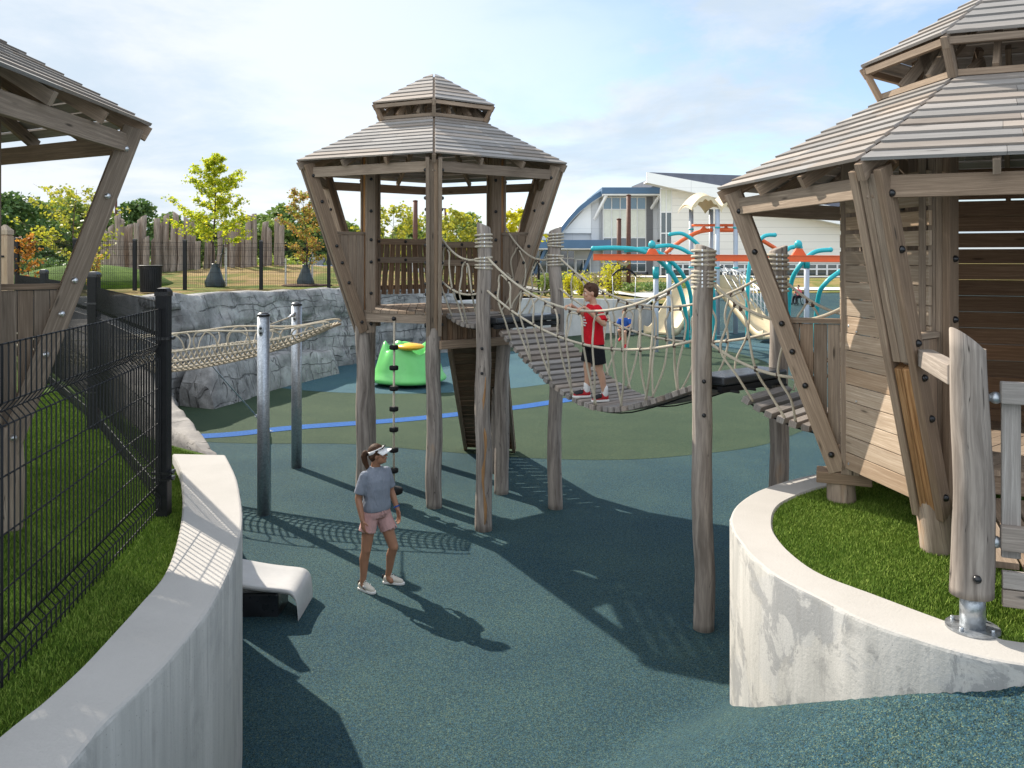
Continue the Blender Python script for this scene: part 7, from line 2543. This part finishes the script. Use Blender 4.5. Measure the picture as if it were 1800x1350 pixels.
# ---- the boy on the bridge
def boy():
    zb_ = None
    cx_, cy_ = 1.005, 10.17
    base0 = Vector((cx_, cy_, 0))
    f_ = (base0 - Vector(((amid + dd * .18).x, (amid + dd * .18).y, 0))).dot(dd) / ((bmid - dd * .22) - (amid + dd * .18)).length
    zb_ = C2(f_).z + .004
    base = Vector((cx_, cy_, zb_))
    g = Fig(base, (-.94, -.20))
    K = 1.46 / 1.40
    def L(f, s, z): return g.L(f * K, s * K, z * K)
    t = thing('person', base, 'boy in a red T-shirt and black shorts holding the rope on the plank bridge', 'person')
    # feet follow the sloping planks
    def feet(s_, f0):
        q = g.L(f0, s_, 0)
        f2 = (Vector((q.x, q.y, 0)) - Vector(((amid + dd * .18).x, (amid + dd * .18).y, 0))).dot(dd) / ((bmid - dd * .22) - (amid + dd * .18)).length
        return C2(f2).z + .003 - zb_
    aL = g.L(-.12, .085, .075 + feet(.085, -.09)); aR = g.L(.06, -.09, .075 + feet(-.09, .07))
    hipL, hipR = L(-.01, .07, .70), L(0, -.07, .70)
    kL, kR = hipL.lerp(aL, .52) + g.f * .02, hipR.lerp(aR, .52) + g.f * .025
    m_ = MB()
    for h, k, a in ((hipL, kL, aL), (hipR, kR, aR)):
        m_.capsule(h, k, .075, .047, 14, 4)
        c_ = k.lerp(a, .3) - g.f * .012
        m_.capsule(k, c_, .045, .045, 14, 4); m_.capsule(c_, a, .044, .030, 14, 4)
        m_.ellipsoid(k + g.f * .016, (.034, .034, .042), 12, 8)
    loft(m_, Fig(base, g.f), [(0, 0, .68 * K, .13, .09), (0, 0, .80 * K, .128, .09), (.0, 0, .98 * K, .130, .095), (-.005, 0, 1.08 * K, .135, .085), (-.005, 0, 1.125 * K, .07, .055)])
    shL, shR = L(0, .14, 1.075), L(.0, -.14, 1.075)
    # hands rest on the near handrail rope
    ha = cat((A1.x, A1.y, 3.83), (B1.x, B1.y, 3.66), .61, .448)
    hb = cat((A1.x, A1.y, 3.83), (B1.x, B1.y, 3.66), .61, .512)
    rd = (hb - ha).normalized()
    wL = hb + (g.f * -.045) + Vector((.02, .03, .035)); wR = ha + (g.f * -.05) + Vector((.02, .03, .035))
    def elbow(sh, wr, up_, fo_, side):
        d = (wr - sh).length
        mid = sh.lerp(wr, .5)
        bend = math.sqrt(max(0.0, (up_ * up_) - (d / 2) ** 2))
        return mid + (Vector((0, 0, -.75)) - g.f * .55 + g.s * side * .35).normalized() * bend
    for sh, wr, sd in ((shL, wL, 1), (shR, wR, -1)):
        el = elbow(sh, wr, .255 * K, .23 * K, sd)
        m_.capsule(sh, el, .042, .034, 12, 4); m_.capsule(el, el.lerp(wr, .35), .034, .033, 12, 4); m_.capsule(el.lerp(wr, .35), wr, .033, .022, 12, 4)
        hand(m_, wr, (ha - hb).cross(Vector((0, 0, 1))).normalized() * (-.9 if False else .0) + (g.f * .8 + Vector((0, -.35, -.12))), Vector((0, 0, -1)), .86, .85, -sd)
        if sd == 1: elL = el
        else: elR = el
    hc = L(.035, 0, 1.262)
    hf = Vector((-.975, -.10, -.10)).normalized()
    m_.capsule(L(-.012, 0, 1.09), hc + Vector((.015, 0, -.05)), .046, .044, 14, 4)
    H, Mh = head(m_, hc, hf, .93)
    bo = remesh(m_.build('body', M['skin_fair'], t), .0062, 2)
    face_parts(t, H, Mh, .93, bo)
    m_ = MB()
    loft(m_, Fig(base, g.f), [(.0, 0, .655 * K, .168, .128), (.0, 0, .72 * K, .162, .122), (.004, 0, .84 * K, .150, .114), (.006, 0, .97 * K, .150, .112), (.0, 0, 1.06 * K, .148, .10), (-.005, 0, 1.10 * K, .105, .078), (-.003, 0, 1.125 * K, .066, .060)], 28)
    for sh, el in ((shL, elL), (shR, elR)):
        m_.capsule(sh + (L(0, 0, 1.07) - sh) * .2, sh, .056, .058, 14, 4)
        m_.tube([sh, sh.lerp(el, .4), sh.lerp(el, .86)], [.060, .063, .063], 18)
    for q in range(10):
        a = rnd.uniform(0, 6.28)
        m_.capsule(L(.110 * math.cos(a), .145 * math.sin(a), .70), L(.102 * math.cos(a + .3), .135 * math.sin(a + .3), .86), .012, .006, 8, 3)
    ts = remesh(m_.build('t_shirt', M['cloth_red'], t), .0085, 4)
    # pale print across the chest
    m_ = MB()
    for z, w0, h in ((.945, .055, .020), (.912, .075, .016), (.882, .050, .018), (.975, .03, .014)):
        for q in range(5):
            s0 = lerp(-w0, w0, q / 5); s1 = lerp(-w0, w0, (q + .8) / 5)
            fr_ = .124 - .10 * 0
            pa_, pb_ = L(.121 - 3.2 * s0 * s0, s0, z), L(.121 - 3.2 * s1 * s1, s1, z)
            m_.bar(pa_, pb_, .006, h)
    m_.build('shirt_print', M['cloth_white'], ts)
    m_ = MB()
    loft(m_, Fig(base, g.f), [(0, 0, .61 * K, .145, .112), (0, 0, .68 * K, .148, .114), (0, 0, .74 * K, .135, .10)], 26)
    for h, k in ((hipL, kL), (hipR, kR)):
        m_.tube([h + Vector((0, 0, .02)), h.lerp(k, .3), h.lerp(k, .82)], [.086, .092, .094], 20)
    remesh(m_.build('shorts', M['cloth_black'], t), .0085, 3)
    m_ = MB()
    m_.ellipsoid(H(-.018, 0, .042), (.097 * .93, .084 * .93, .092 * .93), 24, 16, Mh)
    m_.ellipsoid(H(-.045, 0, .005), (.060, .070, .075), 18, 12, Mh)
    for q in range(26):
        a = rnd.uniform(-1.3, 1.3); b = rnd.uniform(.3, 1.3)
        p_ = H(-.02 + .095 * math.cos(a) * math.cos(b), .082 * math.sin(a) * math.cos(b), .045 + .090 * math.sin(b))
        m_.capsule(p_, p_ + Mh @ Vector((.018, rnd.uniform(-.012, .012), .006)), .014, .005, 8, 3)
    remesh(m_.build('hair', M['hair'], t), .0065, 2)
    for a, sd, dvec in ((aL, .085, Vector((-.93, -.30, 0))), (aR, -.09, Vector((-.95, -.15, 0)))):
        z0_ = a.z - .075
        hl = Vector((a.x, a.y, z0_)) - dvec.normalized() * .05
        shoe(t, hl, dvec, .232, M['shoe_red'], M['shoe_sole'], a + Vector((0, 0, -.012)), None, 1, .040)
        m_ = MB(); m_.capsule(a + Vector((0, 0, .012)), a + Vector((0, 0, .088)), .039, .038, 14, 3); m_.build('sock', M['cloth_white'], t)
        m_ = MB(); m_.capsule(hl + dvec * .12 + Vector((0, 0, .062)), hl + dvec * .19 + Vector((0, 0, .045)), .0385, .0325, 12, 4); remesh(m_.build('toe_cap', M['shoe_black'], t), .008, 2)
boy()

# ---- simple seated figures farther away
def seated(base, fwd, k, shirt, label, skinm, trousers, shoe_m, sit_z, foot_pose, armpose, cap=None, shortsleg=.5):
    g = Fig(base, fwd)
    t = thing('person', base, label, 'person')
    def L(f, s, z): return g.L(f * k, s * k, z * k)
    S = sit_z / k
    m_ = MB()
    hips = [L(0, .08, S + .07), L(0, -.08, S + .07)]
    legs = []
    for i, (h, (kf, kz, af, az)) in enumerate(zip(hips, foot_pose)):
        sd = .10 if i == 0 else -.10
        kn = L(kf, sd, kz); an = L(af, sd, az)
        m_.capsule(h, kn, .075 * k, .05 * k, 12, 4); m_.capsule(kn, an, .048 * k, .032 * k, 12, 4)
        legs.append((h, kn, an))
    loft(m_, g, [(0, 0, (S + .02) * k, .14 * k, .10 * k), (0, 0, (S + .25) * k, .13 * k, .09 * k), (.02 * k, 0, (S + .45) * k, .15 * k, .09 * k), (.02 * k, 0, (S + .53) * k, .06 * k, .05 * k)])
    arms = []
    for sg, (ef, es, ez, wf, ws, wz) in zip((1, -1), armpose):
        sh = L(.02, .155 * sg, S + .47); el = L(ef, es * sg, S + ez); wr = L(wf, ws * sg, S + wz)
        m_.capsule(sh, el, .042 * k, .035 * k, 12, 4); m_.capsule(el, wr, .034 * k, .024 * k, 12, 4)
        hand(m_, wr, (wr - el), g.s * -sg, .9 * k, .8, -sg)
        arms.append((sh, el))
    hc = L(.05, 0, S + .68)
    m_.capsule(L(.02, 0, S + .5), hc, .048 * k, .045 * k, 12, 4)
    H, Mh = head(m_, hc, g.f, .95 * k)
    bo = remesh(m_.build('body', skinm, t), .012, 2)
    m_ = MB()
    loft(m_, g, [(0, 0, (S + .0) * k, .155 * k, .118 * k), (0, 0, (S + .25) * k, .145 * k, .108 * k), (.02 * k, 0, (S + .45) * k, .165 * k, .105 * k), (.02 * k, 0, (S + .525) * k, .075 * k, .06 * k)])
    for sh, el in arms:
        m_.tube([sh, sh.lerp(el, .85)], [.058 * k, .060 * k], 14)
    remesh(m_.build('t_shirt', shirt, t), .014, 3)
    m_ = MB()
    loft(m_, g, [(0, 0, (S - .01) * k, .150 * k, .115 * k), (0, 0, (S + .13) * k, .145 * k, .105 * k)])
    for h, kn, an in legs:
        if shortsleg >= 1:
            m_.capsule(h, kn, .088 * k, .066 * k, 12, 4); m_.capsule(kn, kn.lerp(an, .92), .066 * k, .052 * k, 12, 4)
        else:
            m_.tube([h, h.lerp(kn, .85)], [.09 * k, .08 * k], 14)
    remesh(m_.build('trousers', trousers, t), .014, 3)
    m_ = MB(); m_.ellipsoid(H(-.02, 0, .035), (.097 * k, .085 * k, .095 * k), 18, 12, Mh); remesh(m_.build('hair', M['hair'], t), .012, 2)
    for h, kn, an in legs:
        d_ = (g.f + Vector((0, 0, -.15))).normalized()
        m_ = MB(); m_.capsule(an - d_ * .03, an + d_ * .17 * k - Vector((0, 0, .05)), .045 * k, .036 * k, 12, 4); m_.capsule(an + Vector((0, 0, .03)), an - Vector((0, 0, .03)), .042 * k, .044 * k, 12, 4); remesh(m_.build('shoe', shoe_m, t), .010, 2)
    return t, H
sb = Vector((tq.x + .02, tq.y - .02, 0))
seated(sb, (-.35, -.93), 1.22, M['cloth_blue'], 'child in a blue top and black shorts riding the hanging seat behind the rope bridge', M['skin_fair'], M['cloth_black'], M['shoe_red'], SEATZ + .02,
       [(.36, SEATZ / 1.22 + .10, .30, SEATZ / 1.22 - .34), (.38, SEATZ / 1.22 + .14, .18, SEATZ / 1.22 - .12)], [(.12, .22, .28, .22, .10, .22), (.12, .22, .28, .24, .08, .20)])
wq = Q(1404, 535, 54); zw = ground_z(wq.x, wq.y)
wb = Vector((wq.x, wq.y, zw))
wt_ = thing('wheelchair', wb, 'black manual wheelchair on the pale path seen beyond the teal arches', 'wheelchair')
g = Fig(wb, (-.8, -.6))
for sg in (-1, 1):
    c_ = g.L(-.05, .30 * sg, .31)
    m_ = MB(); m_.tube([c_ + g.f * (.29 * math.cos(a)) + Vector((0, 0, .29 * math.sin(a))) for a in [2 * math.pi * k / 28 for k in range(28)]], .022, 8, closed_loop=True); w_ = m_.build('wheel', M['tyre'], wt_)
    m_ = MB()
    for k in range(8):
        a = math.pi * k / 4
        m_.tube([c_, c_ + g.f * (.28 * math.cos(a)) + Vector((0, 0, .28 * math.sin(a)))], .005, 4)
    m_.tube([c_ + g.f * (.25 * math.cos(a)) + g.s * .04 * sg + Vector((0, 0, .25 * math.sin(a))) for a in [2 * math.pi * k / 24 for k in range(24)]], .010, 6, closed_loop=True)
    m_.build('spokes', M['bright_steel'], w_)
    c2 = g.L(.42, .22 * sg, .09)
    m_ = MB(); m_.tube([c2 + g.f * (.07 * math.cos(a)) + Vector((0, 0, .07 * math.sin(a))) for a in [2 * math.pi * k / 16 for k in range(16)]], .02, 6, closed_loop=True); m_.build('caster', M['tyre'], wt_)
m_ = MB()
m_.bar(g.L(-.2, 0, .47), g.L(.22, 0, .48), .42, .05); m_.bar(g.L(-.22, 0, .48), g.L(-.30, 0, .88), .42, .04, g.f)
for sg in (-1, 1):
    m_.tube([g.L(-.25, .22 * sg, .2), g.L(.2, .22 * sg, .46), g.L(.42, .2 * sg, .40), g.L(.45, .18 * sg, .12)], .014, 6); m_.tube([g.L(-.2, .22 * sg, .68), g.L(.15, .22 * sg, .68), g.L(.2, .22 * sg, .46)], .014, 6)
m_.bar(g.L(.42, 0, .10), g.L(.56, 0, .10), .34, .02)
m_.build('seat_frame', M['black_metal'], wt_)
seated(wb, (-.8, -.6), 1.0, M['cloth_pinkred'], 'person in a pink-red top and dark trousers seated in the wheelchair', M['skin_fair'], M['cloth_black'], M['shoe_black'], .50,
       [(.40, .53, .45, .20), (.40, .53, .45, .20)], [(.08, .24, .24, .26, .20, .20), (.08, .24, .24, .26, .20, .20)], shortsleg=1)
bpy.context.view_layer.update()
